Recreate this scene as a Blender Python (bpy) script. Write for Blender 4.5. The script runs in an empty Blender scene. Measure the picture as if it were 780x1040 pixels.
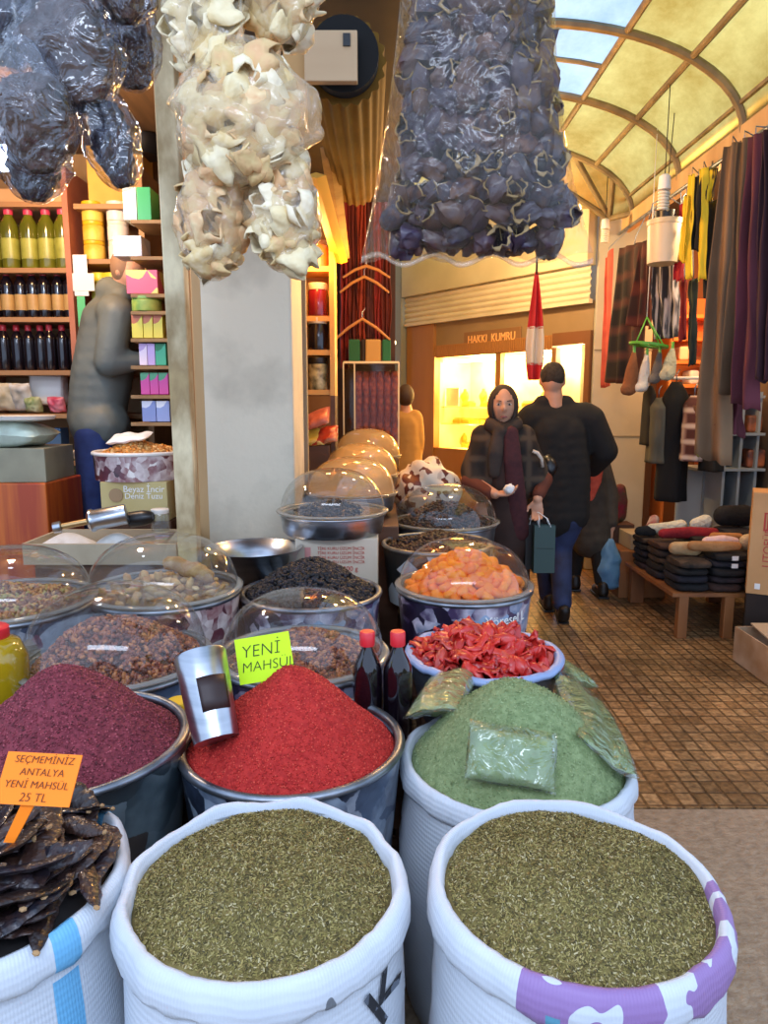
import bpy, bmesh, math, random
import numpy as np
from mathutils import Vector, Matrix, Euler, noise
random.seed(7)
rng = np.random.default_rng(7)
COL = bpy.context.scene.collection
PI = math.pi
FOC, CAM_H, PITCH = 720.0, 1.5, math.radians(8.84)
SP, CP = math.sin(PITCH), math.cos(PITCH)
V = Vector


def ray(px, py):
    u, v = (px - 390) / FOC, (py - 520) / FOC
    return V((u, CP - v * SP, -SP - v * CP))


def P(px, py, y):            # the point at forward distance y seen at a pixel
    d = ray(px, py)
    return V((0, 0, CAM_H)) + d * (y / d.y)


def D(px, py, t):            # the point at optical depth t
    return V((0, 0, CAM_H)) + ray(px, py) * t


def lerp(a, b, t):
    return a + (b - a) * t


def srgb(c):
    if isinstance(c, str):
        c = tuple(int(c[i:i + 2], 16) for i in (0, 2, 4))
    return tuple((x / 255 / 12.92) if x / 255 <= .04045 else ((x / 255 + .055) / 1.055) ** 2.4 for x in c) + (1.0,)


# ------------------------------------------------------------------ materials
def newmat(name):
    m = bpy.data.materials.new(name)
    m.use_nodes = True
    nt = m.node_tree
    return m, nt, nt.nodes['Principled BSDF']


def nd(nt, typ, **kw):
    n = nt.nodes.new(typ)
    for k, v in kw.items():
        setattr(n, k, v)
    return n


def ramp(nt, stops, interp='LINEAR'):
    r = nd(nt, 'ShaderNodeValToRGB')
    cr = r.color_ramp
    cr.interpolation = interp
    while len(cr.elements) > 1:
        cr.elements.remove(cr.elements[-1])
    for i, (p, c) in enumerate(stops):
        e = cr.elements[0] if i == 0 else cr.elements.new(p)
        e.position = p
        e.color = srgb(c)
    return r


def coords(nt, which='Object', scale=(1, 1, 1)):
    tc = nd(nt, 'ShaderNodeTexCoord')
    mp = nd(nt, 'ShaderNodeMapping')
    mp.inputs['Scale'].default_value = scale
    nt.links.new(tc.outputs[which], mp.inputs['Vector'])
    return mp.outputs[0]


def mat(name, col, rough=.6, metal=0., col2=None, sc=8., det=4., bump=0., bsc=None, coat=0., stretch=(1, 1, 1),
        lo=.35, hi=.65, emit=0., which='Object', col3=None, tex='noise', spec=.5, trans=0.):
    m, nt, b = newmat(name)
    L = nt.links
    b.inputs['Base Color'].default_value = srgb(col)
    b.inputs['Roughness'].default_value = rough
    b.inputs['Metallic'].default_value = metal
    b.inputs['Specular IOR Level'].default_value = spec
    b.inputs['Coat Weight'].default_value = coat
    vec = None
    if col2 or bump:
        vec = coords(nt, which, stretch)
    if col2:
        if tex == 'noise':
            n = nd(nt, 'ShaderNodeTexNoise')
            n.inputs['Scale'].default_value = sc
            n.inputs['Detail'].default_value = det
            out = n.outputs['Fac']
        else:
            n = nd(nt, 'ShaderNodeTexVoronoi')
            n.inputs['Scale'].default_value = sc
            s = nd(nt, 'ShaderNodeSeparateColor')
            L.new(n.outputs['Color'], s.inputs[0])
            out = s.outputs[0]
        L.new(vec, n.inputs['Vector'])
        st = [(lo, col), (hi, col2)] if not col3 else [(lo, col), ((lo + hi) / 2, col3), (hi, col2)]
        r = ramp(nt, st)
        L.new(out, r.inputs[0])
        L.new(r.outputs[0], b.inputs['Base Color'])
    if bump:
        n = nd(nt, 'ShaderNodeTexNoise')
        n.inputs['Scale'].default_value = bsc or sc * 3
        n.inputs['Detail'].default_value = 5
        L.new(vec, n.inputs['Vector'])
        bp = nd(nt, 'ShaderNodeBump')
        bp.inputs['Strength'].default_value = bump
        bp.inputs['Distance'].default_value = .02
        L.new(n.outputs['Fac'], bp.inputs['Height'])
        L.new(bp.outputs[0], b.inputs['Normal'])
    if emit:
        b.inputs['Emission Color'].default_value = srgb(col)
        b.inputs['Emission Strength'].default_value = emit
    if trans:
        t = nd(nt, 'ShaderNodeBsdfTranslucent')
        t.inputs[0].default_value = srgb(col)
        mx = nd(nt, 'ShaderNodeMixShader')
        mx.inputs[0].default_value = trans
        L.new(b.outputs[0], mx.inputs[1])
        L.new(t.outputs[0], mx.inputs[2])
        L.new(mx.outputs[0], nt.nodes['Material Output'].inputs[0])
    return m


def isl(name, cols, rough=.6, bump=0., bsc=60, coat=0., spec=.5):
    """each loose piece of a mesh takes a colour of its own"""
    m, nt, b = newmat(name)
    g = nd(nt, 'ShaderNodeNewGeometry')
    r = ramp(nt, [(i / len(cols), c) for i, c in enumerate(cols)], 'CONSTANT')
    nt.links.new(g.outputs['Random Per Island'], r.inputs[0])
    nt.links.new(r.outputs[0], b.inputs['Base Color'])
    b.inputs['Roughness'].default_value = rough
    b.inputs['Coat Weight'].default_value = coat
    b.inputs['Specular IOR Level'].default_value = spec
    return m


def objrnd(name, cols, rough=.6, coat=0., bump=0., bsc=30):
    """each copy of a thing takes a colour of its own"""
    m, nt, b = newmat(name)
    g = nd(nt, 'ShaderNodeObjectInfo')
    n = nd(nt, 'ShaderNodeTexNoise')
    n.inputs['Scale'].default_value = bsc
    nt.links.new(coords(nt), n.inputs['Vector'])
    a = nd(nt, 'ShaderNodeMath', operation='MULTIPLY_ADD')
    a.inputs[1].default_value = .5
    nt.links.new(n.outputs['Fac'], a.inputs[0])
    s = nd(nt, 'ShaderNodeMath', operation='MULTIPLY_ADD')
    s.inputs[1].default_value = .9
    s.inputs[2].default_value = -.2
    nt.links.new(g.outputs['Random'], s.inputs[0])
    nt.links.new(s.outputs[0], a.inputs[2])
    r = ramp(nt, [(i / (len(cols) - 1), c) for i, c in enumerate(cols)])
    nt.links.new(a.outputs[0], r.inputs[0])
    nt.links.new(r.outputs[0], b.inputs['Base Color'])
    b.inputs['Roughness'].default_value = rough
    b.inputs['Coat Weight'].default_value = coat
    if bump:
        bp = nd(nt, 'ShaderNodeBump')
        bp.inputs['Strength'].default_value = bump
        bp.inputs['Distance'].default_value = .01
        nt.links.new(n.outputs['Fac'], bp.inputs['Height'])
        nt.links.new(bp.outputs[0], b.inputs['Normal'])
    return m


def clear(name, tint=(255, 255, 255), gloss=1.0, rough=.06, haze=0., hazecol=(235, 235, 230), bump=0., bsc=20, base=.04):
    """thin clear plastic or glass: mostly see-through, mirror-like towards its edges"""
    m, nt, b = newmat(name)
    L = nt.links
    nt.nodes.remove(b)
    tr = nd(nt, 'ShaderNodeBsdfTransparent')
    tr.inputs[0].default_value = srgb(tint)
    gl = nd(nt, 'ShaderNodeBsdfGlossy')
    gl.inputs['Roughness'].default_value = rough
    gl.inputs[0].default_value = (.95, .95, .95, 1)
    fr = nd(nt, 'ShaderNodeLayerWeight')
    fr.inputs[0].default_value = .5
    pw = nd(nt, 'ShaderNodeMath', operation='POWER')
    pw.inputs[1].default_value = 3.2
    L.new(fr.outputs['Facing'], pw.inputs[0])
    mu = nd(nt, 'ShaderNodeMath', operation='MULTIPLY_ADD')
    mu.use_clamp = True
    mu.inputs[1].default_value = gloss * .6
    mu.inputs[2].default_value = base
    L.new(pw.outputs[0], mu.inputs[0])
    mx = nd(nt, 'ShaderNodeMixShader')
    L.new(mu.outputs[0], mx.inputs[0])
    first = tr.outputs[0]
    if haze:
        df = nd(nt, 'ShaderNodeBsdfDiffuse')
        df.inputs[0].default_value = srgb(hazecol)
        tl = nd(nt, 'ShaderNodeBsdfTranslucent')
        tl.inputs[0].default_value = srgb(hazecol)
        m2 = nd(nt, 'ShaderNodeMixShader')
        L.new(df.outputs[0], m2.inputs[1])
        L.new(tl.outputs[0], m2.inputs[2])
        m3 = nd(nt, 'ShaderNodeMixShader')
        m3.inputs[0].default_value = haze
        L.new(tr.outputs[0], m3.inputs[1])
        L.new(m2.outputs[0], m3.inputs[2])
        first = m3.outputs[0]
    L.new(first, mx.inputs[1])
    L.new(gl.outputs[0], mx.inputs[2])
    L.new(mx.outputs[0], nt.nodes['Material Output'].inputs[0])
    if bump:
        n = nd(nt, 'ShaderNodeTexNoise')
        n.inputs['Scale'].default_value = bsc
        n.inputs['Detail'].default_value = 3
        n.inputs['Distortion'].default_value = 1.5
        L.new(coords(nt), n.inputs['Vector'])
        bp = nd(nt, 'ShaderNodeBump')
        bp.inputs['Strength'].default_value = bump
        bp.inputs['Distance'].default_value = .03
        L.new(n.outputs['Fac'], bp.inputs['Height'])
        for s in (gl, fr):
            L.new(bp.outputs[0], s.inputs['Normal'])
    return m


# ------------------------------------------------------------------ meshes
class MB:
    def __init__(s):
        s.v, s.f, s.m = [], [], []

    def add(s, v, f, mi=0):
        b = len(s.v)
        s.v += [tuple(x) for x in v]
        s.f += [tuple(b + i for i in q) for q in f]
        s.m += [mi] * len(f)
        return s

    def box(s, c, d, R=None, mi=0):
        c = V(c)
        vs = []
        for i in range(8):
            p = V(((1 if i & 1 else -1) * d[0] / 2, (1 if i & 2 else -1) * d[1] / 2, (1 if i & 4 else -1) * d[2] / 2))
            vs.append(c + (R @ p if R else p))
        return s.add(vs, [(0, 2, 3, 1), (4, 5, 7, 6), (0, 1, 5, 4), (2, 6, 7, 3), (0, 4, 6, 2), (1, 3, 7, 5)], mi)

    def lathe(s, prof, n=40, c=(0, 0, 0), mi=0, R=None, fn=None, close=False):
        c = V(c)
        vs, fs = [], []
        for k, (r, z) in enumerate(prof):
            for i in range(n):
                a = 2 * PI * i / n
                p = V((r * math.cos(a), r * math.sin(a), z))
                if fn:
                    p = fn(p, a, k)
                vs.append(c + (R @ p if R else p))
        m = len(prof)
        for k in range(m - 1 + (1 if close else 0)):
            for i in range(n):
                j = (i + 1) % n
                k2 = (k + 1) % m
                fs.append((k * n + i, k * n + j, k2 * n + j, k2 * n + i))
        if not close:
            if prof[0][0] > 1e-5:
                fs.append(tuple(reversed(range(n))))
            if prof[-1][0] > 1e-5:
                fs.append(tuple((m - 1) * n + i for i in range(n)))
        return s.add(vs, fs, mi)

    def tube(s, pts, rad, n=10, mi=0, flat=None, cap=True):
        pts = [V(p) for p in pts]
        if not isinstance(rad, (list, tuple)):
            rad = [rad] * len(pts)
        vs, fs = [], []
        up = None
        for k, p in enumerate(pts):
            t = (pts[min(k + 1, len(pts) - 1)] - pts[max(k - 1, 0)]).normalized()
            if up is None:
                up = V((0, 0, 1)) if abs(t.z) < .9 else V((0, 1, 0))
            x = t.cross(up).normalized()
            up = x.cross(t).normalized()
            for i in range(n):
                a = 2 * PI * i / n
                vs.append(p + (x * math.cos(a) + up * math.sin(a) * (flat or 1)) * rad[k])
        m = len(pts)
        for k in range(m - 1):
            for i in range(n):
                j = (i + 1) % n
                fs.append((k * n + i, k * n + j, (k + 1) * n + j, (k + 1) * n + i))
        if cap:
            fs.append(tuple(reversed(range(n))))
            fs.append(tuple((m - 1) * n + i for i in range(n)))
        return s.add(vs, fs, mi)

    def sheet(s, nu, nv, fn, mi=0, wrap=False):
        vs = [fn(i / (nu if wrap else nu - 1), j / (nv - 1)) for j in range(nv) for i in range(nu)]
        fs = []
        for j in range(nv - 1):
            for i in range(nu if wrap else nu - 1):
                i2 = (i + 1) % nu
                fs.append((j * nu + i, j * nu + i2, (j + 1) * nu + i2, (j + 1) * nu + i))
        return s.add(vs, fs, mi)

    def blob(s, c, rad, sub=2, amp=0., fq=4., seed=0., R=None, mi=0):
        v, f = ICO[sub]
        c = V(c)
        r = V(rad) if not isinstance(rad, (int, float)) else V((rad,) * 3)
        out = []
        for q in v:
            q = V(q)
            k = 1 + amp * noise.noise(q * fq + V((seed, seed * 1.7, -seed))) if amp else 1
            p = V((q.x * r.x, q.y * r.y, q.z * r.z)) * k
            out.append(c + (R @ p if R else p))
        return s.add(out, f, mi)

    def build(s, name, mats=None, parent=None, smooth=40, bevel=0, solid=0, org=None, sub=0, recalc=False):
        v = np.array(s.v, dtype=float).reshape(-1, 3)
        if parent is not None:
            off = ORG[parent.name]
        elif org is not None:
            off = np.array(org, dtype=float)
        else:
            lo, hi = v.min(0), v.max(0)
            off = np.array(((lo[0] + hi[0]) / 2, (lo[1] + hi[1]) / 2, lo[2]))
        me = bpy.data.meshes.new(name)
        me.from_pydata([tuple(x) for x in (v - off)], [], s.f)
        if not isinstance(mats, (list, tuple)):
            mats = [mats]
        for m in mats:
            me.materials.append(m)
        if len(mats) > 1:
            me.polygons.foreach_set('material_index', s.m)
        if recalc:
            bm = bmesh.new()
            bm.from_mesh(me)
            bmesh.ops.recalc_face_normals(bm, faces=bm.faces)
            bm.to_mesh(me)
            bm.free()
        me.update()
        if smooth:
            me.shade_smooth()
            if smooth < 180:
                me.set_sharp_from_angle(angle=math.radians(smooth))
        return link(name, me, parent, off, bevel, solid, sub)


ORG = {}


def link(name, me, parent=None, off=(0, 0, 0), bevel=0, solid=0, sub=0):
    o = bpy.data.objects.new(name, me)
    COL.objects.link(o)
    ORG[o.name] = np.array(off, dtype=float)
    if parent is not None:
        o.parent = parent
    else:
        o.location = V(off)
    if solid:
        md = o.modifiers.new('solid', 'SOLIDIFY')
        md.thickness = solid
        md.offset = 0
    if bevel:
        md = o.modifiers.new('bevel', 'BEVEL')
        md.width = bevel
        md.segments = 2
        md.limit_method = 'ANGLE'
        md.angle_limit = math.radians(50)
    if sub:
        md = o.modifiers.new('sub', 'SUBSURF')
        md.levels = md.render_levels = sub
    return o


ICO = {}
for _k in (1, 2, 3, 4):
    _b = bmesh.new()
    bmesh.ops.create_icosphere(_b, subdivisions=_k, radius=1)
    ICO[_k] = ([tuple(v.co) for v in _b.verts], [tuple(v.index for v in f.verts) for f in _b.faces])
    _b.free()


def tag(o, label, cat, group=None, kind=None):
    o['label'] = label
    o['category'] = cat
    if group:
        o['group'] = group
    if kind:
        o['kind'] = kind
    return o


def struct(o):
    o['kind'] = 'structure'
    return o


def thing(name, label, cat, loc, group=None):
    o = bpy.data.objects.new(name, None)
    COL.objects.link(o)
    o.empty_display_size = .05
    o.location = V(loc)
    ORG[o.name] = np.array(V(loc), dtype=float)
    return tag(o, label, cat, group)


def kids(o):
    return KIDS.get(o.name) or [c for c in o.children]


KIDS = {}


def dup(root, loc, rot=None, scale=None, label=None, group=None):
    def cp(o, par):
        c = o.copy()
        COL.objects.link(c)
        if par is not None:
            c.parent = par
        for ch in list(o.children):
            cp(ch, c)
        return c
    r = cp(root, None)
    r.location = V(loc)
    if rot is not None:
        r.rotation_euler = rot if not isinstance(rot, (int, float)) else (0, 0, rot)
    if scale is not None:
        r.scale = scale if not isinstance(scale, (int, float)) else (scale,) * 3
    if label:
        r['label'] = label
    if group:
        r['group'] = group
    ORG[r.name] = np.array(V(loc), dtype=float)
    return r


def rrot():
    return Euler((random.uniform(0, 6.28), random.uniform(0, 6.28), random.uniform(0, 6.28)))


def scatter(pts, nrm, proto, smin, smax, squash=(1, 1, 1), tilt=3.2):
    """many little pieces in one mesh; returns verts, faces"""
    pv, pf = proto
    pv = np.array(pv) * np.array(squash)
    vs, fs = [], []
    n = len(pv)
    for k, p in enumerate(pts):
        if nrm is None:
            R = np.array(rrot().to_matrix())
        else:
            z = V(nrm[k]).normalized()
            q = z.to_track_quat('Z', 'Y').to_matrix() @ Euler((random.uniform(-tilt, tilt), random.uniform(-tilt, tilt), random.uniform(0, 6.28))).to_matrix()
            R = np.array(q)
        s = random.uniform(smin, smax)
        vs.append(pv @ R.T * s + np.array(p))
        fs += [tuple(k * n + i for i in q) for q in pf]
    return [tuple(x) for x in np.concatenate(vs)], fs


FLAKE = ([(-.5, -.2, 0), (.5, -.2, 0), (.5, .2, .12), (-.5, .2, .12)], [(0, 1, 2, 3)])
BEAN = ([(x * 1.0, y * (.72 + .2 * math.sin(5 * x + 3 * z)), z * .62) for x, y, z in ICO[2][0]], ICO[2][1])
NUG = ([(x, y * .8, z * .7) for x, y, z in ICO[1][0]], ICO[1][1])


def remeshed(name, m, mats, parent=None, vox=.01, smooth=4, org=None):
    """fuse the overlapping pieces of m into one continuous surface"""
    t = m.build('tmp', None, None, smooth=0, org=(0, 0, 0))
    md = t.modifiers.new('r', 'REMESH')
    md.mode = 'VOXEL'
    md.voxel_size = vox
    if smooth:
        sm = t.modifiers.new('s', 'SMOOTH')
        sm.iterations = smooth
        sm.factor = .5
    dg = bpy.context.evaluated_depsgraph_get()
    me = bpy.data.meshes.new_from_object(t.evaluated_get(dg))
    me.name = name
    bpy.data.objects.remove(t)
    v = np.empty(len(me.vertices) * 3)
    me.vertices.foreach_get('co', v)
    v = v.reshape(-1, 3)
    off = ORG[parent.name] if parent is not None else (np.array(org) if org is not None else np.array(((v[:, 0].min() + v[:, 0].max()) / 2, (v[:, 1].min() + v[:, 1].max()) / 2, v[:, 2].min())))
    me.vertices.foreach_set('co', (v - off).ravel())
    me.materials.clear()
    me.materials.append(mats)
    me.update()
    me.shade_smooth()
    return link(name, me, parent, off)


def caps(m, pts, rads, flat=1.0, n=14):
    """a limb: rounded ends, tapering along its points; flat squashes it front to back (world y)"""
    pts = [V(p) for p in pts]
    for p, r in zip(pts, rads):
        m.blob(p, (r, r * flat, r), 2)
    for a, b, ra, rb in zip(pts, pts[1:], rads, rads[1:]):
        d = b - a
        k = max(2, int(d.length / (min(ra, rb) * .5)) + 1)
        for i in range(1, k):
            t = i / k
            r = lerp(ra, rb, t)
            m.blob(a + d * t, (r, r * flat, r), 2)
    return m


def text(body, size, mat_, parent, M, name='lettering', depth=.0006, align='CENTER', warp=None, sx=1.0, thin=0., shear=0.):
    cu = bpy.data.curves.new(name, 'FONT')
    cu.body = body
    cu.size = size
    cu.extrude = depth
    cu.offset = -thin
    cu.shear = shear
    cu.align_x = align
    cu.align_y = 'CENTER'
    cu.space_line = .95
    t = bpy.data.objects.new(name, cu)
    COL.objects.link(t)
    dg = bpy.context.evaluated_depsgraph_get()
    me = bpy.data.meshes.new_from_object(t.evaluated_get(dg))
    bpy.data.objects.remove(t)
    off = V(ORG[parent.name])
    for v in me.vertices:
        co = V((v.co.x * sx, v.co.y, v.co.z))
        v.co = (warp(co) if warp else M @ co) - off
    me.materials.clear()
    me.materials.append(mat_)
    me.update()
    return link(name, me, parent, off)


def frame(o, x, z):
    """matrix whose local x runs along x, local y along z (the up of the writing), local z towards the reader"""
    x = V(x).normalized()
    n = x.cross(V(z)).normalized()
    z = n.cross(x)
    return Matrix(((x.x, z.x, n.x, o[0]), (x.y, z.y, n.y, o[1]), (x.z, z.z, n.z, o[2]), (0, 0, 0, 1)))
# ------------------------------------------------------------------ shared materials
WOOD = mat('wood_weathered', '8a6a45', .7, col2='a98a5c', sc=6, stretch=(1, 1, .12), bump=.25, bsc=18)
WOODL = mat('wood_pale', 'b58f5f', .65, col2='c9a877', sc=5, stretch=(1, 1, .1), bump=.2)
WOODD = mat('wood_dark', '4a3020', .6, col2='6a4630', sc=5, stretch=(.2, 1, 1), bump=.2)
SHELFW = mat('shelf_board_wood', '9a7048', .6, col2='b4875a', sc=5, stretch=(.15, 1, 1))
DARK = mat('dark_timber', '1d130d', .8, col2='2d1e14', sc=4)
BLACK = mat('black_plastic', '111114', .35)
STEEL = mat('steel', 'c2c6cc', .28, 1., col2='a4aab2', sc=5, stretch=(1, 1, 8))
GALV = mat('rim_metal', '9aa0a8', .38, .9, col2='6d737c', sc=14)
WHITEP = mat('white_plastic', 'e6e2da', .4)
CARTON = mat('carton', 'b98f62', .8, col2='c69c6f', sc=6)
CLEAR = clear('clear_acrylic', (250, 248, 242), .25, .05, .0, base=.012)
FILM = clear('bag_film', (246, 247, 248), .8, .12, .05, bump=.5, bsc=14)
INK = mat('black_ink', '16140f', .7)
REDINK = mat('red_ink', 'b8443c', .8)
WHITEINK = mat('white_ink', 'e9e9e4', .7)
TAGW = mat('white_card', 'ebebe6', .6)


def dome_prof(r, h, n=14, k=1.0):
    return [(r * math.sin(PI / 2 * (1 - i / n)) ** k if i < n else 0, h * math.sin(PI / 2 * i / n)) for i in range(n + 1)]


# ------------------------------------------------------------------ floor
def tile_mat():
    m, nt, b = newmat('ribbed_floor_tile')
    L = nt.links
    vec = coords(nt, 'Object')
    br = nd(nt, 'ShaderNodeTexBrick')
    br.offset = 0
    br.inputs['Scale'].default_value = 1
    br.inputs['Brick Width'].default_value = .066
    br.inputs['Row Height'].default_value = .085
    br.inputs['Mortar Size'].default_value = .007
    br.inputs['Mortar Smooth'].default_value = .4
    br.inputs['Color1'].default_value = srgb('c4a47c')
    br.inputs['Color2'].default_value = srgb('9a7c58')
    br.inputs['Mortar'].default_value = srgb('6e563a')
    L.new(vec, br.inputs['Vector'])
    n = nd(nt, 'ShaderNodeTexNoise')
    n.inputs['Scale'].default_value = 38
    n.inputs['Detail'].default_value = 6
    L.new(vec, n.inputs['Vector'])
    n2 = nd(nt, 'ShaderNodeTexNoise')
    n2.inputs['Scale'].default_value = 2.2
    L.new(vec, n2.inputs['Vector'])
    r1 = ramp(nt, [(.32, '5c4632'), (.48, 'c0aa88'), (.66, 'fff2dc')])
    L.new(n.outputs['Fac'], r1.inputs[0])
    mx = nd(nt, 'ShaderNodeMixRGB', blend_type='MULTIPLY')
    mx.inputs[0].default_value = .75
    L.new(br.outputs['Color'], mx.inputs[1])
    L.new(r1.outputs[0], mx.inputs[2])
    r2 = ramp(nt, [(.35, '9a9a9a'), (.65, 'ffffff')])
    L.new(n2.outputs['Fac'], r2.inputs[0])
    m2 = nd(nt, 'ShaderNodeMixRGB', blend_type='MULTIPLY')
    m2.inputs[0].default_value = .7
    L.new(mx.outputs[0], m2.inputs[1])
    L.new(r2.outputs[0], m2.inputs[2])
    L.new(m2.outputs[0], b.inputs['Base Color'])
    b.inputs['Roughness'].default_value = .42
    bp = nd(nt, 'ShaderNodeBump')
    bp.inputs['Strength'].default_value = .5
    bp.inputs['Distance'].default_value = .01
    a = nd(nt, 'ShaderNodeMath', operation='SUBTRACT')
    L.new(n.outputs['Fac'], a.inputs[0])
    L.new(br.outputs['Fac'], a.inputs[1])
    L.new(a.outputs[0], bp.inputs['Height'])
    L.new(bp.outputs[0], b.inputs['Normal'])
    return m


struct(MB().box((0, 7.2, -.05), (9, 9.5, .1)).build('floor', tile_mat(), smooth=0, org=(0, 0, 0)))
struct(MB().box((0, -.78, -.05), (9, 6.44, .1)).build('floor_concrete', mat('worn_concrete', '84705a', .6, col2='a48e74', sc=30, det=8, bump=.5, bsc=60, lo=.3, hi=.7), smooth=0, org=(0, 0, 0)))

# ------------------------------------------------------------------ vaulted roof
RC, RH, EZ, RZ = .81, 1.16, 2.98, .55


def arc(a):
    return RC + RH * math.cos(a), EZ + RZ * math.sin(a)


def panel_mat(name, c, c2, mixd, clearness=0.):
    m, nt, b = newmat(name)
    L = nt.links
    nt.nodes.remove(b)
    n = nd(nt, 'ShaderNodeTexNoise')
    n.inputs['Scale'].default_value = 2.2
    n.inputs['Detail'].default_value = 8
    n.inputs['Roughness'].default_value = .7
    L.new(coords(nt, 'Object', (1, .6, 1)), n.inputs['Vector'])
    r = ramp(nt, [(.3, c2), (.62, c)])
    L.new(n.outputs['Fac'], r.inputs[0])
    t = nd(nt, 'ShaderNodeBsdfTranslucent')
    d = nd(nt, 'ShaderNodeBsdfDiffuse')
    tr = nd(nt, 'ShaderNodeBsdfTransparent')
    for x in (t, d, tr):
        L.new(r.outputs[0], x.inputs[0])
    mx = nd(nt, 'ShaderNodeMixShader')
    mx.inputs[0].default_value = mixd
    L.new(t.outputs[0], mx.inputs[1])
    L.new(d.outputs[0], mx.inputs[2])
    m2 = nd(nt, 'ShaderNodeMixShader')
    m2.inputs[0].default_value = clearness
    L.new(mx.outputs[0], m2.inputs[1])
    L.new(tr.outputs[0], m2.inputs[2])
    L.new(m2.outputs[0], nt.nodes['Material Output'].inputs[0])
    return m


YEL = panel_mat('yellowed_roof_sheet', 'fbd878', 'c89a40', .06, .02)
SKYG = panel_mat('clear_roof_glazing', 'e4eef2', 'b4c6cc', .1, .35)
A1 = math.acos((1.3 - RC) / RH)
HUB = P(619, 222, 6.15)
ribs_y = [.7, 1.56, 2.42, 3.29, 4.15, 5.0, 5.9]
roof = struct(MB().sheet(9, 28, lambda u, v: (*[arc(lerp(0, A1, u))[0]], lerp(.7, 5.9, v), arc(lerp(0, A1, u))[1])).build('ceiling_vault', YEL, org=(0, 0, 0)))
m = MB().sheet(24, 2, lambda u, v: (arc(lerp(A1, PI, u))[0], lerp(.7, 5.0, v), arc(lerp(A1, PI, u))[1]))
m.build('glazing', SKYG, roof)
m = MB().sheet(24, 2, lambda u, v: (arc(lerp(A1, PI, u))[0], lerp(5.0, 5.9, v), arc(lerp(A1, PI, u))[1]))
m.sheet(14, 2, lambda u, v: (arc(lerp(PI / 2, PI, u))[0], lerp(5.9, 8.4, v), arc(lerp(PI / 2, PI, u))[1]))
m.build('roof_sheet', YEL, roof)
m = MB()
N = 14
for i in range(N):
    a0, a1 = PI / 2 * i / N, PI / 2 * (i + 1) / N
    p0, p1 = arc(a0), arc(a1)
    m.add([(p0[0], 5.9, p0[1]), (p1[0], 5.9, p1[1]), HUB + V((0, 0, .02))], [(0, 1, 2)])
m.add([(RC, 5.9, EZ + RZ), (RC, 8.4, EZ + RZ), HUB + V((0, 0, .02))], [(0, 1, 2)])
m.build('end_sheet', YEL, roof)
RIB = mat('roof_rib_paint', '6a5c42', .6, col2='8c7c58', sc=7)
for y in ribs_y:
    MB().tube([(arc(PI * k / 26)[0], y, arc(PI * k / 26)[1] - .025) for k in range(27)], .026, 8).build('rib', RIB, roof)
for a in (math.acos((1.66 - RC) / RH), A1, PI / 2 + .35, PI - .75):
    x, z = arc(a)
    MB().tube([(x, .7, z - .02), (x, 3.3, z - .02), (x, 5.9, z - .02)], .02, 8).build('purlin', RIB, roof)
for yy in (1.1, 2.0, 2.85, 3.7, 4.55):
    MB().tube([(arc(lerp(A1, PI / 2 + .35, k / 6))[0], yy, arc(lerp(A1, PI / 2 + .35, k / 6))[1] - .02) for k in range(7)], .014, 6).build('glazing_bar', RIB, roof)
for a in (0.03, .55, .95, PI / 2):
    x, z = arc(a)
    MB().tube([(x, 5.9, z - .02), HUB], .024, 8).build('hip_rib', RIB, roof)
struct(MB().box((1.98, 3.35, 2.93), (.07, 5.5, .12)).build('trim_1', WOODL, smooth=0, bevel=.005))
struct(MB().box((1.93, 3.35, 3.1), (.02, 5.3, .02)).build('trim_2', RIB, smooth=0))
struct(MB().box((-.245, 4.1, 3.03), (.73, 3.6, .10)).build('trim_3', DARK, smooth=0))

# ------------------------------------------------------------------ spice shop shell (far side of the counter)
PLASTER = mat('old_plaster', 'b4aea0', .8, col2='8f897c', sc=3, det=8, bump=.3, bsc=12, lo=.45, hi=.75)
pil = MB().box((-.645, 3.62, 1.55), (.43, .44, 3.1))
struct(pil.build('wall_pillar', mat('chipped_pillar_paint', 'dccfb6', .7, col2='988c78', sc=2.2, det=10, bump=.35, bsc=9, lo=.5, hi=.8), smooth=0, bevel=.012))
m = MB().box(((P(183, 400, 3.45).x + P(199, 400, 3.45).x) / 2, 3.48, 1.5), (.085, .1, 3.0))
struct(m.build('trim_4', mat('jamb_wood', '9a6c3c', .65, col2='b4864e', sc=4, stretch=(1, 1, .1)), smooth=0, bevel=.006))
m = MB().box((P(204, 400, 3.42).x, 3.46, 1.5), (.05, .12, 3.0))
struct(m.build('trim_5', WOODL, smooth=0, bevel=.006))
m = MB().box((P(304, 400, 3.8).x, 3.86, 1.5), (.075, .05, 3.0))
struct(m.build('trim_6', mat('jamb_pale_wood', '8e7a60', .7, col2='a08a6c', sc=4, stretch=(1, 1, .1)), smooth=0, bevel=.006))
DKWALL = mat('stained_boarding', '3a2a1d', .7, col2='523a26', sc=4, stretch=(3, 1, .3))
struct(MB().box((-2.1, 4.86, 1.55), (2.4, .08, 3.1)).build('wall_back', mat('shop_back_boarding', '8d6f4a', .7, col2='a3835a', sc=4), smooth=0))
struct(MB().box((-3.3, 3.6, 1.55), (.08, 2.6, 3.1)).build('wall_left', DKWALL, smooth=0))
struct(MB().box((-.92, 4.6, 1.55), (.06, 1.6, 3.1)).build('wall_partition', DKWALL, smooth=0))
struct(MB().box((-.62, 5.3, 1.55), (.54, .06, 3.1)).build('wall_alcove', mat('alcove_boarding', '6b4a2a', .7, col2='7d5a34', sc=4), smooth=0))
struct(MB().box((-1.88, 3.85, 3.1), (2.85, 3.3, .08)).build('ceiling_shop', mat('ceiling_boarding', '4a3623', .7, col2='63482e', sc=3, stretch=(4, .4, 1)), smooth=0))
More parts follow.
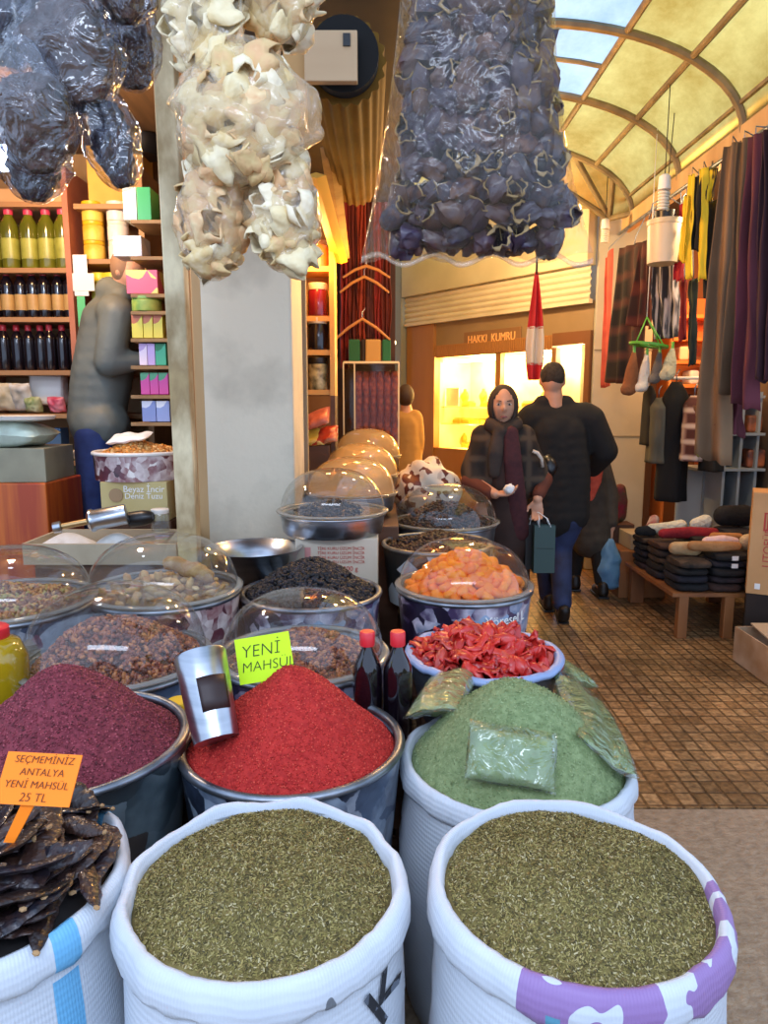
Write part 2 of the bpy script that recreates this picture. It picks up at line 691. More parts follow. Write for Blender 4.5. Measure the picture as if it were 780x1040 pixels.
struct(MB().box((-2.0, 4.0, .22), (2.4, 1.7, .44)).build('floor_stall', WOODD, smooth=0))
struct(MB().box((-.22, 5.85, 1.6), (.62, .06, 3.2)).build('wall_cloths', mat('dim_wall', '3d2418', .8, col2='4c2e1e', sc=3), smooth=0))
struct(MB().box((-.2, 7.1, 1.6), (.06, 2.5, 3.2)).build('wall_aisle', mat('aisle_wall', '7a6248', .8), smooth=0))

# ------------------------------------------------------------------ clothes shop shell across the aisle
CREAM = mat('cream_panel', 'b9b39c', .6, col2='aaa48e', sc=2)
col = struct(MB().box((2.06, 6.45, 1.55), (.5, .4, 3.1)).build('wall_column', CREAM, smooth=0, bevel=.01))
for z in (1.94, 1.2):
    MB().box((2.06, 6.247, z), (.5, .006, .012)).build('joint', mat('joint_line', '7e7866', .8), col, smooth=0)  # thin darker joint lines across the column face
struct(MB().box((3.0, 5.0, 1.55), (.08, 3.7, 3.1)).build('wall_right', mat('clothes_shop_wall', '6a5a48', .8, col2='54463a', sc=3), smooth=0))
struct(MB().box((2.66, 6.55, 1.55), (.7, .06, 3.1)).build('wall_end', mat('clothes_end_wall', '7a5030', .8), smooth=0))
struct(MB().box((2.53, 4.4, 3.05), (1.05, 4.6, .06)).build('ceiling_clothes', DARK, smooth=0))

# ------------------------------------------------------------------ camera, sky, lamps
cam = bpy.data.cameras.new('camera')
cam.sensor_fit = 'VERTICAL'
cam.sensor_height = 36
cam.lens = 36 * FOC / 1040
cam.clip_start = .05
co = bpy.data.objects.new('camera', cam)
COL.objects.link(co)
co.location = (0, 0, CAM_H)
co.rotation_euler = (PI / 2 - PITCH, 0, 0)
sc = bpy.context.scene
sc.camera = co
w = bpy.data.worlds.new('sky')
sc.world = w
w.use_nodes = True
bg = w.node_tree.nodes['Background']
bg.inputs[0].default_value = srgb('c4dbff')
bg.inputs[1].default_value = WORLD = 1.15
sc.view_settings.view_transform = 'Standard'
sc.view_settings.look = 'None'
sc.view_settings.gamma = 1
sc.view_settings.use_curve_mapping = False
sc.view_settings.exposure = .7
sc.cycles.max_bounces = 8
sc.cycles.transparent_max_bounces = 24
sc.cycles.caustics_reflective = False
sc.cycles.caustics_refractive = False
sc.cycles.sample_clamp_indirect = 6


def lamp(name, loc, power, col, size=.06, typ='POINT', rot=None, sy=None):
    l = bpy.data.lights.new(name, typ)
    l.energy = power
    l.color = srgb(col)[:3]
    if typ == 'POINT':
        l.shadow_soft_size = size
    else:
        l.shape = 'RECTANGLE'
        l.size = size
        l.size_y = sy
    o = bpy.data.objects.new(name, l)
    COL.objects.link(o)
    o.location = V(loc)
    if rot:
        o.rotation_euler = rot
    return o


# added area light behind the camera for the sky gap; warm bulbs further in
lamp('added_sky_gap_light', (-.25, -.75, 2.95), 34, 'dbe8ff', 3.0, 'AREA', (math.radians(38), 0, 0), .45)
lamp('spice_shop_light', (-1.75, 3.5, 2.75), 42, 'ffc98a', .08)
lamp('alcove_light', (-.42, 4.35, 2.35), 7, 'ffb45a', .06)
lamp('counter_light', (-.05, 4.6, 2.25), 16, 'ffb650', .06)
lamp('cool_shop_light', P(6, 168, 3.1), 12, 'dcebff', .05)
lamp('aisle_light', (.6, 4.2, 2.8), 36, 'ffb868', .06)
lamp('aisle_far_light', (.9, 6.0, 2.8), 46, 'ffcf92', .06)
lamp('clothes_light', (2.35, 4.6, 2.75), 36, 'ffddb0', .06)
lamp('clothes_deep_light', (2.6, 5.9, 2.3), 18, 'ff9c50', .06)
# ------------------------------------------------------------------ tubs, sacks and what they hold
def print_mat(name, stops, sc=14, sc2=3, rough=.35):
    m, nt, b = newmat(name)
    L = nt.links
    vec = coords(nt)
    v1 = nd(nt, 'ShaderNodeTexVoronoi')
    v1.inputs['Scale'].default_value = sc
    v2 = nd(nt, 'ShaderNodeTexNoise')
    v2.inputs['Scale'].default_value = sc2
    v2.inputs['Detail'].default_value = 7
    ds = nd(nt, 'ShaderNodeMixRGB', blend_type='ADD')
    ds.inputs[0].default_value = .18
    L.new(vec, ds.inputs[1])
    L.new(v2.outputs['Color'], ds.inputs[2])
    L.new(ds.outputs[0], v1.inputs['Vector'])
    L.new(vec, v2.inputs['Vector'])
    a = nd(nt, 'ShaderNodeMath', operation='MULTIPLY_ADD')
    a.inputs[1].default_value = .42
    sep = nd(nt, 'ShaderNodeSeparateColor')
    L.new(v1.outputs['Color'], sep.inputs[0])
    L.new(sep.outputs[0], a.inputs[0])
    s = nd(nt, 'ShaderNodeMath', operation='MULTIPLY_ADD')
    s.inputs[1].default_value = 1.5
    s.inputs[2].default_value = -.5
    L.new(v2.outputs['Fac'], s.inputs[0])
    L.new(s.outputs[0], a.inputs[2])
    r = ramp(nt, stops)
    L.new(a.outputs[0], r.inputs[0])
    L.new(r.outputs[0], b.inputs['Base Color'])
    b.inputs['Roughness'].default_value = rough
    b.inputs['Coat Weight'].default_value = .3
    return m


PR_BLUE = print_mat('tub_print_blue', [(.2, '1a2030'), (.36, '46566e'), (.48, '9fb0c2'), (.6, '5c6474'), (.75, 'c8d2dc')])
PR_DATE = print_mat('tub_print_dates', [(.25, '2a1420'), (.4, '6e3a44'), (.5, 'd8ccc8'), (.62, '8a5a5c'), (.8, 'e8e2dc')], 22)
PR_BERRY = print_mat('tub_print_berries', [(.22, '20182c'), (.38, '4c3c5c'), (.5, 'cfc8d4'), (.6, '6c7c96'), (.78, 'a8c0dc')], 18)
PR_DARK = print_mat('tub_print_dark', [(.25, '12161a'), (.45, '2e3a40'), (.58, '5c6a70'), (.75, '3a3330')], 9)


def crate(c, w, top, label):
    m = MB()
    h = top
    if h < .06:
        return
    for sx in (-1, 1):
        for sy in (-1, 1):
            m.box((c.x + sx * (w / 2 - .02), c.y + sy * (w / 2 - .02), h / 2), (.035, .035, h - .002))
    k = max(2, int(h / .11))
    for i in range(k):
        z = (i + .5) * h / k
        for s in (-1, 1):
            m.box((c.x, c.y + s * w / 2, z), (w, .014, h / k * .75))
            m.box((c.x + s * w / 2, c.y, z), (.014, w - .03, h / k * .75))
    m.box((c.x, c.y, h - .008), (w, w, .014))
    tag(m.build('slat_crate', WOODD, smooth=0), label, 'crate')


def tub(kind, label, c, r, h, side, support=True, rimmat=GALV, clabel=None, taper=.9):
    z = c.z
    pr = [(r * taper, z - h), (r * .995, z - .012), (r * .995, z), (r * .975, z), (r * (taper - .03), z - h + .02), (0, z - h + .02)]
    o = tag(MB().lathe(pr, 56, (c.x, c.y, 0)).build(kind, side, smooth=50), label, 'tub')
    rm = [(r + .012 * math.cos(a) - .004, z + .010 * math.sin(a)) for a in [2 * PI * i / 10 for i in range(10)]]
    MB().lathe(rm, 56, (c.x, c.y, 0), close=True).build('rim', rimmat, o, smooth=180)
    if support and z - h > .06:
        crate(V((c.x, c.y, 0)), r * 1.3, z - h, clabel or 'dark slatted crate under the ' + label.split(' tub')[0] + ' tub')
    return o


def mound_fn(r, h, p=1.0, rnd=.12, amp=.006, fq=9, seed=0, cut=1.0):
    def f(rho, th):
        q = rho / r
        cone = math.sqrt(q * q + rnd * rnd) if p == 1.0 else q ** p
        top = rnd if p == 1.0 else 0
        z = h * (1 - (cone - top) / (math.sqrt(1 + rnd * rnd) - top) if p == 1.0 else 1 - cone)
        return z + amp * noise.fractal(V((rho * math.cos(th) * fq, rho * math.sin(th) * fq, seed)), 1.0, 2.0, 3)
    return f


def mound(m, c, r, f, n=56, k=22, mi=0):
    vs, fs = [V((c.x, c.y, c.z + f(0, 0)))], []
    for j in range(1, k + 1):
        rho = r * j / k
        for i in range(n):
            a = 2 * PI * i / n
            vs.append(V((c.x + rho * math.cos(a), c.y + rho * math.sin(a), c.z + f(rho, a))))
    for i in range(n):
        fs.append((0, 1 + i, 1 + (i + 1) % n))
        for j in range(k - 1):
            b = 1 + j * n
            fs.append((b + i, b + n + i, b + n + (i + 1) % n, b + (i + 1) % n))
    b = 1 + (k - 1) * n
    q = len(vs)
    vs += [V((v.x, v.y, c.z - .03)) for v in vs[b:b + n]]
    for i in range(n):
        fs.append((b + i, q + i, q + (i + 1) % n, b + (i + 1) % n))
    return m.add(vs, fs, mi)


def on_mound(c, r, f, n, lift=0., edge=.97):
    pts, nr = [], []
    for i in range(n):
        rho = r * edge * math.sqrt(random.random())
        a = random.uniform(0, 2 * PI)
        e = .006
        z = f(rho, a)
        dz = (f(rho + e, a) - f(max(rho - e, 0), a)) / (2 * e)
        pts.append((c.x + rho * math.cos(a), c.y + rho * math.sin(a), c.z + z + lift * random.random()))
        nr.append((-dz * math.cos(a), -dz * math.sin(a), 1))
    return pts, nr


def pile(name, label, cat, c, r, f, base, flake, proto, n, smin, smax, lift=.0, squash=(1, 1, 1), tilt=.6, smooth=0):
    m = mound(MB(), c, r, f)
    p, nr = on_mound(c, r, f, n, lift)
    v, fs = scatter(p, nr, proto, smin, smax, squash, tilt)
    m.add(v, fs, 1)
    return tag(m.build(name, [base, flake], smooth=smooth or 60), label, cat, kind='stuff')


# ---- woven white sacks
def woven(name, base='c6ccd3', marks=(), bmp=.22):
    """marks: (angle0, angle1, colour, z0, z1, speckle) printed on the cloth"""
    m, nt, b = newmat(name)
    L = nt.links
    vec = coords(nt)
    sx = nd(nt, 'ShaderNodeSeparateXYZ')
    L.new(vec, sx.inputs[0])
    at = nd(nt, 'ShaderNodeMath', operation='ARCTAN2')
    L.new(sx.outputs['Y'], at.inputs[0])
    L.new(sx.outputs['X'], at.inputs[1])
    cv = nd(nt, 'ShaderNodeCombineXYZ')
    s1 = nd(nt, 'ShaderNodeMath', operation='MULTIPLY')
    s1.inputs[1].default_value = .26
    L.new(at.outputs[0], s1.inputs[0])
    L.new(s1.outputs[0], cv.inputs[0])
    L.new(sx.outputs['Z'], cv.inputs[1])
    n = nd(nt, 'ShaderNodeTexNoise')
    n.inputs['Scale'].default_value = 3
    n.inputs['Detail'].default_value = 6
    L.new(vec, n.inputs['Vector'])
    r = ramp(nt, [(.3, 'b4bcc6'), (.6, base)])
    L.new(n.outputs['Fac'], r.inputs[0])
    cur = r.outputs[0]
    chk = nd(nt, 'ShaderNodeTexVoronoi')
    chk.inputs['Scale'].default_value = 26
    L.new(cv.outputs[0], chk.inputs['Vector'])
    def band(sock, a, bb):
        c = nd(nt, 'ShaderNodeMath', operation='COMPARE')
        L.new(sock, c.inputs[0])
        c.inputs[1].default_value = (a + bb) / 2
        c.inputs[2].default_value = abs(bb - a) / 2
        return c.outputs[0]
    def mul(a, bb):
        c = nd(nt, 'ShaderNodeMath', operation='MULTIPLY')
        L.new(a, c.inputs[0])
        L.new(bb, c.inputs[1])
        return c.outputs[0]
    for a0, a1, colr, z0, z1, spk in marks:
        k = mul(band(at.outputs[0], a0, a1), band(sx.outputs['Z'], z0, z1))
        if spk:
            g = nd(nt, 'ShaderNodeMath', operation='GREATER_THAN')
            g.inputs[1].default_value = spk
            ns = nd(nt, 'ShaderNodeTexNoise')
            ns.inputs['Scale'].default_value = 14
            ns.inputs['Detail'].default_value = 1
            L.new(cv.outputs[0], ns.inputs['Vector'])
            L.new(ns.outputs['Fac'], g.inputs[0])
            k = mul(k, g.outputs[0])
        mx = nd(nt, 'ShaderNodeMixRGB')
        f = nd(nt, 'ShaderNodeMath', operation='MULTIPLY')
        f.inputs[1].default_value = .8
        L.new(k, f.inputs[0])
        L.new(f.outputs[0], mx.inputs[0])
        L.new(cur, mx.inputs[1])
        mx.inputs[2].default_value = srgb(colr)
        cur = mx.outputs[0]
    L.new(cur, b.inputs['Base Color'])
    b.inputs['Roughness'].default_value = .55
    wv = nd(nt, 'ShaderNodeTexWave', bands_direction='Y')
    wv.inputs['Scale'].default_value = 28
    wv.inputs['Distortion'].default_value = .6
    L.new(cv.outputs[0], wv.inputs['Vector'])
    wx = nd(nt, 'ShaderNodeTexWave', bands_direction='X')
    wx.inputs['Scale'].default_value = 55
    L.new(cv.outputs[0], wx.inputs['Vector'])
    ad = nd(nt, 'ShaderNodeMath', operation='ADD')
    L.new(wv.outputs['Fac'], ad.inputs[0])
    L.new(wx.outputs['Fac'], ad.inputs[1])
    ad2 = nd(nt, 'ShaderNodeMath', operation='MULTIPLY_ADD')
    ad2.inputs[1].default_value = 2.5
    L.new(n.outputs['Fac'], ad2.inputs[0])
    L.new(ad.outputs[0], ad2.inputs[2])
    bp = nd(nt, 'ShaderNodeBump')
    bp.inputs['Strength'].default_value = bmp
    bp.inputs['Distance'].default_value = .003
    L.new(ad2.outputs[0], bp.inputs['Height'])
    L.new(bp.outputs[0], b.inputs['Normal'])
    return m


def sack_radius(r, H0, z, a, seed):
    q = z / H0
    k = 1.0 + .10 * math.sin(PI * min(1, q * 1.02)) ** .7 - .03 * (1 - q)
    return r * k + .010 * noise.noise(V((math.cos(a) * 1.6, math.sin(a) * 1.6, z * 4 + seed))) + .004 * math.sin(9 * z / H0 * 6 + 3 * a + seed) * noise.noise(V((a, z * 3, seed)))


def sack(label, c, r, body, cuff, seed, tilt=(0, 0), cuffw=.052):
    H0 = c.z
    m = MB()
    zs = [0, .015, .05] + [H0 * i / 22 for i in range(3, 22)] + [H0 - .006]
    vs, fs, n = [], [], 64
    for k, z in enumerate(zs):
        for i in range(n):
            a = 2 * PI * i / n
            rr = sack_radius(r, H0, z, a, seed) * (.93 if k == 0 else 1)
            zz = z + (z / H0) * (tilt[0] * math.cos(a) + tilt[1] * math.sin(a)) * r
            vs.append((c.x + rr * math.cos(a), c.y + rr * math.sin(a), zz))
    for k in range(len(zs) - 1):
        for i in range(n):
            j = (i + 1) % n
            fs.append((k * n + i, k * n + j, (k + 1) * n + j, (k + 1) * n + i))
    fs.append(tuple(reversed(range(n))))
    m.add(vs, fs)
    o = tag(m.build('woven_sack', body, smooth=60, org=(c.x, c.y, 0)), label, 'sack')
    m = MB()
    prof = [(-.016, -.06), (-.010, -.02), (-.004, .003), (.005, .007), (.014, -.003), (.019, -.02), (.021, -cuffw * .8), (.016, -cuffw), (.004, -cuffw)]
    vs, fs = [], []
    n = 96
    for i in range(n):
        a = 2 * PI * i / n
        wob = .007 * noise.noise(V((math.cos(a) * 3, math.sin(a) * 3, seed + 5)))
        pk = 1 + .25 * noise.noise(V((math.cos(a) * 6, math.sin(a) * 6, seed)))
        for dr, dz in prof:
            rr = r + dr + wob + .003 * noise.noise(V((math.cos(a) * 16, math.sin(a) * 16, dz * 40)))
            vs.append((c.x + rr * math.cos(a), c.y + rr * math.sin(a), c.z + dz * pk + wob + (tilt[0] * math.cos(a) + tilt[1] * math.sin(a)) * r))
    q = len(prof)
    for i in range(n):
        j = (i + 1) % n
        for k in range(q):
            k2 = (k + 1) % q
            fs.append((i * q + k, j * q + k, j * q + k2, i * q + k2))
    m.add(vs, fs)
    m.build('rolled_cuff', cuff, o, smooth=180, recalc=True)
    return o


def on_sack(c, r, seed, ang, z, rot, off=.004):
    """wraps flat writing round a sack: x along the girth, y up"""
    cr, sr = math.cos(rot), math.sin(rot)
    def w_(co):
        x, y = co.x * cr - co.y * sr, co.x * sr + co.y * cr
        a = ang + x / r
        rr = sack_radius(r, c.z, z + y, a, seed) + off + co.z
        return V((c.x + rr * math.cos(a), c.y + rr * math.sin(a), z + y))
    return w_


ZBASE = mat('zahter_base', '5e522a', .9, col2='7c6e3c', sc=40, det=8)
ZFLK = isl('zahter_flakes', ['786c34', '8a7d42', '968850', '665a2c', 'a49462', '544a26', '83763e', '746034', 'b4a67c', '8c7e48', '443c20', '9c8a50'], .85)
S1 = D(583, 905, .486 * FOC / 312)
S2 = D(270, 906, .477 * FOC / 304)
S3 = D(-22, 898, .477 * FOC / 304)
S4 = D(524, 768, .578 * FOC / 242)
S1.z = S2.z = S3.z = .752
W1 = woven('sack_cloth_plain')
W1C = woven('cuff_cloth_purple_print', bmp=.15, marks=[(-2.15, -.02, '7a3f92', .60, .80, .43), (-.02, .08, '3f9cc0', .5, .72, 0), (-1.98, -1.9, '3f9cb0', .5, .72, 0)])
W2C = woven('cuff_cloth_grey_print', bmp=.15, marks=[(-1.15, -.85, '3a4048', .64, .80, .56)])
W3 = woven('sack_cloth_blue_stripe', marks=[(-.64, -.45, '2f9fd0', 0, .68, 0), (-1.8, -1.05, 'bfe0de', 0, .64, .52)])
W3C = woven('cuff_cloth_blue_stripe', bmp=.15, marks=[(-.64, -.47, '2f9fd0', .5, .8, 0), (.86, 1.02, '2f9fd0', .5, .8, 0)])
W4 = woven('sack_cloth_mint')
o1 = sack('big white woven sack of green thyme mix with purple print on its rolled cuff', S1, .2125, W1, W1C, 1.3)
o2 = sack('big white woven sack of green thyme mix with a black letter on its side', S2, .21, W1, W2C, 4.1)
o3 = sack('white woven sack with a bright blue stripe, full of carob pods', S3, .2125, W3, W3C, 7.7)
o4 = sack('white woven sack heaped with green mint powder and small clear bags', S4, .262, W4, W4, 9.2, cuffw=.045)
KINK = mat('sack_print_black', '14161c', .7, col2='5a626e', sc=60, tex='voronoi', lo=.6, hi=.7)
text('K', .108, KINK, o2, None, 'printed_letter', warp=on_sack(S2, .21, 4.1, -.53, .652, .5), sx=1.15)
text('I', .10, KINK, o2, None, 'printed_letter', warp=on_sack(S2, .21, 4.1, -.44, .53, -.45), sx=.8)

f1 = mound_fn(.205, .048, 2.2, amp=.012, fq=7, seed=2)
f2 = mound_fn(.2025, .05, 2.2, amp=.016, fq=7, seed=6)
pile('thyme_mix', 'dry green thyme mix filling the sack with the purple printed cuff', 'herbs', S1 - V((0, 0, .012)), .206, f1, ZBASE, ZFLK, FLAKE, 25000, .0026, .0058, .003, (1, .8, 1), .7)
pile('thyme_mix', 'dry green thyme mix filling the sack with the black letter', 'herbs', S2 - V((0, 0, .012)), .2035, f2, ZBASE, ZFLK, FLAKE, 25000, .0026, .0058, .003, (1, .8, 1), .7)

# carob pods, one by one
f3 = mound_fn(.203, .07, 1.8, amp=.01, fq=6, seed=3)
CB = objrnd('carob_skin', ['15100f', '2a1c1a', '221c22', '402a20', '1a1a24'], .36, .2, .8, 60)
CBT = mat('carob_stub', 'a8855c', .8)
pods = []
for kk in range(3):
    m = MB()
    vs, n = [], 10
    Lp, seg = .085, 16
    bend = (.012, -.02, .004)[kk]
    pts, rad = [], []
    for i in range(seg + 1):
        t = i / seg * 2 - 1
        pts.append(V((t * Lp, bend * (1 - t * t), .002 * math.sin(t * 5 + kk))))
        rad.append(max(.003, .0155 * (1 - abs(t) ** 5) * (1 + .10 * math.sin(i * 2.4))))
    m.tube(pts, rad, 12, flat=.32)
    p = m.build('carob_pod', CB, smooth=70, org=(0, 0, 0))
    MB().blob(pts[0], (.004, .005, .003), 1).build('stem_stub', CBT, p)
    pods.append(tag(p, 'long dark dried carob pod in the blue striped white sack', 'carob pod', 'carob pods in the blue striped sack'))
for i in range(92):
    rho = .199 * math.sqrt((i + .5) / 92)
    a = i * 2.39996
    z = S3.z - .005 + f3(rho, a) + random.uniform(.004, .034)
    rot = Euler((random.uniform(-.7, .7), random.uniform(-.35, .35) * (1 if rho < .12 else .4), random.uniform(0, 6.28)))
    k = min(1, (.245 - rho) / .1 + .55)
    if rho > .135:
        rot.z = a + PI / 2 + random.uniform(-.55, .55)
    loc = V((S3.x + rho * .93 * math.cos(a), S3.y + rho * .93 * math.sin(a), z))
    if i < 3:
        pods[i].location, pods[i].rotation_euler = loc, rot
    else:
        dup(pods[i % 3], loc, rot, (random.uniform(.95, 1.2), random.uniform(1.05, 1.5), 1.25))
tag(mound(MB(), S3 - V((0, 0, .022)), .203, f3).build('carob_bits', mat('carob_fill', '120c0b', .7)), 'dark broken bits under the carob pods', 'carob bits', kind='stuff')

# ---- mint heap and its bags
MINT = mat('mint_powder', '728456', .95, col2='8a9a6a', sc=60, det=9, bump=.5, bsc=140)
f4 = mound_fn(.253, .205, 1.75, amp=.014, seed=8)
MC = S4 - V((0, 0, .015))
MF = isl('mint_flakes', ['728456', '82925f', '62744a', '94a474', '9aa878'], .95)
pile('mint_powder', 'heap of ground green dried mint in the white sack', 'herbs', MC, .254, f4, MINT, MF, FLAKE, 7000, .003, .006, .003, (1, .8, 1), .7)
MBAG = mat('bagged_mint', '75885a', .8, col2='8ea072', sc=30, det=6, bump=.3)
MFILM = clear('mint_bag_film', (246, 250, 244), 1.1, .07, .03, bump=.9, bsc=15, base=.09)


def pillow(m, c, ex, ey, ez, w, h, t, seed, k=1.0, flap=0.):
    def f(u, v, s):
        x, y = u * 2 - 1, v * 2 - 1
        q = max(0, (1 - abs(x) ** 3.2) * (1 - abs(y) ** 3.2)) ** .5
        z = s * t * q * (1 + .22 * noise.noise(V((x * 2.2, y * 2.2, seed + s)))) + .012 * noise.noise(V((x * 1.5, y * 1.5, seed * 3)))
        sh = 1 - .10 * q * 0 - .07 * (abs(y) ** 2) * (1 - abs(x))
        return c + ex * (x * w * sh * k) + ey * (y * h * k) + ez * (z * k)
    for s in (1, -1):
        m.sheet(22, 22, lambda u, v, s=s: f(u if s > 0 else 1 - u, v, s))
    return m


def mint_bag(label, a, b_, half, t, seed, up, lift=.0):
    """a bag lying from a to b_ (world points)"""
    ax = (b_ - a)
    L2 = ax.length / 2
    ey = ax.normalized()
    ez = V(up)
    ez = (ez - ey * ez.dot(ey)).normalized()
    ex = ey.cross(ez)
    c = (a + b_) / 2 + ez * (t * .75 + lift)
    o = tag(pillow(MB(), c, ex, ey, ez, half, L2, t, seed).build('mint_bag', MFILM, smooth=180), label, 'bag', 'clear bags of mint on the mint heap')
    pillow(MB(), c - ey * L2 * .08, ex, ey, ez, half, L2 * .88, t * .95, seed, .96).build('mint_filling', MBAG, o, smooth=180)
    return o


def at_mint(px, py):
    """where a pixel's sight line meets the mint heap"""
    o, d = V((0, 0, CAM_H)), ray(px, py)
    t = 1.0
    for _ in range(900):
        p = o + d * t
        rho = math.hypot(p.x - MC.x, p.y - MC.y)
        if p.z < MC.z + (f4(rho, math.atan2(p.y - MC.y, p.x - MC.x)) if rho < .253 else -.02):
            break
        t += .002
    return p


mint_bag('plump clear bag of mint lying flat at the front of the mint heap', at_mint(516, 802), at_mint(520, 740), .096, .030, 1, (0, -.75, .7))
mint_bag('clear bag of mint slumped against the bottle side of the mint heap', at_mint(442, 744), at_mint(478, 682), .074, .036, 2, (-.35, -.5, .8), .02)
mint_bag('long clear bag of mint hanging down the aisle side of the mint heap', at_mint(608, 786), at_mint(574, 702), .08, .034, 3, (.4, -.45, .8), .012)
mint_bag('small clear bag of mint high on the aisle side of the heap', at_mint(594, 702), at_mint(548, 670), .05, .028, 4, (.4, .1, .9))
mint_bag('small folded clear bag of mint at the top of the mint heap', at_mint(468, 694), at_mint(510, 688), .045, .03, 5, (0, -.2, .9), .035)

# ---- sumac and red pepper tubs
T5 = D(66, 752, .54 * FOC / 240)
T6 = D(297, 752, .53 * FOC / 222)
tub('metal_tub', 'dented dark metal tub heaped with purple sumac', T5, .27, .30, PR_DARK, clabel='dark slatted crate carrying the sumac tub')
tub('printed_tub', 'blue grey printed tub heaped with red pepper flakes', T6, .265, .30, PR_BLUE, clabel='dark slatted crate carrying the red pepper tub')
f5 = mound_fn(.255, .185, 1.0, rnd=.22, amp=.014, fq=6, seed=11)
f6 = mound_fn(.25, .20, 1.0, rnd=.14, amp=.012, fq=6, seed=13)
SUM = mat('sumac_powder', '66202c', .85, col2='883440', sc=70, det=8, bump=.5, bsc=120)
SUF = isl('sumac_grains', ['641c28', '7a2834', '521620', '8c3644', 'a04a54', '68202c'], .7)
RED = mat('red_pepper_powder', 'a41a16', .85, col2='c02c24', sc=70, det=8, bump=.4, bsc=140)
REF = isl('red_pepper_grains', ['aa1810', 'bc2419', '981510', 'cc362c', 'd64e3c', 'a81d15'], .75)
pile('sumac', 'pointed heap of coarse purple red sumac in the dark tub', 'spice', T5 - V((0, 0, .012)), .258, f5, SUM, SUF, NUG, 7000, .0016, .0036, .001, tilt=3)
pile('red_pepper_flakes', 'tall pointed heap of bright red pepper flakes in the printed tub', 'spice', T6 - V((0, 0, .012)), .253, f6, RED, REF, NUG, 9000, .0013, .003, .001, tilt=3)

# metal scoop stuck in the red pepper
a, b_ = D(203, 664, 1.66), D(220, 752, 1.58)
ax = (a - b_).normalized()
R = ax.to_track_quat('Z', 'Y').to_matrix()
m = MB()
L = (a - b_).length
def scoopcut(p, ang, k):
    if k in (2, 3):
        p = V((p.x, p.y, p.z + .010 * math.cos(ang + 1.0)))
    return p
m.lathe([(.050, 0), (.056, L * .5), (.060, L - .006), (.058, L - .001), (.054, L - .001), (.052, L - .006), (0, L - .006)], 44, b_, 0, R)
o = tag(m.build('metal_scoop', STEEL, smooth=50), 'shiny metal scoop standing upended in the red pepper', 'scoop')
MB().lathe([(.0525, L * .30), (.0575, L * .70)], 14, b_, 0, R).build('tmpband', STEEL, o) if 0 else None
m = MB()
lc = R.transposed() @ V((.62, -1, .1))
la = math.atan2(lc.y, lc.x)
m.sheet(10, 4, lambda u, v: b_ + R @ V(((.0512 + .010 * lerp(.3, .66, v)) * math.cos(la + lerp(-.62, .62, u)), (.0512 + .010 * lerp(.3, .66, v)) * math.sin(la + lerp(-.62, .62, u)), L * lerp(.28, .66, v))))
m.build('dark_opening_patch', mat('scoop_opening_dark', '2c1713', .5), o, smooth=180, solid=.001)  # dark patch painted for the shaded inside of the scoop's cut opening
c = D(182, 716, 1.86)
o = tag(MB().lathe([(.028, -.10), (.03, -.02), (.027, -.012)], 24, c).build('plastic_jar', mat('jar_milky', 'd8d0b0', .4), smooth=50), 'plastic jar with a yellow lid behind the metal scoop', 'jar')
MB().lathe([(.032, -.014), (.034, -.008), (.034, .008), (.030, .014), (0, .014)], 28, c).build('lid', mat('yellow_lid', 'e6b820', .4), o, smooth=40)
crate(V((c.x, c.y, 0)), .07, c.z - .10, 'small slatted crate under the yellow lidded jar')

# price cards
def card(name, label, tl, tr, bl, mat_, lines, stake, spx=1.0):
    ex, ey = (tr - tl), (bl - tl)
    n = ex.cross(ey).normalized()
    m = MB()
    q = [tl, tr, tr + ey, bl]
    k = n * .0012
    m.add([p - k for p in q] + [p + k for p in q], [(0, 1, 2, 3), (7, 6, 5, 4), (0, 4, 5, 1), (1, 5, 6, 2), (2, 6, 7, 3), (3, 7, 4, 0)])
    o = tag(m.build(name, mat_, smooth=0, recalc=True), label, 'price card')
    for t_, u, v, s in lines:
        M = frame(tl + ex * u + ey * v - n * .002, ex, -ey)
        if (M.to_3x3() @ V((0, 0, 1))).dot(V((0, 0, CAM_H)) - tl) < 0:
            M = frame(tl + ex * u + ey * v + n * .002, ex, -ey)
        cp = (M.to_3x3() @ V((0, 0, 1))) * .0022
        M.translation = tl + ex * u + ey * v + cp
        text(t_, s, INK2, o, M, 'handwriting', thin=s * .018, shear=.12)
    if stake:
        a_, b2, wd = stake
        xs = ex.normalized() * wd
        q = [a_ - xs, a_ + xs, b2 + xs * .8, b2 - xs * .8]
        MB().add([p - k for p in q] + [p + k for p in q], [(0, 1, 2, 3), (7, 6, 5, 4), (0, 4, 5, 1), (1, 5, 6, 2), (2, 6, 7, 3), (3, 7, 4, 0)]).build('stake', mat_, o, smooth=0, recalc=True)
    return o


INK2 = mat('marker_pen', '6a3410', .7)
ORG_ = mat('orange_card', 'ff8418', .6, spec=.3)
YG = mat('lime_card', 'c8f01a', .6, spec=.3)
tl, tr, bl = D(9, 763, 1.07), D(84, 767, 1.07), D(-7, 816, 1.04)
card('price_card', 'orange handwritten price card stuck in the carob pods', tl, tr, bl, ORG_, [('SEÇMEMİNİZ', .52, .14, .0148), ('ANTALYA', .53, .38, .0148), ('YENİ MAHSÜL', .5, .62, .0148), ('25 TL', .5, .86, .017)], (D(31, 812, 1.046), D(9, 856, 1.05), .010))
INK2 = mat('marker_pen_dark', '1c2406', .7)
tl, tr, bl = D(238, 650, 1.73), D(293, 641, 1.73), D(244, 696, 1.70)
card('price_card', 'lime green handwritten card behind the red pepper heap', tl, tr, bl, YG, [('YENİ', .45, .32, .042), ('MAHSÜL', .55, .66, .034)], (D(268, 690, 1.708), D(272, 730, 1.69), .008))

# ---- pomegranate syrup bottles
SYR = mat('dark_syrup_bottle', '120a12', .08, coat=.6)
CAPR = mat('red_cap', 'd42a34', .35)


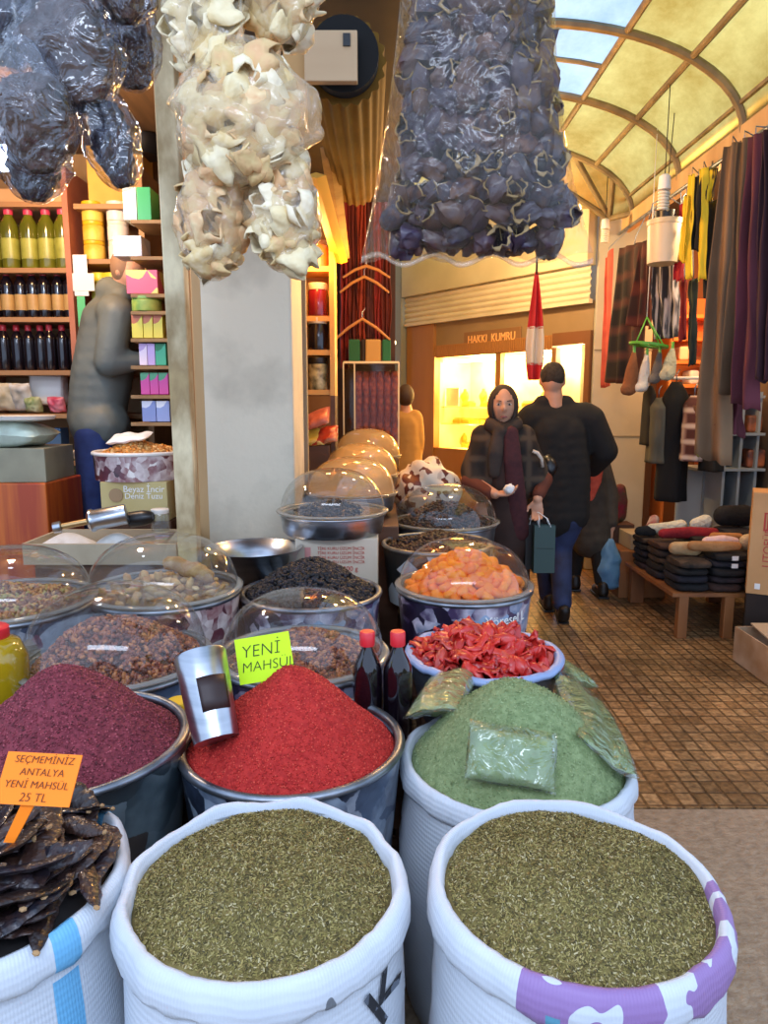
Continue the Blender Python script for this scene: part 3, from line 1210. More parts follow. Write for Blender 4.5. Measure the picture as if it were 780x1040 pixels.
def bottle(name, label, c, r, h, body, cap, group, n=24, neck=.36, lab=None, sh=.62):
    m = MB()
    pr = [(r * .9, 0), (r, h * .03), (r, h * sh), (r * .95, h * (sh + .05)), (r * .8, h * (sh + .11)), (r * .55, h * (sh + .17)), (r * neck, h * (sh + .23)), (r * neck, h * .9)]
    o = tag(m.lathe(pr, n, c).build(name, body, smooth=50), label, 'bottle', group)
    MB().lathe([(r * .50, h * .87), (r * .52, h * .88), (r * .52, h * .99), (r * .46, h)], n, c).build('cap', cap, o, smooth=40)
    if lab:
        MB().lathe([(r * 1.01, h * .16), (r * 1.012, h * .165), (r * 1.012, h * .48), (r * 1.01, h * .485)], n, c, close=False).build('paper_label', lab, o, smooth=40)
    return o


for px, lb in ((373, 'dark syrup bottle with red cap, beside the dome near the lime card'), (404, 'dark syrup bottle with red cap, beside the mint sack')):
    t = D(px, 641, 1.90)
    bottle('syrup_bottle', lb, V((t.x, t.y, t.z - .30)), .0395, .30, SYR, CAPR, 'dark syrup bottles between the tubs')
t = D(388, 641, 1.90)
crate(V((t.x, t.y, 0)), .15, t.z - .3015, 'slatted crate under the two dark syrup bottles')

# ---- tubs with domes
RAIS = isl('raisins', ['6a3220', '86442a', '9c5a34', '542818', 'b0703e', '7a3e24'], .38, coat=.15)
BLKR = isl('black_raisins', ['0c0c10', '15151b', '1c1c24', '09090c', '26242c'], .45, coat=.0, spec=.35)
NUTS = isl('mixed_nuts', ['8a5a34', 'a87444', '6a4226', 'b89058', '9a8a48', '7a4a2a'], .5)
RBASE = mat('raisin_base', '45251a', .6)
BBASE = mat('black_raisin_base', '0c0c10', .6)
NBASE = mat('nut_base', '6a4428', .7)
DOME = clear('dome_plastic', (244, 246, 246), 1.0, .05, .035, (225, 228, 230), base=.05)
DOME2 = clear('dome_plastic_aged', (252, 246, 232), 1.0, .07, .13, (250, 236, 205), base=.05)


def dome(label, c, r, h, mt=DOME, R=None, group=None):
    n = 56
    pr = [(r + .012, .002), (r + .014, .008), (r + .002, .011)] + [(r * math.cos(PI / 2 * i / 14) ** .82 if i < 14 else 0, .011 + h * math.sin(PI / 2 * i / 14)) for i in range(15)]
    o = tag(MB().lathe(pr, n, c, 0, R).build('dome_lid', mt, smooth=35, org=c), label, 'dome lid', group)
    fl = [(r + .006 + .014 * math.cos(a), .006 + .006 * math.sin(a)) for a in [2 * PI * i / 8 for i in range(8)]]
    MB().lathe(fl, n, c, 0, R, close=True).build('flange', FLANGE, o, smooth=180)
    return o


DOME3 = clear('dome_plastic_honey', (255, 244, 220), 1.0, .07, .42, (252, 228, 180), base=.05)
FLANGE = clear('dome_flange', (226, 228, 226), .9, .1, .45, (214, 216, 212))


def pos(px, py, wpx, dia):
    return D(px, py, dia * FOC / wpx)


TA = pos(119, 672, 186, .55)
TB = pos(8, 614, 172, .56)
TC = pos(167, 601, 157, .56)
TD = pos(308, 668, 174, .53)
TE = pos(316, 601, 146, .55)
TG = pos(471, 597, 140, .55)
specs = [
    ('A', TA, .27, PR_BLUE, 'brown raisin tub behind the sumac, under a clear dome', RAIS, RBASE, .15, BEAN, (.008, .012)),
    ('B', TB, .27, PR_BLUE, 'shelled nut tub with blue dark print beside the oil jar', NUTS, NBASE, .08, BEAN, (.009, .014)),
    ('C', TC, .27, PR_DATE, 'dried root tub with red brown print near the silver bowl', None, None, .05, None, None),
    ('D', TD, .255, PR_BERRY, 'brown raisin tub behind the red pepper, under a clear dome', RAIS, RBASE, .10, BEAN, (.008, .012)),
    ('E', TE, .265, PR_BERRY, 'open printed tub heaped with black raisins', BLKR, BBASE, .135, BEAN, (.010, .015)),
    ('G', TG, .265, PR_BERRY, 'printed apricot tub beside the aisle, under a clear dome', None, None, .12, None, None),
]
for key, c, r, pm, lab, mt, bs, h, proto, sz in specs:
    o = tub('printed_tub', lab, c, r, .27, pm, clabel='dark slatted crate under the ' + {'A': 'raisin tub behind the sumac', 'B': 'nut tub', 'C': 'root tub', 'D': 'raisin tub behind the red pepper', 'E': 'black raisin tub', 'G': 'apricot tub'}[key])
    if mt:
        f = mound_fn(r * .95, h, 1.0, rnd=.5, amp=.02, fq=5, seed=ord(key))
        nm = {'A': 'raisins', 'B': 'shelled_nuts', 'D': 'raisins', 'E': 'black_raisins'}[key]
        pile(nm, {'A': 'heap of brown raisins in the dome covered tub behind the sumac', 'B': 'heap of shelled nuts in the tub beside the oil jar', 'D': 'heap of brown raisins in the dome covered tub behind the red pepper', 'E': 'pointed heap of black raisins in the open tub'}[key],
             'dried fruit' if key != 'B' else 'nuts', c - V((0, 0, .02)), r * .925, f, bs, mt, proto, 2600 if key != 'B' else 1800, sz[0], sz[1], .006, (1, .75, 1), 1.2, 60)
for c, r, h, lab in ((TA, .262, .215, 'clear plastic dome over the raisins behind the sumac'), (TB, .262, .17, 'clear plastic dome over the shelled nuts'), (TC, .262, .19, 'clear plastic dome over the dried roots'), (TD, .248, .19, 'clear plastic dome over the raisins behind the lime card'), (TG, .256, .175, 'clear plastic dome over the orange apricots')):
    dome(lab, c + V((0, 0, .012)), r, h)
text('Yöresel L', .05, WHITEINK, [x for x in bpy.data.objects if x.get('label') == specs[5][4]][0], None, 'printed_word', warp=lambda co: V((TG.x + (.2655 + co.z) * math.cos(-1.02 + co.x / .265), TG.y + (.2655 + co.z) * math.sin(-1.02 + co.x / .265), TG.z - .062 + co.y)))

# apricots, one by one
APR = objrnd('apricot_skin', ['ee6a00', 'f68000', 'ff9208', 'f27200'], .55, .1)
vs = []
for x, y, z in ICO[2][0]:
    k = .6 + .12 * noise.noise(V((x * 1.6, y * 1.6, z * 1.6)))
    zz = z * k * (1 - .35 * math.exp(-((x * x + y * y) / .12)))
    vs.append((x * (1 + .1 * noise.noise(V((y, z, 3)))) * .025, y * .025 * (.9 + .15 * noise.noise(V((x * 2, z * 2, 1)))), zz * .027))
ap = MB().add(vs, ICO[2][1]).build('dried_apricot', APR, smooth=180, org=(0, 0, 0))
tag(ap, 'bright orange dried apricot in the dome covered tub', 'apricot', 'dried apricots under the dome')
fg = mound_fn(.235, .15, 1.0, rnd=.6, amp=.012, seed=4)
tag(mound(MB(), TG - V((0, 0, .03)), .235, fg).build('apricot_fill', mat('apricot_fill', 'd0701c', .6)), 'packed orange dried apricots below the top layer', 'dried apricots', kind='stuff')
for i in range(150):
    rho = .22 * math.sqrt((i + .5) / 150)
    a = i * 2.39996
    loc = V((TG.x + rho * math.cos(a), TG.y + rho * math.sin(a), TG.z - .018 + fg(rho, a) + random.uniform(0, .012)))
    rot = Euler((random.uniform(-.8, .8), random.uniform(-.8, .8), random.uniform(0, 6.28)))
    if i == 0:
        ap.location, ap.rotation_euler = loc, rot
    else:
        dup(ap, loc, rot, random.uniform(1.0, 1.4))

# dried roots
TUR = objrnd('root_skin', ['b08a54', 'c8a468', '9a7444', 'd8bc88'], .75, 0, .5, 60)
fc = mound_fn(.25, .05, 1.0, rnd=.6, amp=.012, seed=5)
tag(mound(MB(), TC - V((0, 0, .02)), .255, fc).build('root_chips', mat('root_chip', '94704a', .8, col2='c0a070', sc=30, tex='voronoi', lo=.2, hi=.8, bump=.6)), 'fine pale chips below the dried roots', 'root chips', kind='stuff')
m = MB()
m.tube([V((-.06 + .12 * i / 14, .012 * math.sin(i * .4), .004 * math.sin(i * .8))) for i in range(15)], [.009 + .0065 * math.sin(PI * i / 14) ** .5 + (.0016 if i % 2 else 0) for i in range(15)], 10)
rt = tag(m.build('turmeric_root', TUR, smooth=60, org=(0, 0, 0)), 'long ringed turmeric root lying across the root tub, under the clear dome', 'root')
rt.location = D(208, 575, TC.y / .97) + V((.0, -.05, .045))
rt.location = TC + V((.085, .03, .075))
rt.rotation_euler = (0, .12, -.25)
rt.scale = (1.75, 1.9, 1.9)
m = MB().blob((0, 0, 0), (.028, .016, .012), 2, .5, 2, 3).build('root_chunk', TUR, smooth=180, org=(0, 0, 0))
tag(m, 'pale brown dried root chunk in the tub near the silver bowl', 'root', 'dried root chunks under the dome')
for i in range(70):
    rho = .23 * math.sqrt((i + .5) / 70)
    a = i * 2.39996
    loc = V((TC.x + rho * math.cos(a), TC.y + rho * math.sin(a), TC.z - .012 + fc(rho, a) + random.uniform(0, .012)))
    if i == 0:
        m.location = loc
    else:
        dup(m, loc, rrot() if i % 2 else Euler((0, 0, i * 1.3)), random.uniform(.6, 1.25))

# dried tomato / pepper pieces, one by one, in the blue rimmed basin
TJ = D(491, 664, 2.22)
bs = tag(MB().lathe([(.19, TJ.z - .2), (.235, TJ.z - .02), (.24, TJ.z), (.232, TJ.z), (.18, TJ.z - .185), (0, TJ.z - .185)], 48, (TJ.x, TJ.y, 0)).build('plastic_basin', mat('basin_grey', '3c4048', .5), smooth=50), 'basin full of red dried tomatoes between mint sack and apricots', 'basin')
m = MB()
m.lathe([(.232 + .016 * math.cos(a), TJ.z + .012 * math.sin(a)) for a in [2 * PI * i / 10 for i in range(10)]], 60, (TJ.x, TJ.y, 0), close=True, fn=lambda p, a, k: V((p.x, p.y, p.z + .008 * noise.noise(V((math.cos(a) * 5, math.sin(a) * 5, 1))))))
m.build('bag_edge', mat('blue_bag_edge', '8fa4cc', .4), bs, smooth=180)
crate(V((TJ.x, TJ.y, 0)), .3, TJ.z - .2, 'dark slatted crate under the dried tomato basin')
TOM = objrnd('dried_tomato', ['a8120f', 'c42420', 'd63a30', '9a0f10', 'e0604c'], .35, .25, .4, 25)
toms = []
for kk in range(3):
    def ff(u, v, kk=kk):
        x, y = (u - .5) * .085, (v - .5) * (.042 * (1 - .55 * abs(2 * u - 1) ** 2))
        return V((x, y, .016 * math.cos((v - .5) * 3) + .014 * math.sin(u * 4 + kk * 2) + .006 * noise.noise(V((u * 5, v * 5, kk)))))
    o = MB().sheet(12, 7, ff).build('dried_tomato', TOM, smooth=180, solid=.005, org=(0, 0, 0))
    toms.append(tag(o, 'curled red dried tomato piece in the blue rimmed basin', 'dried tomato', 'dried tomatoes in the basin'))
fj = mound_fn(.22, .075, 1.0, rnd=.7, amp=.01, seed=6)
tag(mound(MB(), TJ - V((0, 0, .04)), .222, fj).build('tomato_fill', mat('tomato_fill', '7a0f0e', .6)), 'packed red dried tomatoes below the top layer', 'dried tomatoes', kind='stuff')
for i in range(170):
    rho = .21 * math.sqrt((i + .5) / 170)
    a = i * 2.39996
    loc = V((TJ.x + rho * math.cos(a), TJ.y + rho * math.sin(a), TJ.z - .022 + fj(rho, a) + random.uniform(0, .014)))
    rot = Euler((random.uniform(-.7, .7), random.uniform(-.6, .6), random.uniform(0, 6.28)))
    if i < 3:
        toms[i].location, toms[i].rotation_euler = loc, rot
    else:
        dup(toms[i % 3], loc, rot, random.uniform(.7, 1.05))

# ---- dark fruit tubs further along
TI = D(444, 552, 3.42)
TH = D(452, 532, 3.95)
PLUM = isl('dark_fruit', ['1e1210', '2c1a16', '3a221a', '160e0c', '4a2c20'], .5, coat=.0, spec=.35)
GRIDP = mat('tub_print_grid', '10161c', .4, col2='b8c0c8', sc=9, tex='voronoi', lo=.72, hi=.76)
tub('printed_tub', 'open tub of dark dried dates with silver rim behind the apricots', TI, .262, .27, GRIDP, clabel='dark slatted crate under the open date tub')
pile('dried_dates', 'low heap of dark dried dates in the open silver rimmed tub', 'dried fruit', TI - V((0, 0, .02)), .25, mound_fn(.252, .05, 1.0, rnd=.6, amp=.02, fq=5, seed=3), BBASE, PLUM, BEAN, 900, .013, .02, .008, (1, .7, 1), 1.0, 60)
tub('printed_tub', 'dome covered tub of dark figs nearest the woman', TH, .28, .33, GALV, clabel='dark slatted crate under the fig tub')
pile('dried_figs', 'heap of dark dried figs under the dome nearest the woman', 'dried fruit', TH - V((0, 0, .02)), .268, mound_fn(.27, .13, 1.0, rnd=.6, amp=.02, fq=5, seed=5), BBASE, PLUM, BEAN, 900, .014, .022, .01, (1, .75, 1), 1.0, 60)
dome('clear plastic dome over the dark figs nearest the woman', TH + V((0, 0, .012)), .284, .20, DOME)

# ---- steel dishes on the raised counter, the first on a carton
TF = D(338, 521, 3.22)
GOLDN = isl('roasted_nuts', ['c08a3c', 'd8a44c', 'a87430', 'e0b868'], .5)


def dish(label, c, r, h, mt, dm, dlab, base, nm, nlab, cat, clutter=BEAN, group=None):
    o = tag(MB().lathe([(r * .93, c.z - h), (r * .96, c.z - h + .01), (r, c.z - .006), (r, c.z), (r * .975, c.z), (r * .93, c.z - h + .015), (0, c.z - h + .015)], 48, (c.x, c.y, 0)).build('steel_dish', STEEL, smooth=50), label, 'dish', group)
    MB().lathe([(r + .008 * math.cos(a), c.z + .006 * math.sin(a)) for a in [2 * PI * i / 8 for i in range(8)]], 48, (c.x, c.y, 0), close=True).build('rim', STEEL, o, smooth=180)
    pile(nm, nlab, cat, c - V((0, 0, .03)), r * .93, mound_fn(r * .93, .075, 1.0, rnd=.6, amp=.012, seed=r), base, mt, clutter, 450, .011, .016, .006, (1, .75, 1), 1.0, 60)
    dome(dlab, c + V((0, 0, .008)), r * 1.0, .185, dm)


dish('round steel dish of black olives on the pale carton', TF, .235, .085, BLKR, DOME, 'clear dome over the steel dish on the carton', BBASE, 'black_raisins', 'black raisins under the dome on the carton', 'dried fruit')
bx = V((D(342, 560, 3.1).x, TF.y, TF.z - .0865))
z0 = .5
m = MB().box((bx.x, bx.y, (bx.z + z0) / 2), (.36, .32, bx.z - z0))
o = tag(m.build('carton', mat('pale_carton', 'c8b8a0', .8, col2='d2c4ae', sc=5), smooth=0, bevel=.004), 'pale carton with red printing under the steel dish', 'carton')
yf = bx.y - .161
for i in range(4):
    text('TİRE KURU ÜZÜM İNCİR', .018, REDINK, o, frame((bx.x + .02, yf - .001, bx.z - .045 - .02 * i), (1, 0, 0), (0, 0, 1)), 'printed_line')
text('300 g', .03, REDINK, o, frame((bx.x + .06, yf - .001, bx.z - .135), (1, 0, 0), (0, 0, 1)), 'printed_line')
m = MB().box((bx.x - .125, yf - .001, bx.z - .09), (.026, .002, .10))
m.build('red_mark', mat('faded_red', 'd0908a', .8), o, smooth=0)
crate(V((bx.x, bx.y, 0)), .36, z0, 'dark slatted crate under the pale carton')
pd = None
names = ['second from the front', 'third from the front', 'last before the sausage case']
for i, (px, py, t) in enumerate(((357, 502, 3.85), (366, 483, 4.5), (373, 464, 5.15))):
    c = D(px, py, t)
    dish('domed steel dish of roasted nuts along the counter, ' + names[i], c, .235, .085, GOLDN, DOME3, 'honey lit clear dome on the counter, ' + names[i], mat('roast_base', 'a87430', .7), 'roasted_nuts', 'roasted nuts under the counter dome, ' + names[i], 'nuts')
    pd = c
cy0, cy1 = 3.48, 5.45
zt = D(357, 502, 3.85).z - .0865
m = MB()
m.box((D(357, 502, 3.85).x + .02, (cy0 + cy1) / 2, zt - .4), (.46, cy1 - cy0, .74))
o = tag(m.build('counter', WOODD, smooth=0, bevel=.006), 'long dark wooden counter under the row of domed dishes', 'counter')
for i, (px, py, t) in enumerate(((366, 483, 4.5), (373, 464, 5.15))):
    c = D(px, py, t)
    hh = c.z - .0865 - (zt - .03)
    tag(MB().box((c.x, c.y, zt - .03 + hh / 2), (.38, .38, hh - .001)).build('riser_block', WOODD, smooth=0, bevel=.004), 'dark wooden riser under the domed dish ' + names[i + 1], 'riser')
# pale spotted sack of dates beside the counter
c = P(434, 500, 4.35)
m = MB().blob(c + V((0, 0, .0)), (.20, .17, .20), 4, .25, 2.2, 3)
o = tag(m.build('spotted_bag', mat('spotted_bag_print', 'dccab0', .5, col2='6a3426', sc=30, tex='voronoi', lo=.74, hi=.78, bump=.3, bsc=8), smooth=180), 'pale plump bag printed with brown spots behind the fig dome', 'bag')
crate(V((c.x, c.y, 0)), .34, c.z - .175, 'dark slatted crate under the spotted bag')
# empty steel bowl by the pillar
c = D(258, 556, 3.02)
o = tag(MB().lathe([(.15, c.z - .12), (.165, c.z - .11), (.195, c.z), (.207, c.z + .004), (.205, c.z - .002), (.188, c.z - .006), (.155, c.z - .08), (0, c.z - .085)], 48, (c.x, c.y, 0)).build('steel_bowl', STEEL, smooth=60), 'wide steel bowl at the foot of the chipped pillar', 'bowl')
crate(V((c.x, c.y, 0)), .26, c.z - .12, 'dark slatted crate under the steel bowl')
# oil jar at the edge
c = D(-6, 682, 1.95)
OILJ = mat('yellow_oil', 'b89410', .12, coat=.7, col2='8f7a14', sc=4)
o = tag(MB().lathe([(.075, -.13), (.088, -.11), (.088, .04), (.07, .085), (.04, .10)], 40, c).build('oil_jar', OILJ, smooth=50), 'round glass jar of yellow oil beside the sumac tub', 'jar')
MB().lathe([(.042, .095), (.046, .1), (.046, .125), (.04, .13)], 30, c).build('lid', CAPR, o, smooth=40)
crate(V((c.x, c.y, 0)), .16, c.z - .131, 'slatted crate under the jar of yellow oil')
# ------------------------------------------------------------------ spice shop shelves behind the counter
YB = 4.5
SX0, SX1 = P(-30, 300, YB).x, P(150, 300, YB).x
XD = P(80, 300, YB).x
shelf = thing('shelf_unit', 'tall brown wooden shelf unit along the back of the spice shop', 'shelf', ((SX0 + XD) / 2, YB + .15, .44))
zb = {k: P(40, k, YB - .1).z for k in (272, 322, 376, 420, 468, 512)}
for k, z in zb.items():
    MB().box(((SX0 + XD) / 2, YB + .09, z - .016), (XD - SX0, .40, .03)).build('shelf_board', SHELFW, shelf, smooth=0, bevel=.003)
for x in (SX0, XD):
    MB().box((x, YB + .09, 1.65), (.035, .42, 2.4)).build('upright', mat('upright_wood', 'a8644c', .6, col2='b8765a', sc=4), shelf, smooth=0, bevel=.003)
zc = {k: P(115, k, YB - .1).z for k in (207, 263, 318, 376, 420, 468)}
unit2 = thing('shelf_unit', 'narrow brown shelf unit with yellow and white jars behind the man', 'shelf', ((XD + SX1) / 2, YB + .15, .44))
for k, z in zc.items():
    MB().box(((XD + SX1) / 2 + .03, YB + .09, z - .016), (SX1 - XD - .03, .40, .03)).build('shelf_board', SHELFW, unit2, smooth=0, bevel=.003)
MB().box((SX1 + .02, YB + .09, 1.65), (.035, .42, 2.4)).build('upright', SHELFW, unit2, smooth=0, bevel=.003)
OILB = mat('olive_oil_bottle', '4e5218', .15, coat=.6, col2='74761e', sc=3)
DRK = mat('dark_bottle', '141018', .15, coat=.5)
PINKC = mat('pink_cap', 'd8405c', .4)
REDC = mat('dull_red_cap', 'c8323a', .4)
OLAB = mat('oil_bottle_label', 'a8a84c', .4, col2='7a7c28', sc=9)
PLAB = mat('amber_label', 'c8a868', .5, col2='a87c48', sc=4)
yb = YB - .03
sp = lambda px: P(px, 300, yb).x
ob = None
for row, xs, zk, r, h, body, cap, lab, gl, gg in (
        (0, (-4, 15, 34, 52, 69), 272, .052, .36, OILB, PINKC, OLAB, 'big yellow green oil bottle with pink cap on the top bottle shelf', 'oil bottles on the top bottle shelf'),
        (1, (-5, 8, 21, 34, 46, 59, 71), 322, .037, .285, DRK, REDC, PLAB, 'dark bottle with amber label and red cap on the middle bottle shelf', 'dark labelled bottles on the middle bottle shelf'),
        (2, (-11, 1, 13, 25, 37, 48, 60, 72), 376, .036, .275, DRK, REDC, None, 'plain dark bottle with red cap on the lowest bottle shelf', 'plain dark bottles on the lowest bottle shelf')):
    first = None
    for px in xs:
        loc = V((sp(px), yb + random.uniform(-.012, .012), zb[zk]))
        if first is None:
            first = bottle('oil_bottle' if row == 0 else 'dark_bottle', gl, loc, r, h, body, cap, gg, 22, .42, lab, .66)
        else:
            dup(first, V((loc.x, loc.y, first.location.z)), random.uniform(-1, 1))


def jar(name, label, c, r, h, body, cap, group=None, cat='jar'):
    o = tag(MB().lathe([(r * .96, 0), (r, .006), (r, h * .74), (r * .9, h * .8), (r * .9, h * .82)], 24, c).build(name, body, smooth=50), label, cat, group)
    MB().lathe([(r * .95, h * .8), (r * .98, h * .82), (r * .98, h * .98), (r * .92, h)], 24, c).build('lid', cap, o, smooth=40)
    return o


YJ = mat('yellow_tub_plastic', 'e8b41e', .4)
YJ2 = mat('yellow_tub_label', 'd89c18', .5, col2='f0d060', sc=9)
z = zc[263]
for col, (px, body, cap, nm) in enumerate(((96, YJ2, YJ, 'yellow'), (121, WHITEP, mat('ivory_lid', 'e8e4d0', .4), 'white'))):
    x = P(px, 250, yb).x
    for k in range(3):
        jar('spice_jar', 'round %s tub, %s of its stack of three' % (nm, ('bottom one', 'middle one', 'topmost')[k]), V((x, yb, z + k * .112)), .062, .111, body, cap, 'stacked tubs on the narrow shelf')
z = zc[318]
for px, cc, c2, lb in ((103, 'b8b450', '8aa040', 'yellow green tin just behind the collar of the grey jacket'), (116, 'd8d0b0', 'a8b050', 'cream and green tin on the shelf above the grey jacket')):
    c = P(px, 300, yb)
    jar('tin', lb, V((c.x, yb, z)), .055, .24, mat('tin_print', cc, .4, col2=c2, sc=9), mat('tin_lid', 'd8c838', .4), cat='tin')


def pbox(name, label, c, d, mt, group=None, cat='box', rz=0, bevel=.004):
    R = Matrix.Rotation(rz, 3, 'Z')
    return tag(MB().box(c, d, R).build(name, mt, smooth=0, bevel=bevel), label, cat, group)


GRN = mat('green_board', '1f8a4c', .5)
# boxes stacked on the side shelf next to the post
YS = 3.85
side = thing('side_shelf', 'shelf of small coloured tea boxes beside the weathered post', 'shelf', (P(157, 300, YS).x, YS, .44))
rows = [(228, 195), (264, 242), (301, 276), (318, 303), (345, 320), (372, 349), (401, 378), (428, 407)]
for i, (yb_, yt_) in enumerate(rows):
    x0, x1 = P(140, yb_, YS).x, P(180, yb_, YS).x
    zz = P(155, yb_, YS).z
    MB().box(((x0 + x1) / 2, YS + .02, zz - .012), (x1 - x0, .26, .018)).build('shelf_board', WOOD, side, smooth=0, bevel=.002)
MB().box((P(181, 300, YS).x, YS + .02, 1.6), (.02, .28, 2.3)).build('upright', WOOD, side, smooth=0)
bxs = [
    (0, 136, 149, 'd8e2da', None, 'pale half of the green and white carton pair high by the post', 195),
    (0, 149.6, 163, '2e9a58', None, 'green carton at the top of the side shelf by the post', 195),
    (1, 124, 152, 'c2c4cc', 'aeb2bc', 'wide grey carton on the side shelf under the green carton', 243),
    (2, 135, 166, 'd8607c', 'e8d070', 'pink and yellow tea box, with a white band, on the side shelf', 277),
    (4, 138, 149, 'd8cc50', 'b86a48', 'first yellow fruit tea box of three in a row', 321),
    (4, 149.6, 159, 'd8cc50', 'b86a48', 'middle yellow fruit tea box of three in a row', 321),
    (4, 159.6, 169, 'd8cc50', 'b86a48', 'yellow fruit tea box next to the post, last of three', 321),
    (5, 144, 152, 'e8d8e8', 'b8a0d0', 'white and lilac tea box beside the sleeve of the man', 350),
    (5, 152.4, 160, 'c0a8dc', None, 'plain lilac tea box between the white and the green one', 350),
    (5, 160.4, 171, '48b088', '207a50', 'green tea box beside the lilac one near the post', 350),
    (6, 144, 153, 'd050a0', '58a078', 'first pink and green tea box of three', 379),
    (6, 153.4, 162, 'd050a0', '58a078', 'middle pink and green tea box of three', 379),
    (6, 162.4, 172, 'd050a0', '58a078', 'pink and green tea box next to the post, last of three', 379),
    (7, 144, 158, '8c9cd0', 'dce2f2', 'blue and white tea box at the bottom of the side shelf', 407),
    (7, 158.6, 172, '9cacdc', 'e8ecf6', 'pale blue tea box beside the post at the bottom of the side shelf', 407),
]
for r, a, b_, c1, c2, lb, yt in bxs:
    yb_ = rows[r][0]
    z0, z1 = P(155, yb_, YS).z, P(155, yt, YS).z
    x0, x1 = P(a, 300, YS).x, P(b_, 300, YS).x
    pbox('tea_box', lb, ((x0 + x1) / 2, YS - .02, (z0 + z1) / 2), (x1 - x0, .14, z1 - z0 - .002), mat('tea_box_print', c1, .45, col2=c2, sc=13, tex='voronoi', lo=.45, hi=.55) if c2 else mat('tea_box_print', c1, .45), bevel=.002)
c = P(152, 317.5, YS)
jar('round_tin', 'low round green tin on the side shelf above the yellow boxes', V((c.x, YS - .04, P(155, 318, YS).z)), .075, .075, mat('green_tin', '6a9a48', .4, col2='c0c860', sc=12), mat('green_tin_lid', '88b060', .4), cat='tin')
# green and white cards hanging on the upright
c = P(81, 262, YB - .15)
m = MB()
for a, b_, y0, y1 in ((72, 89, 258, 300), (72, 95, 277, 295)):
    p, q = P(a, y0, YB - .16), P(b_, y1, YB - .16)
    m.box(((p.x + q.x) / 2, YB - .14 - (.003 if a == 72 and b_ == 95 else 0), (p.z + q.z) / 2), (q.x - p.x, .003, p.z - q.z))
tag(m.build('hanging_paper', TAGW, smooth=0), 'white paper notes pinned on the shelf upright', 'paper')
p, q = P(78, 301, YB - .14), P(88, 332, YB - .14)
tag(MB().box(((p.x + q.x) / 2, YB - .14, (p.z + q.z) / 2), (q.x - p.x, .004, p.z - q.z)).build('hanging_card', mat('mint_green_card', '5cc080', .6), smooth=0), 'mint green card hanging below the white paper notes', 'card')

# goods on the lower shelves
def packet(label, c, d, col, col2=None, seed=1., rz=0.):
    o = tag(pillow(MB(), V(c), V((math.cos(rz), 0, math.sin(rz))), V((0, -.35, .93)), V((0, -.93, -.35)), d[0], d[1], d[2], seed).build('packet', mat('packet_print', col, .35, col2=col2, sc=12), smooth=180), label, 'packet', 'packets on the lower shelves')
    lo = min((o.matrix_basis @ v.co).z for v in o.data.vertices)
    o.location.z += c[2] - d[1] - .0 - lo if False else 0
    return o


zz = zb[420]
for px, dx, col, c2, lb in ((6, .10, 'c8b48c', 'e0d4b8', 'cream packet of dry goods at the shelf end above the foil boxes'), (22, .07, 'b8ac98', 'e4e2da', 'grey white packet leaning beside the cream packet'), (34, .05, '8a9a5c', 'c8c8a0', 'green packet in front of the white plastic block'), (58, .05, 'c8405c', 'e8a0a8', 'pink packet under the white plastic block')):
    c = P(px, 400, YB - .05)
    packet(lb, (c.x, YB - .06, zz + (.10 if px < 30 else .055)), (dx, .09 if px < 30 else .05, .035), col, c2, px)
c = P(45, 392, YB)
tag(MB().box((c.x, YB + .06, zz + .15), (.21, .12, .20), Matrix.Rotation(.06, 3, 'Y')).build('plastic_block', WHITEP, smooth=0, bevel=.025), 'rounded white plastic container lying on the packet shelf', 'container')
c = P(55, 455, YB)
pbox('blue_box', 'blue carton on the shelf behind the foil boxes', (c.x, YB + .02, zb[468] + .10), (.13, .12, .198), mat('blue_carton', '4a6a8c', .5))
for px, col, lb in ((62, 'b88a5c', 'small tan packet lying beside the blue carton'), (72, 'c8bcae', 'small pale packet lying next to the jeans of the man')):
    c = P(px, 460, YB)
    packet(lb, (c.x, YB - .07, zb[468] + .035), (.06, .03, .03), col, 'e0d0b0', px)
c = P(72, 496, YB)
packet('olive green bag of herbs on the bottom shelf beside the jeans', (c.x, YB - .02, zb[512] + .15), (.14, .15, .06), '7a7a48', '3a3c28', 4.)

# foil boxes and the orange crate in front of the shelves
c = P(14, 520, 3.5)
cr_ = mat('red_orange_lacquer', 'a8401c', .4, col2='d06a24', sc=6, stretch=(3, 3, .2), lo=.4, hi=.7)
x1 = P(51, 520, 3.5).x
zt, zm, zl = P(20, 490, 3.5).z, P(20, 455, 3.5).z, P(20, 428, 3.5).z
pbox('lacquered_chest', 'red orange streaked wooden chest under the olive cartons', (x1 - .26, 3.68, zt / 2 + .22), (.52, .42, zt - .44), cr_, cat='chest', bevel=.008)
OLC = mat('olive_carton', '7c7660', .45, col2='958e74', sc=5)
pbox('olive_carton', 'grey olive carton directly on the red orange chest', (x1 - .25, 3.66, (zt + zm) / 2), (.48, .36, zm - zt - .002), OLC, cat='carton', rz=.04)
m = pillow(MB(), V((x1 - .30, 3.64, zm + .062)), V((1, 0, 0)), V((0, .9, 0)), V((0, 0, 1)), .25, .17, .07, 2.)
tag(m.build('foil_packet', mat('foil_packet', '8c8a74', .3, col2='c4d4c4', sc=6, bump=.4), smooth=180), 'shiny green grey foil packet lying on the olive carton', 'packet')
c = P(9, 432, 3.5)
tag(MB().lathe([(.06, 0), (.155, .012), (.165, .03), (.155, .032), (.06, .018), (0, .018)], 32, V((c.x, 3.62, zm + .125))).build('white_tray', WHITEP, smooth=50), 'shallow white tray resting on the foil packet', 'tray')

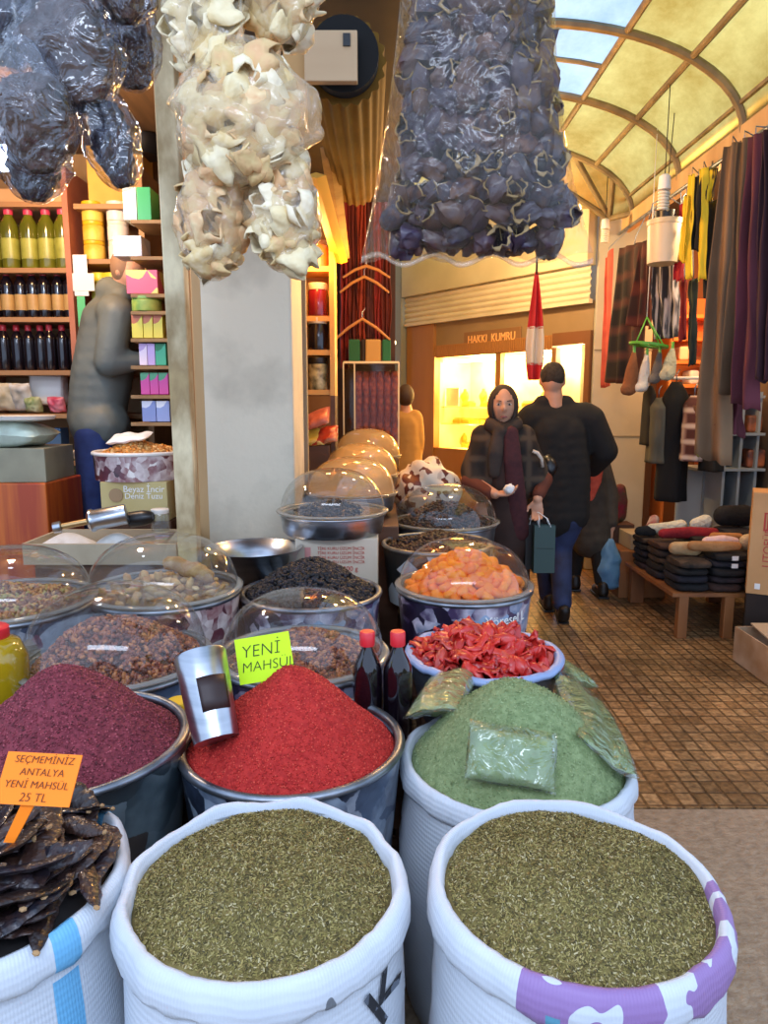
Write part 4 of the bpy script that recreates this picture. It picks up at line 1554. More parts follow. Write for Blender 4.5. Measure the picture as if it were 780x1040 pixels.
# nut tub on the tan salt carton
c = P(142, 459, 3.62)
r = .225
o = tub('printed_tub', 'printed tub of roasted chickpeas behind the weathered post', c, r, P(142, 459, 3.62).z - P(142, 490, 3.40).z, PR_DATE, support=False, rimmat=WHITEP, taper=.97)
fz = mound_fn(.21, .075, 1.0, rnd=.6, amp=.012, seed=9)
pile('chickpeas', 'heap of golden roasted chickpeas in the tub behind the post', 'nuts', c - V((0, 0, .02)), .212, fz, mat('chickpea_base', 'b07c3c', .7), isl('chickpeas', ['c88c44', 'd8a45c', 'b87838', 'e0b878', 'e8902c'], .6), NUG, 900, .007, .011, .005)
m = pillow(MB(), c + V((-.03, -.05, .075)), V((1, 0, .1)), V((0, .9, .2)), V((0, 0, 1)), .10, .07, .018, 6.)
tag(m.build('paper_bag', TAGW, smooth=180), 'crumpled white paper bag lying on the chickpeas', 'bag')
zt = c.z - (P(142, 459, 3.62).z - P(142, 490, 3.40).z)
x0, x1 = P(101, 500, 3.42).x, P(169, 500, 3.42).x
zb0 = P(140, 530, 3.42).z
TAN = mat('tan_carton', 'b8a468', .6, col2='c4b27a', sc=4)
o = pbox('salt_carton', 'tan printed salt carton under the chickpea tub', ((x0 + x1) / 2, 3.62, (zt + zb0) / 2), (x1 - x0, .38, zt - zb0 - .002), TAN, cat='carton')
yf = 3.43
cz = P(140, 500, 3.42).z
text('Beyaz İncir', .044, WHITEINK, o, frame((P(146, 497, yf).x, yf - .002, P(146, 497, yf).z), (1, 0, 0), (0, 0, 1)), 'printed_word')
text('Deniz Tuzu', .040, WHITEINK, o, frame((P(146, 504, yf).x, yf - .002, P(146, 504, yf).z), (1, 0, 0), (0, 0, 1)), 'printed_word')
cc = P(118, 503, yf)
MB().lathe([(0, 0), (.034, 0), (.034, .003), (0, .003)], 28, (cc.x, yf - .003, cc.z), 0, Matrix.Rotation(PI / 2, 3, 'X')).build('round_mark', mat('brown_print', '9a7c58', .6), o, smooth=40)
pbox('side_table', 'dark wooden stand under the salt carton', ((x0 + x1) / 2, 3.64, zb0 / 2), (x1 - x0 + .02, .40, zb0 - .002), WOODD, cat='stand')

# tray of white powder with the grinder
yT = 3.02
x0, x1 = P(28, 560, yT).x, P(182, 560, yT).x
zt = P(100, 545, 3.15).z
tr_ = thing('wooden_tray', 'shallow wooden tray of white powder behind the root dome', 'tray', ((x0 + x1) / 2, 3.18, zt - .09))
TRW = mat('tray_wood', 'a8987c', .7, col2='b8a88c', sc=5)
MB().box(((x0 + x1) / 2, 3.16, zt - .085), (x1 - x0, .36, .012)).build('tray_floor', TRW, tr_, smooth=0)
for s in (2.985, 3.335):
    MB().box(((x0 + x1) / 2, s, zt - .045), (x1 - x0, .014, .09)).build('side_board', TRW, tr_, smooth=0)
for s in (x0, x1):
    MB().box((s, 3.16, zt - .045), (.014, .336, .09)).build('end_board', TRW, tr_, smooth=0)
PWD = mat('white_powder', 'e4e2dc', .9, col2='d4d0c6', sc=20)
for px, r, lb in ((68, .15, 'flat heap of white powder in the tray nearest the red orange chest'), (118, .13, 'pointed heap of white powder in the tray under the grinder')):
    c = P(px, 545, 3.16)
    f = mound_fn(r, .075, 1.0, rnd=.5, amp=.006, seed=px)
    tag(mound(MB(), V((c.x, 3.16, zt - .06)), r, f).build('white_powder', PWD, smooth=180), lb, 'powder', kind='stuff')
pbox('tray_stand', 'dark wooden stand under the tray of white powder', ((x0 + x1) / 2, 3.17, (zt - .092) / 2), (x1 - x0 - .05, .3, zt - .094), WOODD, cat='stand')
a, b_ = P(92, 529, 3.10), P(128, 522, 3.14)
ax = (b_ - a).normalized()
R = ax.to_track_quat('Z', 'Y').to_matrix()
L = (b_ - a).length
gr = tag(MB().lathe([(.035, -.012), (.052, 0), (.052, .012), (.046, .02), (.046, L), (.04, L + .005)], 28, a, 0, R).build('hand_mill', STEEL, smooth=45), 'steel hand mill lying across the tray of white powder', 'mill')
MB().tube([a, a - ax * .12], .014, 12).build('shaft', mat('brass_shaft', 'b89868', .35, .8), gr)
MB().lathe([(.012, -.16), (.024, -.155), (.026, -.125), (.012, -.12)], 20, a, 0, R).build('knob', STEEL, gr)
a2, b2 = P(132, 528, 3.2), P(152, 525, 3.2)
tag(MB().tube([a2, lerp(a2, b2, .7), b2, b2 + (b2 - a2) * .2], [.036, .036, .03, .018], 16).build('dark_bottle', BLACK, smooth=50), 'small dark bottle lying behind the white powder', 'bottle')
c = P(163, 534, 3.25)
o = jar('glass_jar', 'small clear glass jar next to the weathered post', c - V((0, 0, .02)), .042, .10, clear('jar_glass', (225, 230, 235), 1.2, .05, .12), WHITEP)

# weathered post
a, b_ = P(163, -40, 2.95), P(192, 545, 2.95)
d = (a - b_).normalized()
b0 = b_ - d * (b_.z / d.z)
a = b_ + d * ((3.0 - b_.z) / d.z)
xx = V((1, 0, 0)) - d * d.x
xx.normalize()
yy = d.cross(xx)
R = Matrix(((xx.x, yy.x, d.x), (xx.y, yy.y, d.y), (xx.z, yy.z, d.z)))
m = MB()
m.box((b0 + a) / 2, (.082, .07, (a - b0).length), R)
tag(m.build('weathered_post', mat('flaking_post_paint', 'dcc48c', .75, col2='f2e2b8', sc=3.5, det=10, bump=.5, bsc=10, lo=.36, hi=.62, col3='a08860', stretch=(1, 1, .5)), smooth=0, bevel=.006), 'weathered flaking wooden post in front of the spice shop shelves', 'post')

# alcove shelf with jars, lit from inside
YA = 4.55
xa0, xa1 = P(313, 330, YA).x - .08, P(336, 330, YA).x
al = thing('alcove_shelf', 'narrow honey coloured shelf of jars beside the chipped pillar', 'shelf', ((xa0 + xa1) / 2, YA, .9))
HON = mat('honey_wood', 'd89c4c', .5, col2='e0a858', sc=4)
for y in (272, 322, 356, 396):
    z = P(325, y, YA).z
    MB().box(((xa0 + xa1) / 2, YA + .05, z - .016), (xa1 - xa0, .22, .032)).build('shelf_board', HON, al, smooth=0)
z0, z1 = P(325, 402, YA).z, P(325, 250, YA).z
MB().box((xa1 + .012, YA + .05, (z0 + z1) / 2), (.03, .24, z1 - z0)).build('upright', HON, al, smooth=0)
MB().box(((xa0 + xa1) / 2, YA + .17, (z0 + z1) / 2), (xa1 - xa0, .012, z1 - z0)).build('back_panel', mat('alcove_back', 'd8a460', .6), al, smooth=0)
MB().box((xa1 + .012, YA + .05, z0 / 2 + .25), (.03, .24, z0 - .5)).build('lower_upright', WOODD, al, smooth=0)
JR = clear('jam_glass', (240, 240, 240), 1, .06, .08)
for y, body, lb in ((316, mat('red_jam', '7a1420', .2, coat=.5), 'jar of dark red jam on the honey coloured shelf'), (350, mat('black_jam', '1c1418', .2, coat=.5), 'jar of black molasses on the honey coloured shelf'), (391, mat('labelled_jar', '5a5030', .3, col2='c8b880', sc=20), 'labelled jar with a dark lid on the lowest honey coloured shelf')):
    c = P(323, y, YA)
    sz = {316: .2, 350: .2, 391: .2}[y]
    zs = P(325, {316: 322, 350: 356, 391: 396}[y], YA).z
    jar('preserve_jar', lb, V((c.x, YA, zs)), .062, sz, body, mat('jar_lid_' + str(y), {316: 'd8c8b0', 350: 'e8d8b8', 391: '2c2010'}[y], .4))
c = P(325, 262, YA)
jar('preserve_jar', 'small amber jar at the top of the honey coloured shelf', V((c.x, YA, P(325, 272, YA).z)), .05, .16, mat('amber_jar', 'b8692c', .3, coat=.4), mat('amber_lid', '4a2810', .5))
# fruit heap under the alcove shelf
c = P(322, 452, 4.45)
pbox('counter_box', 'low wooden bench under the honey coloured shelf', (c.x, 4.5, P(322, 452, 4.45).z / 2), (.16, .16, P(322, 452, 4.45).z), WOODD, cat='bench')
for i, (dx, dz, col, lb) in enumerate(((-.03, .05, 'd8b040', 'yellow packet low in the alcove beside the pillar'), (.05, .06, 'b03a24', 'red packet beside the yellow packet in the alcove'), (.0, .16, 'c86a50', 'pink red packet on top of the yellow packet in the alcove'))):
    m = pillow(MB(), c + V((dx, 0, dz)), V((1, 0, .2 * i)), V((0, .6, .6)), V((0, -.6, .6)), .08, .08, .035, i)
    tag(m.build('packet', mat('alcove_packet', col, .35, col2='e8c890', sc=12, lo=.55, hi=.8), smooth=180), lb, 'packet', 'packets in the alcove')

# roller shutter drum, bearing board and the lit board under it
a, b_ = P(350, 62, 2.45), P(362, 184, 4.2)
ax = (b_ - a).normalized()
R = ax.to_track_quat('Z', 'Y').to_matrix()
m = MB()
n = 72
prof = [(.128, 0), (.128, (b_ - a).length)]
m.lathe(prof, 144, a, 0, R, lambda p, an, k: p * 1 if False else V((p.x * (1 + .045 * math.cos(20 * an)), p.y * (1 + .045 * math.cos(20 * an)), p.z)))
dr = tag(m.build('rolled_shutter', mat('brass_shutter', '5a4018', .75, 0, col2='6e5020', sc=3, spec=.08), smooth=60), 'rolled up ribbed metal shutter drum under the shop ceiling', 'shutter')
MB().tube([a - ax * .06, a], [.108, .108], 40).build('end_plate', mat('sooty_iron', '060505', .9), dr)
zbd = P(336, 83, 2.35).z
z1 = P(336, 31, 2.35).z
x0, x1 = P(309, 60, 2.35).x, P(363, 60, 2.35).x
o = tag(MB().box(((x0 + x1) / 2, 2.36, (zbd + z1) / 2), (x1 - x0, .03, z1 - zbd)).build('hanging_bearing_board', mat('bearing_board', 'b0906a', .6, col2='c4a680', sc=4, stretch=(.2, 1, 1)), smooth=0, bevel=.003), 'square wooden bearing board at the end of the shutter drum', 'board')
c = P(352, 40, 2.34)
MB().box((c.x, 2.342, c.z), (.022, .006, .035)).build('slot', BLACK, o, smooth=0)
xj = P(299, 60, 2.42).x
tag(MB().box((xj, 2.44, 1.9), (.075, .07, 2.35)).build('hanging_jamb', mat('ochre_jamb', 'b08248', .6, col2='c09458', sc=4, stretch=(1, 1, .1)), smooth=0, bevel=.004) if 0 else MB().box((xj, 2.44, 2.72), (.07, .06, .72)).build('hanging_jamb', mat('ochre_jamb', 'b08248', .6, col2='c09458', sc=4, stretch=(1, 1, .1)), smooth=0, bevel=.004), 'ochre timber strut beside the bearing board, behind the pale bags', 'strut')
a, b_ = P(321, 178, 3.4), P(346, 266, 4.7)
d = b_ - a
tag(MB().tube([a, b_], [.045, .045], 4, flat=.3).build('hanging_lit_board', mat('yellow_lit_wood', 'e0a83c', .5), smooth=0), 'bright yellow board sloping under the shutter drum', 'board')
a, b_ = P(334, 150, 3.4), P(349, 262, 4.8)
tag(MB().tube([a, b_], [.04, .04], 4, flat=.3).build('hanging_grey_board', WOOD, smooth=0), 'grey brown board sloping beside the bright yellow board', 'board')
# ------------------------------------------------------------------ bags hanging over the stall
YR = 1.72
rail = tag(MB().tube([(-1.3, YR, 2.94), (.75, YR, 2.94)], .018, 12).build('hanging_rail', WOODD), 'dark pole that the bags hang from over the stall', 'rail')
for x in (-1.28, .73):
    pass


def hook(parent, x, z, y=YR):
    MB().tube([(x, y, z), (x, y, 2.93)], .0025, 6).build('string', mat('jute', 'b09a70', .8) if 'jute' not in bpy.data.materials else bpy.data.materials['jute'], parent)


# big clear bag of strung dried aubergines
def bag_pt(u, v):
    """u round the bag, v from its open top (0) to the bottom seam (1)"""
    zt, zb_ = 2.46, P(480, 262, YR).z
    z = lerp(zt, zb_, v)
    xl = lerp(P(408, 0, YR).x, P(366, 262, YR).x, max(0, v) ** 1.6)
    xr = lerp(P(562, 0, YR).x, P(602, 268, YR).x, max(0, v) ** 2.2)
    cx, hw = (xl + xr) / 2, (xr - xl) / 2
    dep = .105 * (1 - max(0, (v - .72) / .28) ** 2.2) + .004
    a = 2 * PI * u
    ca, sa = math.cos(a), math.sin(a)
    x = cx + hw * math.copysign(abs(ca) ** .8, ca)
    y = YR + dep * math.copysign(abs(sa) ** .9, sa)
    w_ = .012 * noise.noise(V((x * 9, z * 5, y * 3))) + .006 * noise.noise(V((x * 24, z * 8, y * 3)))
    return V((x, y + w_ * (1 if abs(sa) > .2 else .3), z + .012 * math.sin(x * 30) * v))


AFILM = clear('aubergine_bag_film', (246, 244, 240), .6, .10, .05, (235, 220, 185), bump=.9, bsc=9, base=.03)
m = MB().sheet(96, 44, bag_pt, wrap=True)
ob = tag(m.build('hanging_clear_bag', AFILM, smooth=180, org=(.21, YR, P(480, 262, YR).z)), 'huge clear bag of strung dried aubergines over the aisle', 'bag')
m = MB()
zs = P(480, 262, YR).z
m.sheet(40, 3, lambda u, v: V((lerp(P(367, 262, YR).x, P(602, 262, YR).x, u), YR + .004 * math.sin(u * 50), zs + .012 * math.sin(u * 25) + lerp(.003, -.010, v))))
m.build('bottom_seam', clear('bag_seam_film', (244, 240, 230), .5, .1, .2), ob, smooth=180, solid=.0008)
hook(ob, .0, 2.45)
hook(ob, .4, 2.45)
AUB = objrnd('aubergine_skin', ['1e1626', '30243c', '44303a', '543428', '241e38', '6a4434'], .5, .25, .5, 50)
AIN = mat('aubergine_inside', '9a8058', .8)
aubs = []
for kk in range(3):
    vs = []
    prof = [(.004, -.030), (.018, -.026), (.0235, -.008), (.0225, .010), (.020, .024), (.017, .024), (.018, .006), (.014, -.016), (0, -.02)]
    def crink(p, a, k, kk=kk):
        s = 1 + .42 * noise.noise(V((math.cos(a) * 2.2, math.sin(a) * 2.2, k * .4 + kk * 7))) + .10 * math.sin(5 * a + kk + k * .3)
        return V((p.x * s, p.y * s * (.8 if kk == 1 else 1), p.z + .005 * math.sin(2 * a + kk)))
    o = MB().lathe(prof, 18, (0, 0, 0), 0, None, crink).build('dried_aubergine', AUB, smooth=60, org=(0, 0, 0))
    MB().lathe([(.0185 + .0018 * math.cos(t), .024 + .0018 * math.sin(t)) for t in [PI * q / 3 for q in range(6)]], 18, (0, 0, 0), 0, None, crink, close=True).build('rim', AIN, o, smooth=180)
    aubs.append(tag(o, 'dark purple dried hollow aubergine inside the huge clear bag', 'aubergine', 'strung dried aubergines in the bag'))
cnt = 0
STR = mat('aubergine_string', 'a89468', .8)
for layer in (0, 1):
    for cidx in range(11):
        u = (cidx + .5) / 11 + (.04 if layer else 0)
        pts = []
        zt = 2.44
        zend = zs + .022 + (.02 if cidx in (0, 10) else 0) + .02 * random.random()
        nn = int((zt - zend) / .047 + 1.0)
        for k in range(nn):
            if layer and k % 2:
                continue
            z = zt - k * .047 - random.uniform(0, .012)
            v = (2.46 - z) / (2.46 - zs)
            xl = lerp(P(412, 0, YR).x, P(382, 262, YR).x, v ** 1.6) + .018
            xr = lerp(P(558, 0, YR).x, P(592, 268, YR).x, v ** 2.2) - .016
            dep = .10 * (1 - max(0, (v - .72) / .28) ** 2.2)
            x = lerp(xl, xr, min(1, u)) + random.uniform(-.012, .012)
            y = YR + (-.55 if not layer else .3) * dep * (1 - .6 * abs(2 * u - 1) ** 2) + random.uniform(-.008, .008)
            loc = V((x, y, z))
            pts.append(loc)
            rot = Euler((random.uniform(-1.2, 1.9), random.uniform(-.9, .9), random.uniform(0, 6.28)))
            if cnt < 3:
                aubs[cnt].location, aubs[cnt].rotation_euler = loc, rot
            else:
                dup(aubs[cnt % 3], loc, rot, random.uniform(.95, 1.3))
            cnt += 1
        if not layer and len(pts) > 2:
            tag(MB().tube([V((pts[0].x, pts[0].y, 2.46))] + pts, .0012, 5).build('hanging_string', STR), 'thin string threaded through dried aubergines in the huge clear bag', 'string', 'strings of dried aubergines')

# pale bags of dried gourd shells
PFILM = clear('pale_bag_film', (250, 248, 242), .7, .14,   .28, (246, 232, 200), bump=1.0, bsc=9, base=.05)
GRD = objrnd('gourd_shell', ['e0c894', 'e8d8b0', 'f0e2c4', 'd4b880', 'd8a878', 'e8d0a0'], .7, 0, .6, 40)
gds = []
for kk in range(3):
    def gf(u, v, kk=kk):
        a = lerp(-3.0, 3.0, u)
        z = lerp(-.036, .036, v)
        r = .027 * (1 + .4 * noise.noise(V((math.cos(a) * 1.3, math.sin(a) * 1.3 + kk * 3, v * 2)))) * (.75 + .65 * math.sin(2.9 * v)) * (1 + .18 * math.sin(4 * a + 5 * v + kk))
        return V((r * math.cos(a), r * math.sin(a) * .8, z + .01 * math.sin(3 * a + kk)))
    o = MB().sheet(16, 9, gf).build('gourd_shell', GRD, smooth=180, solid=.003, org=(0, 0, 0))
    gds.append(tag(o, 'cream dried gourd shell inside one of the pale hanging bags', 'gourd shell', 'dried gourd shells in the pale bags'))
gcount = [0]


def film_bag(name, label, a, b_, rx, ry, mt, seed, group, fill=None, nfill=0, tie=None, lean=None, pinch=.35, fq=3.2, amp=.22):
    """a crumpled bag from its tied top a to its bottom b_"""
    ax = (b_ - a)
    L = ax.length
    ax.normalize()
    x = (V((1, 0, 0)) - ax * ax.x).normalized()
    y = ax.cross(x)
    def f(u, v, k=1.0, s=0):
        t = v
        w_ = (math.sin(PI * min(1, max(0, t * .93 + .05))) ** .55) * (1 - pinch * (1 - t) ** 2)
        an = 2 * PI * u
        r = w_ * (1 + amp * noise.noise(V((math.cos(an) * fq * .5, math.sin(an) * fq * .5, t * fq + seed))) + .07 * noise.noise(V((math.cos(an) * 4, math.sin(an) * 4, t * 9 + seed))))
        r *= 1 + .16 * (.45 - abs(noise.noise(V((math.cos(an) * 1.3, math.sin(an) * 1.3, t * 3.2 + seed * 2))) * 2.2))
        return a + ax * (t * L) + x * (math.cos(an) * rx * r * k) + y * (math.sin(an) * ry * r * k)
    m = MB().sheet(72, 48, lambda u, v: f(u, v), wrap=True)
    o = tag(m.build(name, mt, smooth=180), label, 'bag', group)
    m = MB()
    tz = 2.93
    MB().tube([f(0, .01) * .5 + f(.5, .01) * .5, V((a.x, a.y, a.z + .03)), V((a.x, YR, tz))], [.009, .005, .003], 8).build('tied_neck', mt if name != 'hanging_dark_bag' else FILM, o)
    if fill == 'gourds':
        i = 0
        for j in range(nfill):
            t = .16 + .74 * ((j + .5) / nfill)
            an = j * 2.39996
            q = f(an / (2 * PI), t, .54)
            rot = rrot()
            k = gcount[0]
            if k < 3:
                gds[k].location, gds[k].rotation_euler = q, rot
            else:
                dup(gds[k % 3], q, rot, random.uniform(.8, 1.25))
            gcount[0] += 1
    elif fill:
        m = MB().sheet(64, 40, lambda u, v: f(u, lerp(.30, .97, v), .68 + .22 * noise.noise(V((math.cos(2 * PI * u) * 3, math.sin(2 * PI * u) * 3, v * 7 + seed)))), wrap=True)
        m.build('contents', fill, o, smooth=180)
    return o


yp = YR
g = 'pale bags of dried gourd shells'
film_bag('hanging_pale_bag', 'upper pale bag of gourd shells nearest the weathered post', P(218, -90, yp), P(205, 82, yp), .10, .085, PFILM, 1, g, 'gourds', 26)
film_bag('hanging_pale_bag', 'upper pale bag of gourd shells nearest the bearing board', P(278, -100, yp), P(288, 48, yp), .09, .08, PFILM, 2, g, 'gourds', 20)
film_bag('hanging_pale_bag', 'widest pale bag of gourd shells in the middle of its cluster', P(245, 40, yp - .05), P(244, 190, yp - .05), .175, .10, PFILM, 3, g, 'gourds', 52)
film_bag('hanging_pale_bag', 'lowest pale bag of gourd shells, hanging before the chipped pillar', P(222, 140, yp), P(213, 284, yp), .088, .085, PFILM, 4, g, 'gourds', 30)
film_bag('hanging_pale_bag', 'lower pale bag of gourd shells nearest the shutter drum', P(285, 140, yp), P(290, 276, yp), .092, .085, PFILM, 5, g, 'gourds', 30)
# dark bags
DFILM = clear('dark_bag_film', (225, 228, 235), 1.1, .08, .012, bump=1.0, bsc=11, base=.09)
DK = mat('black_dried_fruit', '16121a', .4, col2='30283a', sc=26, bump=.8, bsc=36, coat=.3)
BR = mat('brown_dried_fruit', '38221a', .4, col2='5c3a28', sc=22, bump=.8, bsc=30, coat=.2)
g = 'dark bags hanging over the spice shop'
yk = 1.9
film_bag('hanging_dark_bag', 'dark clear bag tilted across the cluster, bluish sheen on its folds', P(42, -30, yk), P(92, 112, yk - .05), .15, .10, DFILM, 11, g, BR)
film_bag('hanging_dark_bag', 'dark clear bag in the top corner above the cluster', P(0, -80, yk), P(10, 70, yk), .11, .09, DFILM, 12, g, DK)
film_bag('hanging_dark_bag', 'dark clear bag with brown fruit against the edge of the cluster', P(18, 40, yk - .1), P(44, 178, yk - .1), .115, .085, DFILM, 13, g, BR)
film_bag('hanging_dark_bag', 'slender black bag pointing down towards the jar shelf', P(92, 75, yk), P(128, 192, yk), .078, .07, DFILM, 14, g, DK)
film_bag('hanging_dark_bag', 'lowest black bag, hanging in front of the bright lamp', P(32, 110, yk + .1), P(36, 206, yk + .1), .10, .08, DFILM, 15, g, DK)
film_bag('hanging_dark_bag', 'dark bag behind the tilted one, close to the weathered post', P(112, -30, yk + .2), P(140, 92, yk + .2), .10, .07, DFILM, 16, g, BR)
film_bag('hanging_dark_bag', 'brown shining bag at the top between the dark bags and the post', P(122, -110, yk), P(128, 26, yk), .10, .08, DFILM, 17, g, BR)
# lamp among them
c = P(2, 160, 2.6)
o = thing('hanging_lamp', 'bright white bulb lamp glowing behind the dark bags', 'lamp', c)
MB().blob(c, .045, 3).build('bulb', mat('bulb_glow', 'e4eeff', .4, emit=18), o, smooth=180)
MB().lathe([(.022, .03), (.026, .05), (.024, .09), (.01, .1)], 20, c).build('socket', WHITEP, o)
MB().tube([c + V((0, 0, .09)), V((c.x, c.y, 3.06))], .004, 6).build('cord', BLACK, o)
# box and dark pan on the top shelf boards behind the bags
c = P(140, 120, 4.4)
tag(MB().lathe([(.10, 0), (.14, .05), (.14, .10), (.13, .10), (.10, .02), (0, .02)], 30, V((P(140, 120, 4.45).x, 4.5, P(115, 205, YB - .1).z + .28))).build('hanging_pan', BLACK, smooth=50), 'dark round pan hanging high above the jar shelf', 'pan')
p, q = P(86, 195, 4.4), P(140, 130, 4.4)
pbox('yellow_carton', 'yellow orange carton on the top of the narrow shelf unit', ((p.x + q.x) / 2, 4.55, P(115, 207, YB - .1).z + .17), (q.x - p.x, .2, .34), mat('yellow_carton', 'd8a848', .6, col2='c89438', sc=4), cat='carton')
pbox('tan_carton', 'tan carton lying on top of the bottle shelf unit', (P(25, 195, 4.5).x, 4.55, P(40, 205, YB).z), (.55, .25, .11), CARTON, cat='carton')
MBT = MB().box((P(30, 212, 4.5).x, 4.6, P(30, 212, 4.5).z), (.56, .4, .03))
MBT.build('shelf_board', SHELFW, shelf, smooth=0)
# ------------------------------------------------------------------ lit shop at the end of the aisle
FR = V((1.79, 6.28, 0))
FE = V((-.61, .7924, 0)).normalized()
FN = V((-FE.y, FE.x, 0))                       # out of the shop, towards the aisle
FM = Matrix(((FE.x, FN.x, 0), (FE.y, FN.y, 0), (0, 0, 1)))


def fs(px, py=400, off=0.):
    d = ray(px, py)
    o = FR + FN * off
    t = (o - V((0, 0, CAM_H))).dot(FN) / d.dot(FN)
    p = V((0, 0, CAM_H)) + d * t
    return (p - FR).dot(FE), p.z


def fp(s, z, d=0.):
    return FR + FE * s + FN * d + V((0, 0, z))


def fbox(m, s0, s1, z0, z1, d0, d1):
    return m.box(fp((s0 + s1) / 2, (z0 + z1) / 2, (d0 + d1) / 2), (abs(s1 - s0), abs(d1 - d0), abs(z1 - z0)), FM)


sL = fs(414)[0]
zSh0, zSh1 = fs(560, 310)[1], fs(560, 277)[1]
zG0, zG1 = fs(450, 455)[1], fs(450, 362)[1]
g0, g1 = fs(560)[0], fs(441)[0]
BRW = mat('shop_veneer', '9a6a38', .45, col2='ac7a44', sc=3, stretch=(1, 1, .2))
FASC = mat('shop_fascia', '8c7450', .5, col2='98805c', sc=2)
LINT = mat('lintel_paint', 'c8bc98', .6, col2='b8ac88', sc=2)
sh = MB()
fbox(sh, 0, sL, zSh1, 3.1, -.02, .10)
fbox(sh, -.35, sL + .4, 3.1, 3.95, .02, .06)
w0 = struct(sh.build('wall_shop', LINT, smooth=0, bevel=.004))
m = MB()
fbox(m, 0, sL, zSh0 - .02, zSh1, -.5, -.40)
fbox(m, 0, sL, zG1 + .10, zSh0, -.06, -.02)
m.build('fascia', FASC, w0, smooth=0)
m = MB()
n = 5
prof = []
for i in range(n * 6 + 1):
    t = i / (n * 6)
    prof.append((lerp(zSh1, zSh0, t), .03 + .022 * abs(math.sin(PI * t * n))))
m.sheet(2, len(prof), lambda u, v: fp(lerp(0, sL, u), prof[round(v * (len(prof) - 1))][0], prof[round(v * (len(prof) - 1))][1]))
fbox(m, 0, sL, zSh0 - .03, zSh0 + .005, 0, .055)
tag(m.build('roller_shutter', mat('shutter_slats', 'd8ccac', .5, 0, col2='c8bc9a', sc=3), smooth=40), 'half raised cream roller shutter over the lit jewellery window', 'shutter')
m = MB()
fbox(m, g0, g1, 0, zG0, -.06, 0)
fbox(m, g1, sL, 0, zSh0, -.06, .02)
fbox(m, g1 - .03, g1 + .0, zG0, zG1, -.06, .03)
fbox(m, g0 - .05, g0, 0, zG1, -.06, .02)
m.build('veneer', BRW, w0, smooth=0, bevel=.004)
m = MB()
for i in range(60):
    a = lerp(g0, g1, i / 60)
    b_ = lerp(g0, g1, (i + .72) / 60)
    fbox(m, a, b_, zG1, zG1 + .11, -.05, .012)
fbox(m, g0, g1, zG1 - .01, zG1 + .12, -.06, -.002)
m.build('fluted_trim', mat('fluted_veneer', 'a87440', .45), w0, smooth=0)
m = MB()
fbox(m, 0, g0, zG1 + .02, zG1 + .13, -.06, .015)
fbox(m, 0, .05, 0, zG1 + .02, -.06, .015)
m.build('door_head', mat('door_veneer', '7c5030', .45), w0, smooth=0)
# sign
s0, z0 = fs(528, 350)
s1, z1 = fs(471, 334)
m = MB()
fbox(m, s0, s1, z0, z0 + .17, -.02, -.004)
sg = tag(m.build('hanging_sign', mat('sign_plate', '8a6440', .5), smooth=0, bevel=.003), 'brown wooden sign with orange letters over the jewellery window', 'sign')
text('HAKKI  KUMRU', .115, mat('sign_letters', 'ffc078', .5), sg, frame(fp((s0 + s1) / 2, z0 + .085, -.002), -FE, (0, 0, 1)), 'lettering', depth=.004, sx=abs(s1 - s0) / .95)
# showcase
m = MB()
dpt = -.55
fbox(m, g0, g1, zG0, zG1, dpt - .02, dpt)
fbox(m, g0, g1, zG1 - .0, zG1 + .02, dpt, -.06)
fbox(m, g0 - .02, g0, zG0, zG1, dpt, -.06)
fbox(m, g1, g1 + .02, zG0, zG1, dpt, -.06)
fbox(m, g0, g1, zG0 - .02, zG0, dpt, -.06)
case = struct(m.build('window_1', mat('showcase_lining', 'f0e0b8', .5, col2='ecd49c', sc=4), smooth=0))
m = MB()
fbox(m, g0, g1, zG0, zG1, -.035, -.03)
m.build('window_glass', clear('shop_window_glass', (255, 250, 235), .8, .04, 0), case, smooth=0)
sm_ = fs(505)[0]
m = MB()
fbox(m, sm_ - .035, sm_ + .035, zG0, zG1, -.06, -.0)
m.build('window_mullion', BRW, case, smooth=0)
zs1, zs2 = fs(470, 413)[1], fs(470, 431)[1]
m = MB()
for z in (zs1, zs2):
    fbox(m, g0, g1, z - .012, z, dpt + .02, -.10)
m.build('glass_shelf', clear('shelf_glass', (245, 250, 235), 1.0, .05, .25, (250, 240, 200)), case, smooth=0)
m = MB()
fbox(m, 0.05, g0 - .05, 0, zG1 + .02, -.55, -.53)
struct(m.build('wall_doorway', mat('doorway_lining', 'f0deb0', .5), smooth=0))
TUBEM = mat('warm_tube', 'ffdf9a', .4, emit=14)
for k, (a, b_, lb) in enumerate(((sm_ + .06, g1 - .06, 'glowing warm tube lamp at the top of the wide showcase bay'), (g0 + .05, sm_ - .06, 'glowing warm tube lamp at the top of the bay behind the flag'))):
    t = tag(MB().tube([fp(a, zG1 - .05, -.12), fp(b_, zG1 - .05, -.12)], .018, 12).build('hanging_tube_lamp', TUBEM, smooth=60), lb, 'lamp')
    lamp('showcase_light', fp((a + b_) / 2, zG1 - .14, -.22), 40, 'ffe0a4', .05)
lamp('doorway_light', fp(.28, 1.95, -.3), 24, 'ffe0a4', .05)
lamp('showcase_low_light', fp((sm_ + g1) / 2, zs2 - .04, -.14), 14, 'ffdc98', .03)
GOLD = mat('gold', 'e8b040', .28, .9, col2='c88c28', sc=30)
VEL = mat('amber_velvet', 'd89c2c', .8)
m = MB()
m.lathe([(.045, 0), (.05, .01), (.03, .03), (.055, .09), (.05, .13), (.022, .17), (.02, .19), (0, .192)], 20, (0, 0, 0), 0, None, lambda p, a, k: V((p.x, p.y * .5, p.z)))
bust = m.build('necklace_bust', VEL, smooth=60, org=(0, 0, 0))
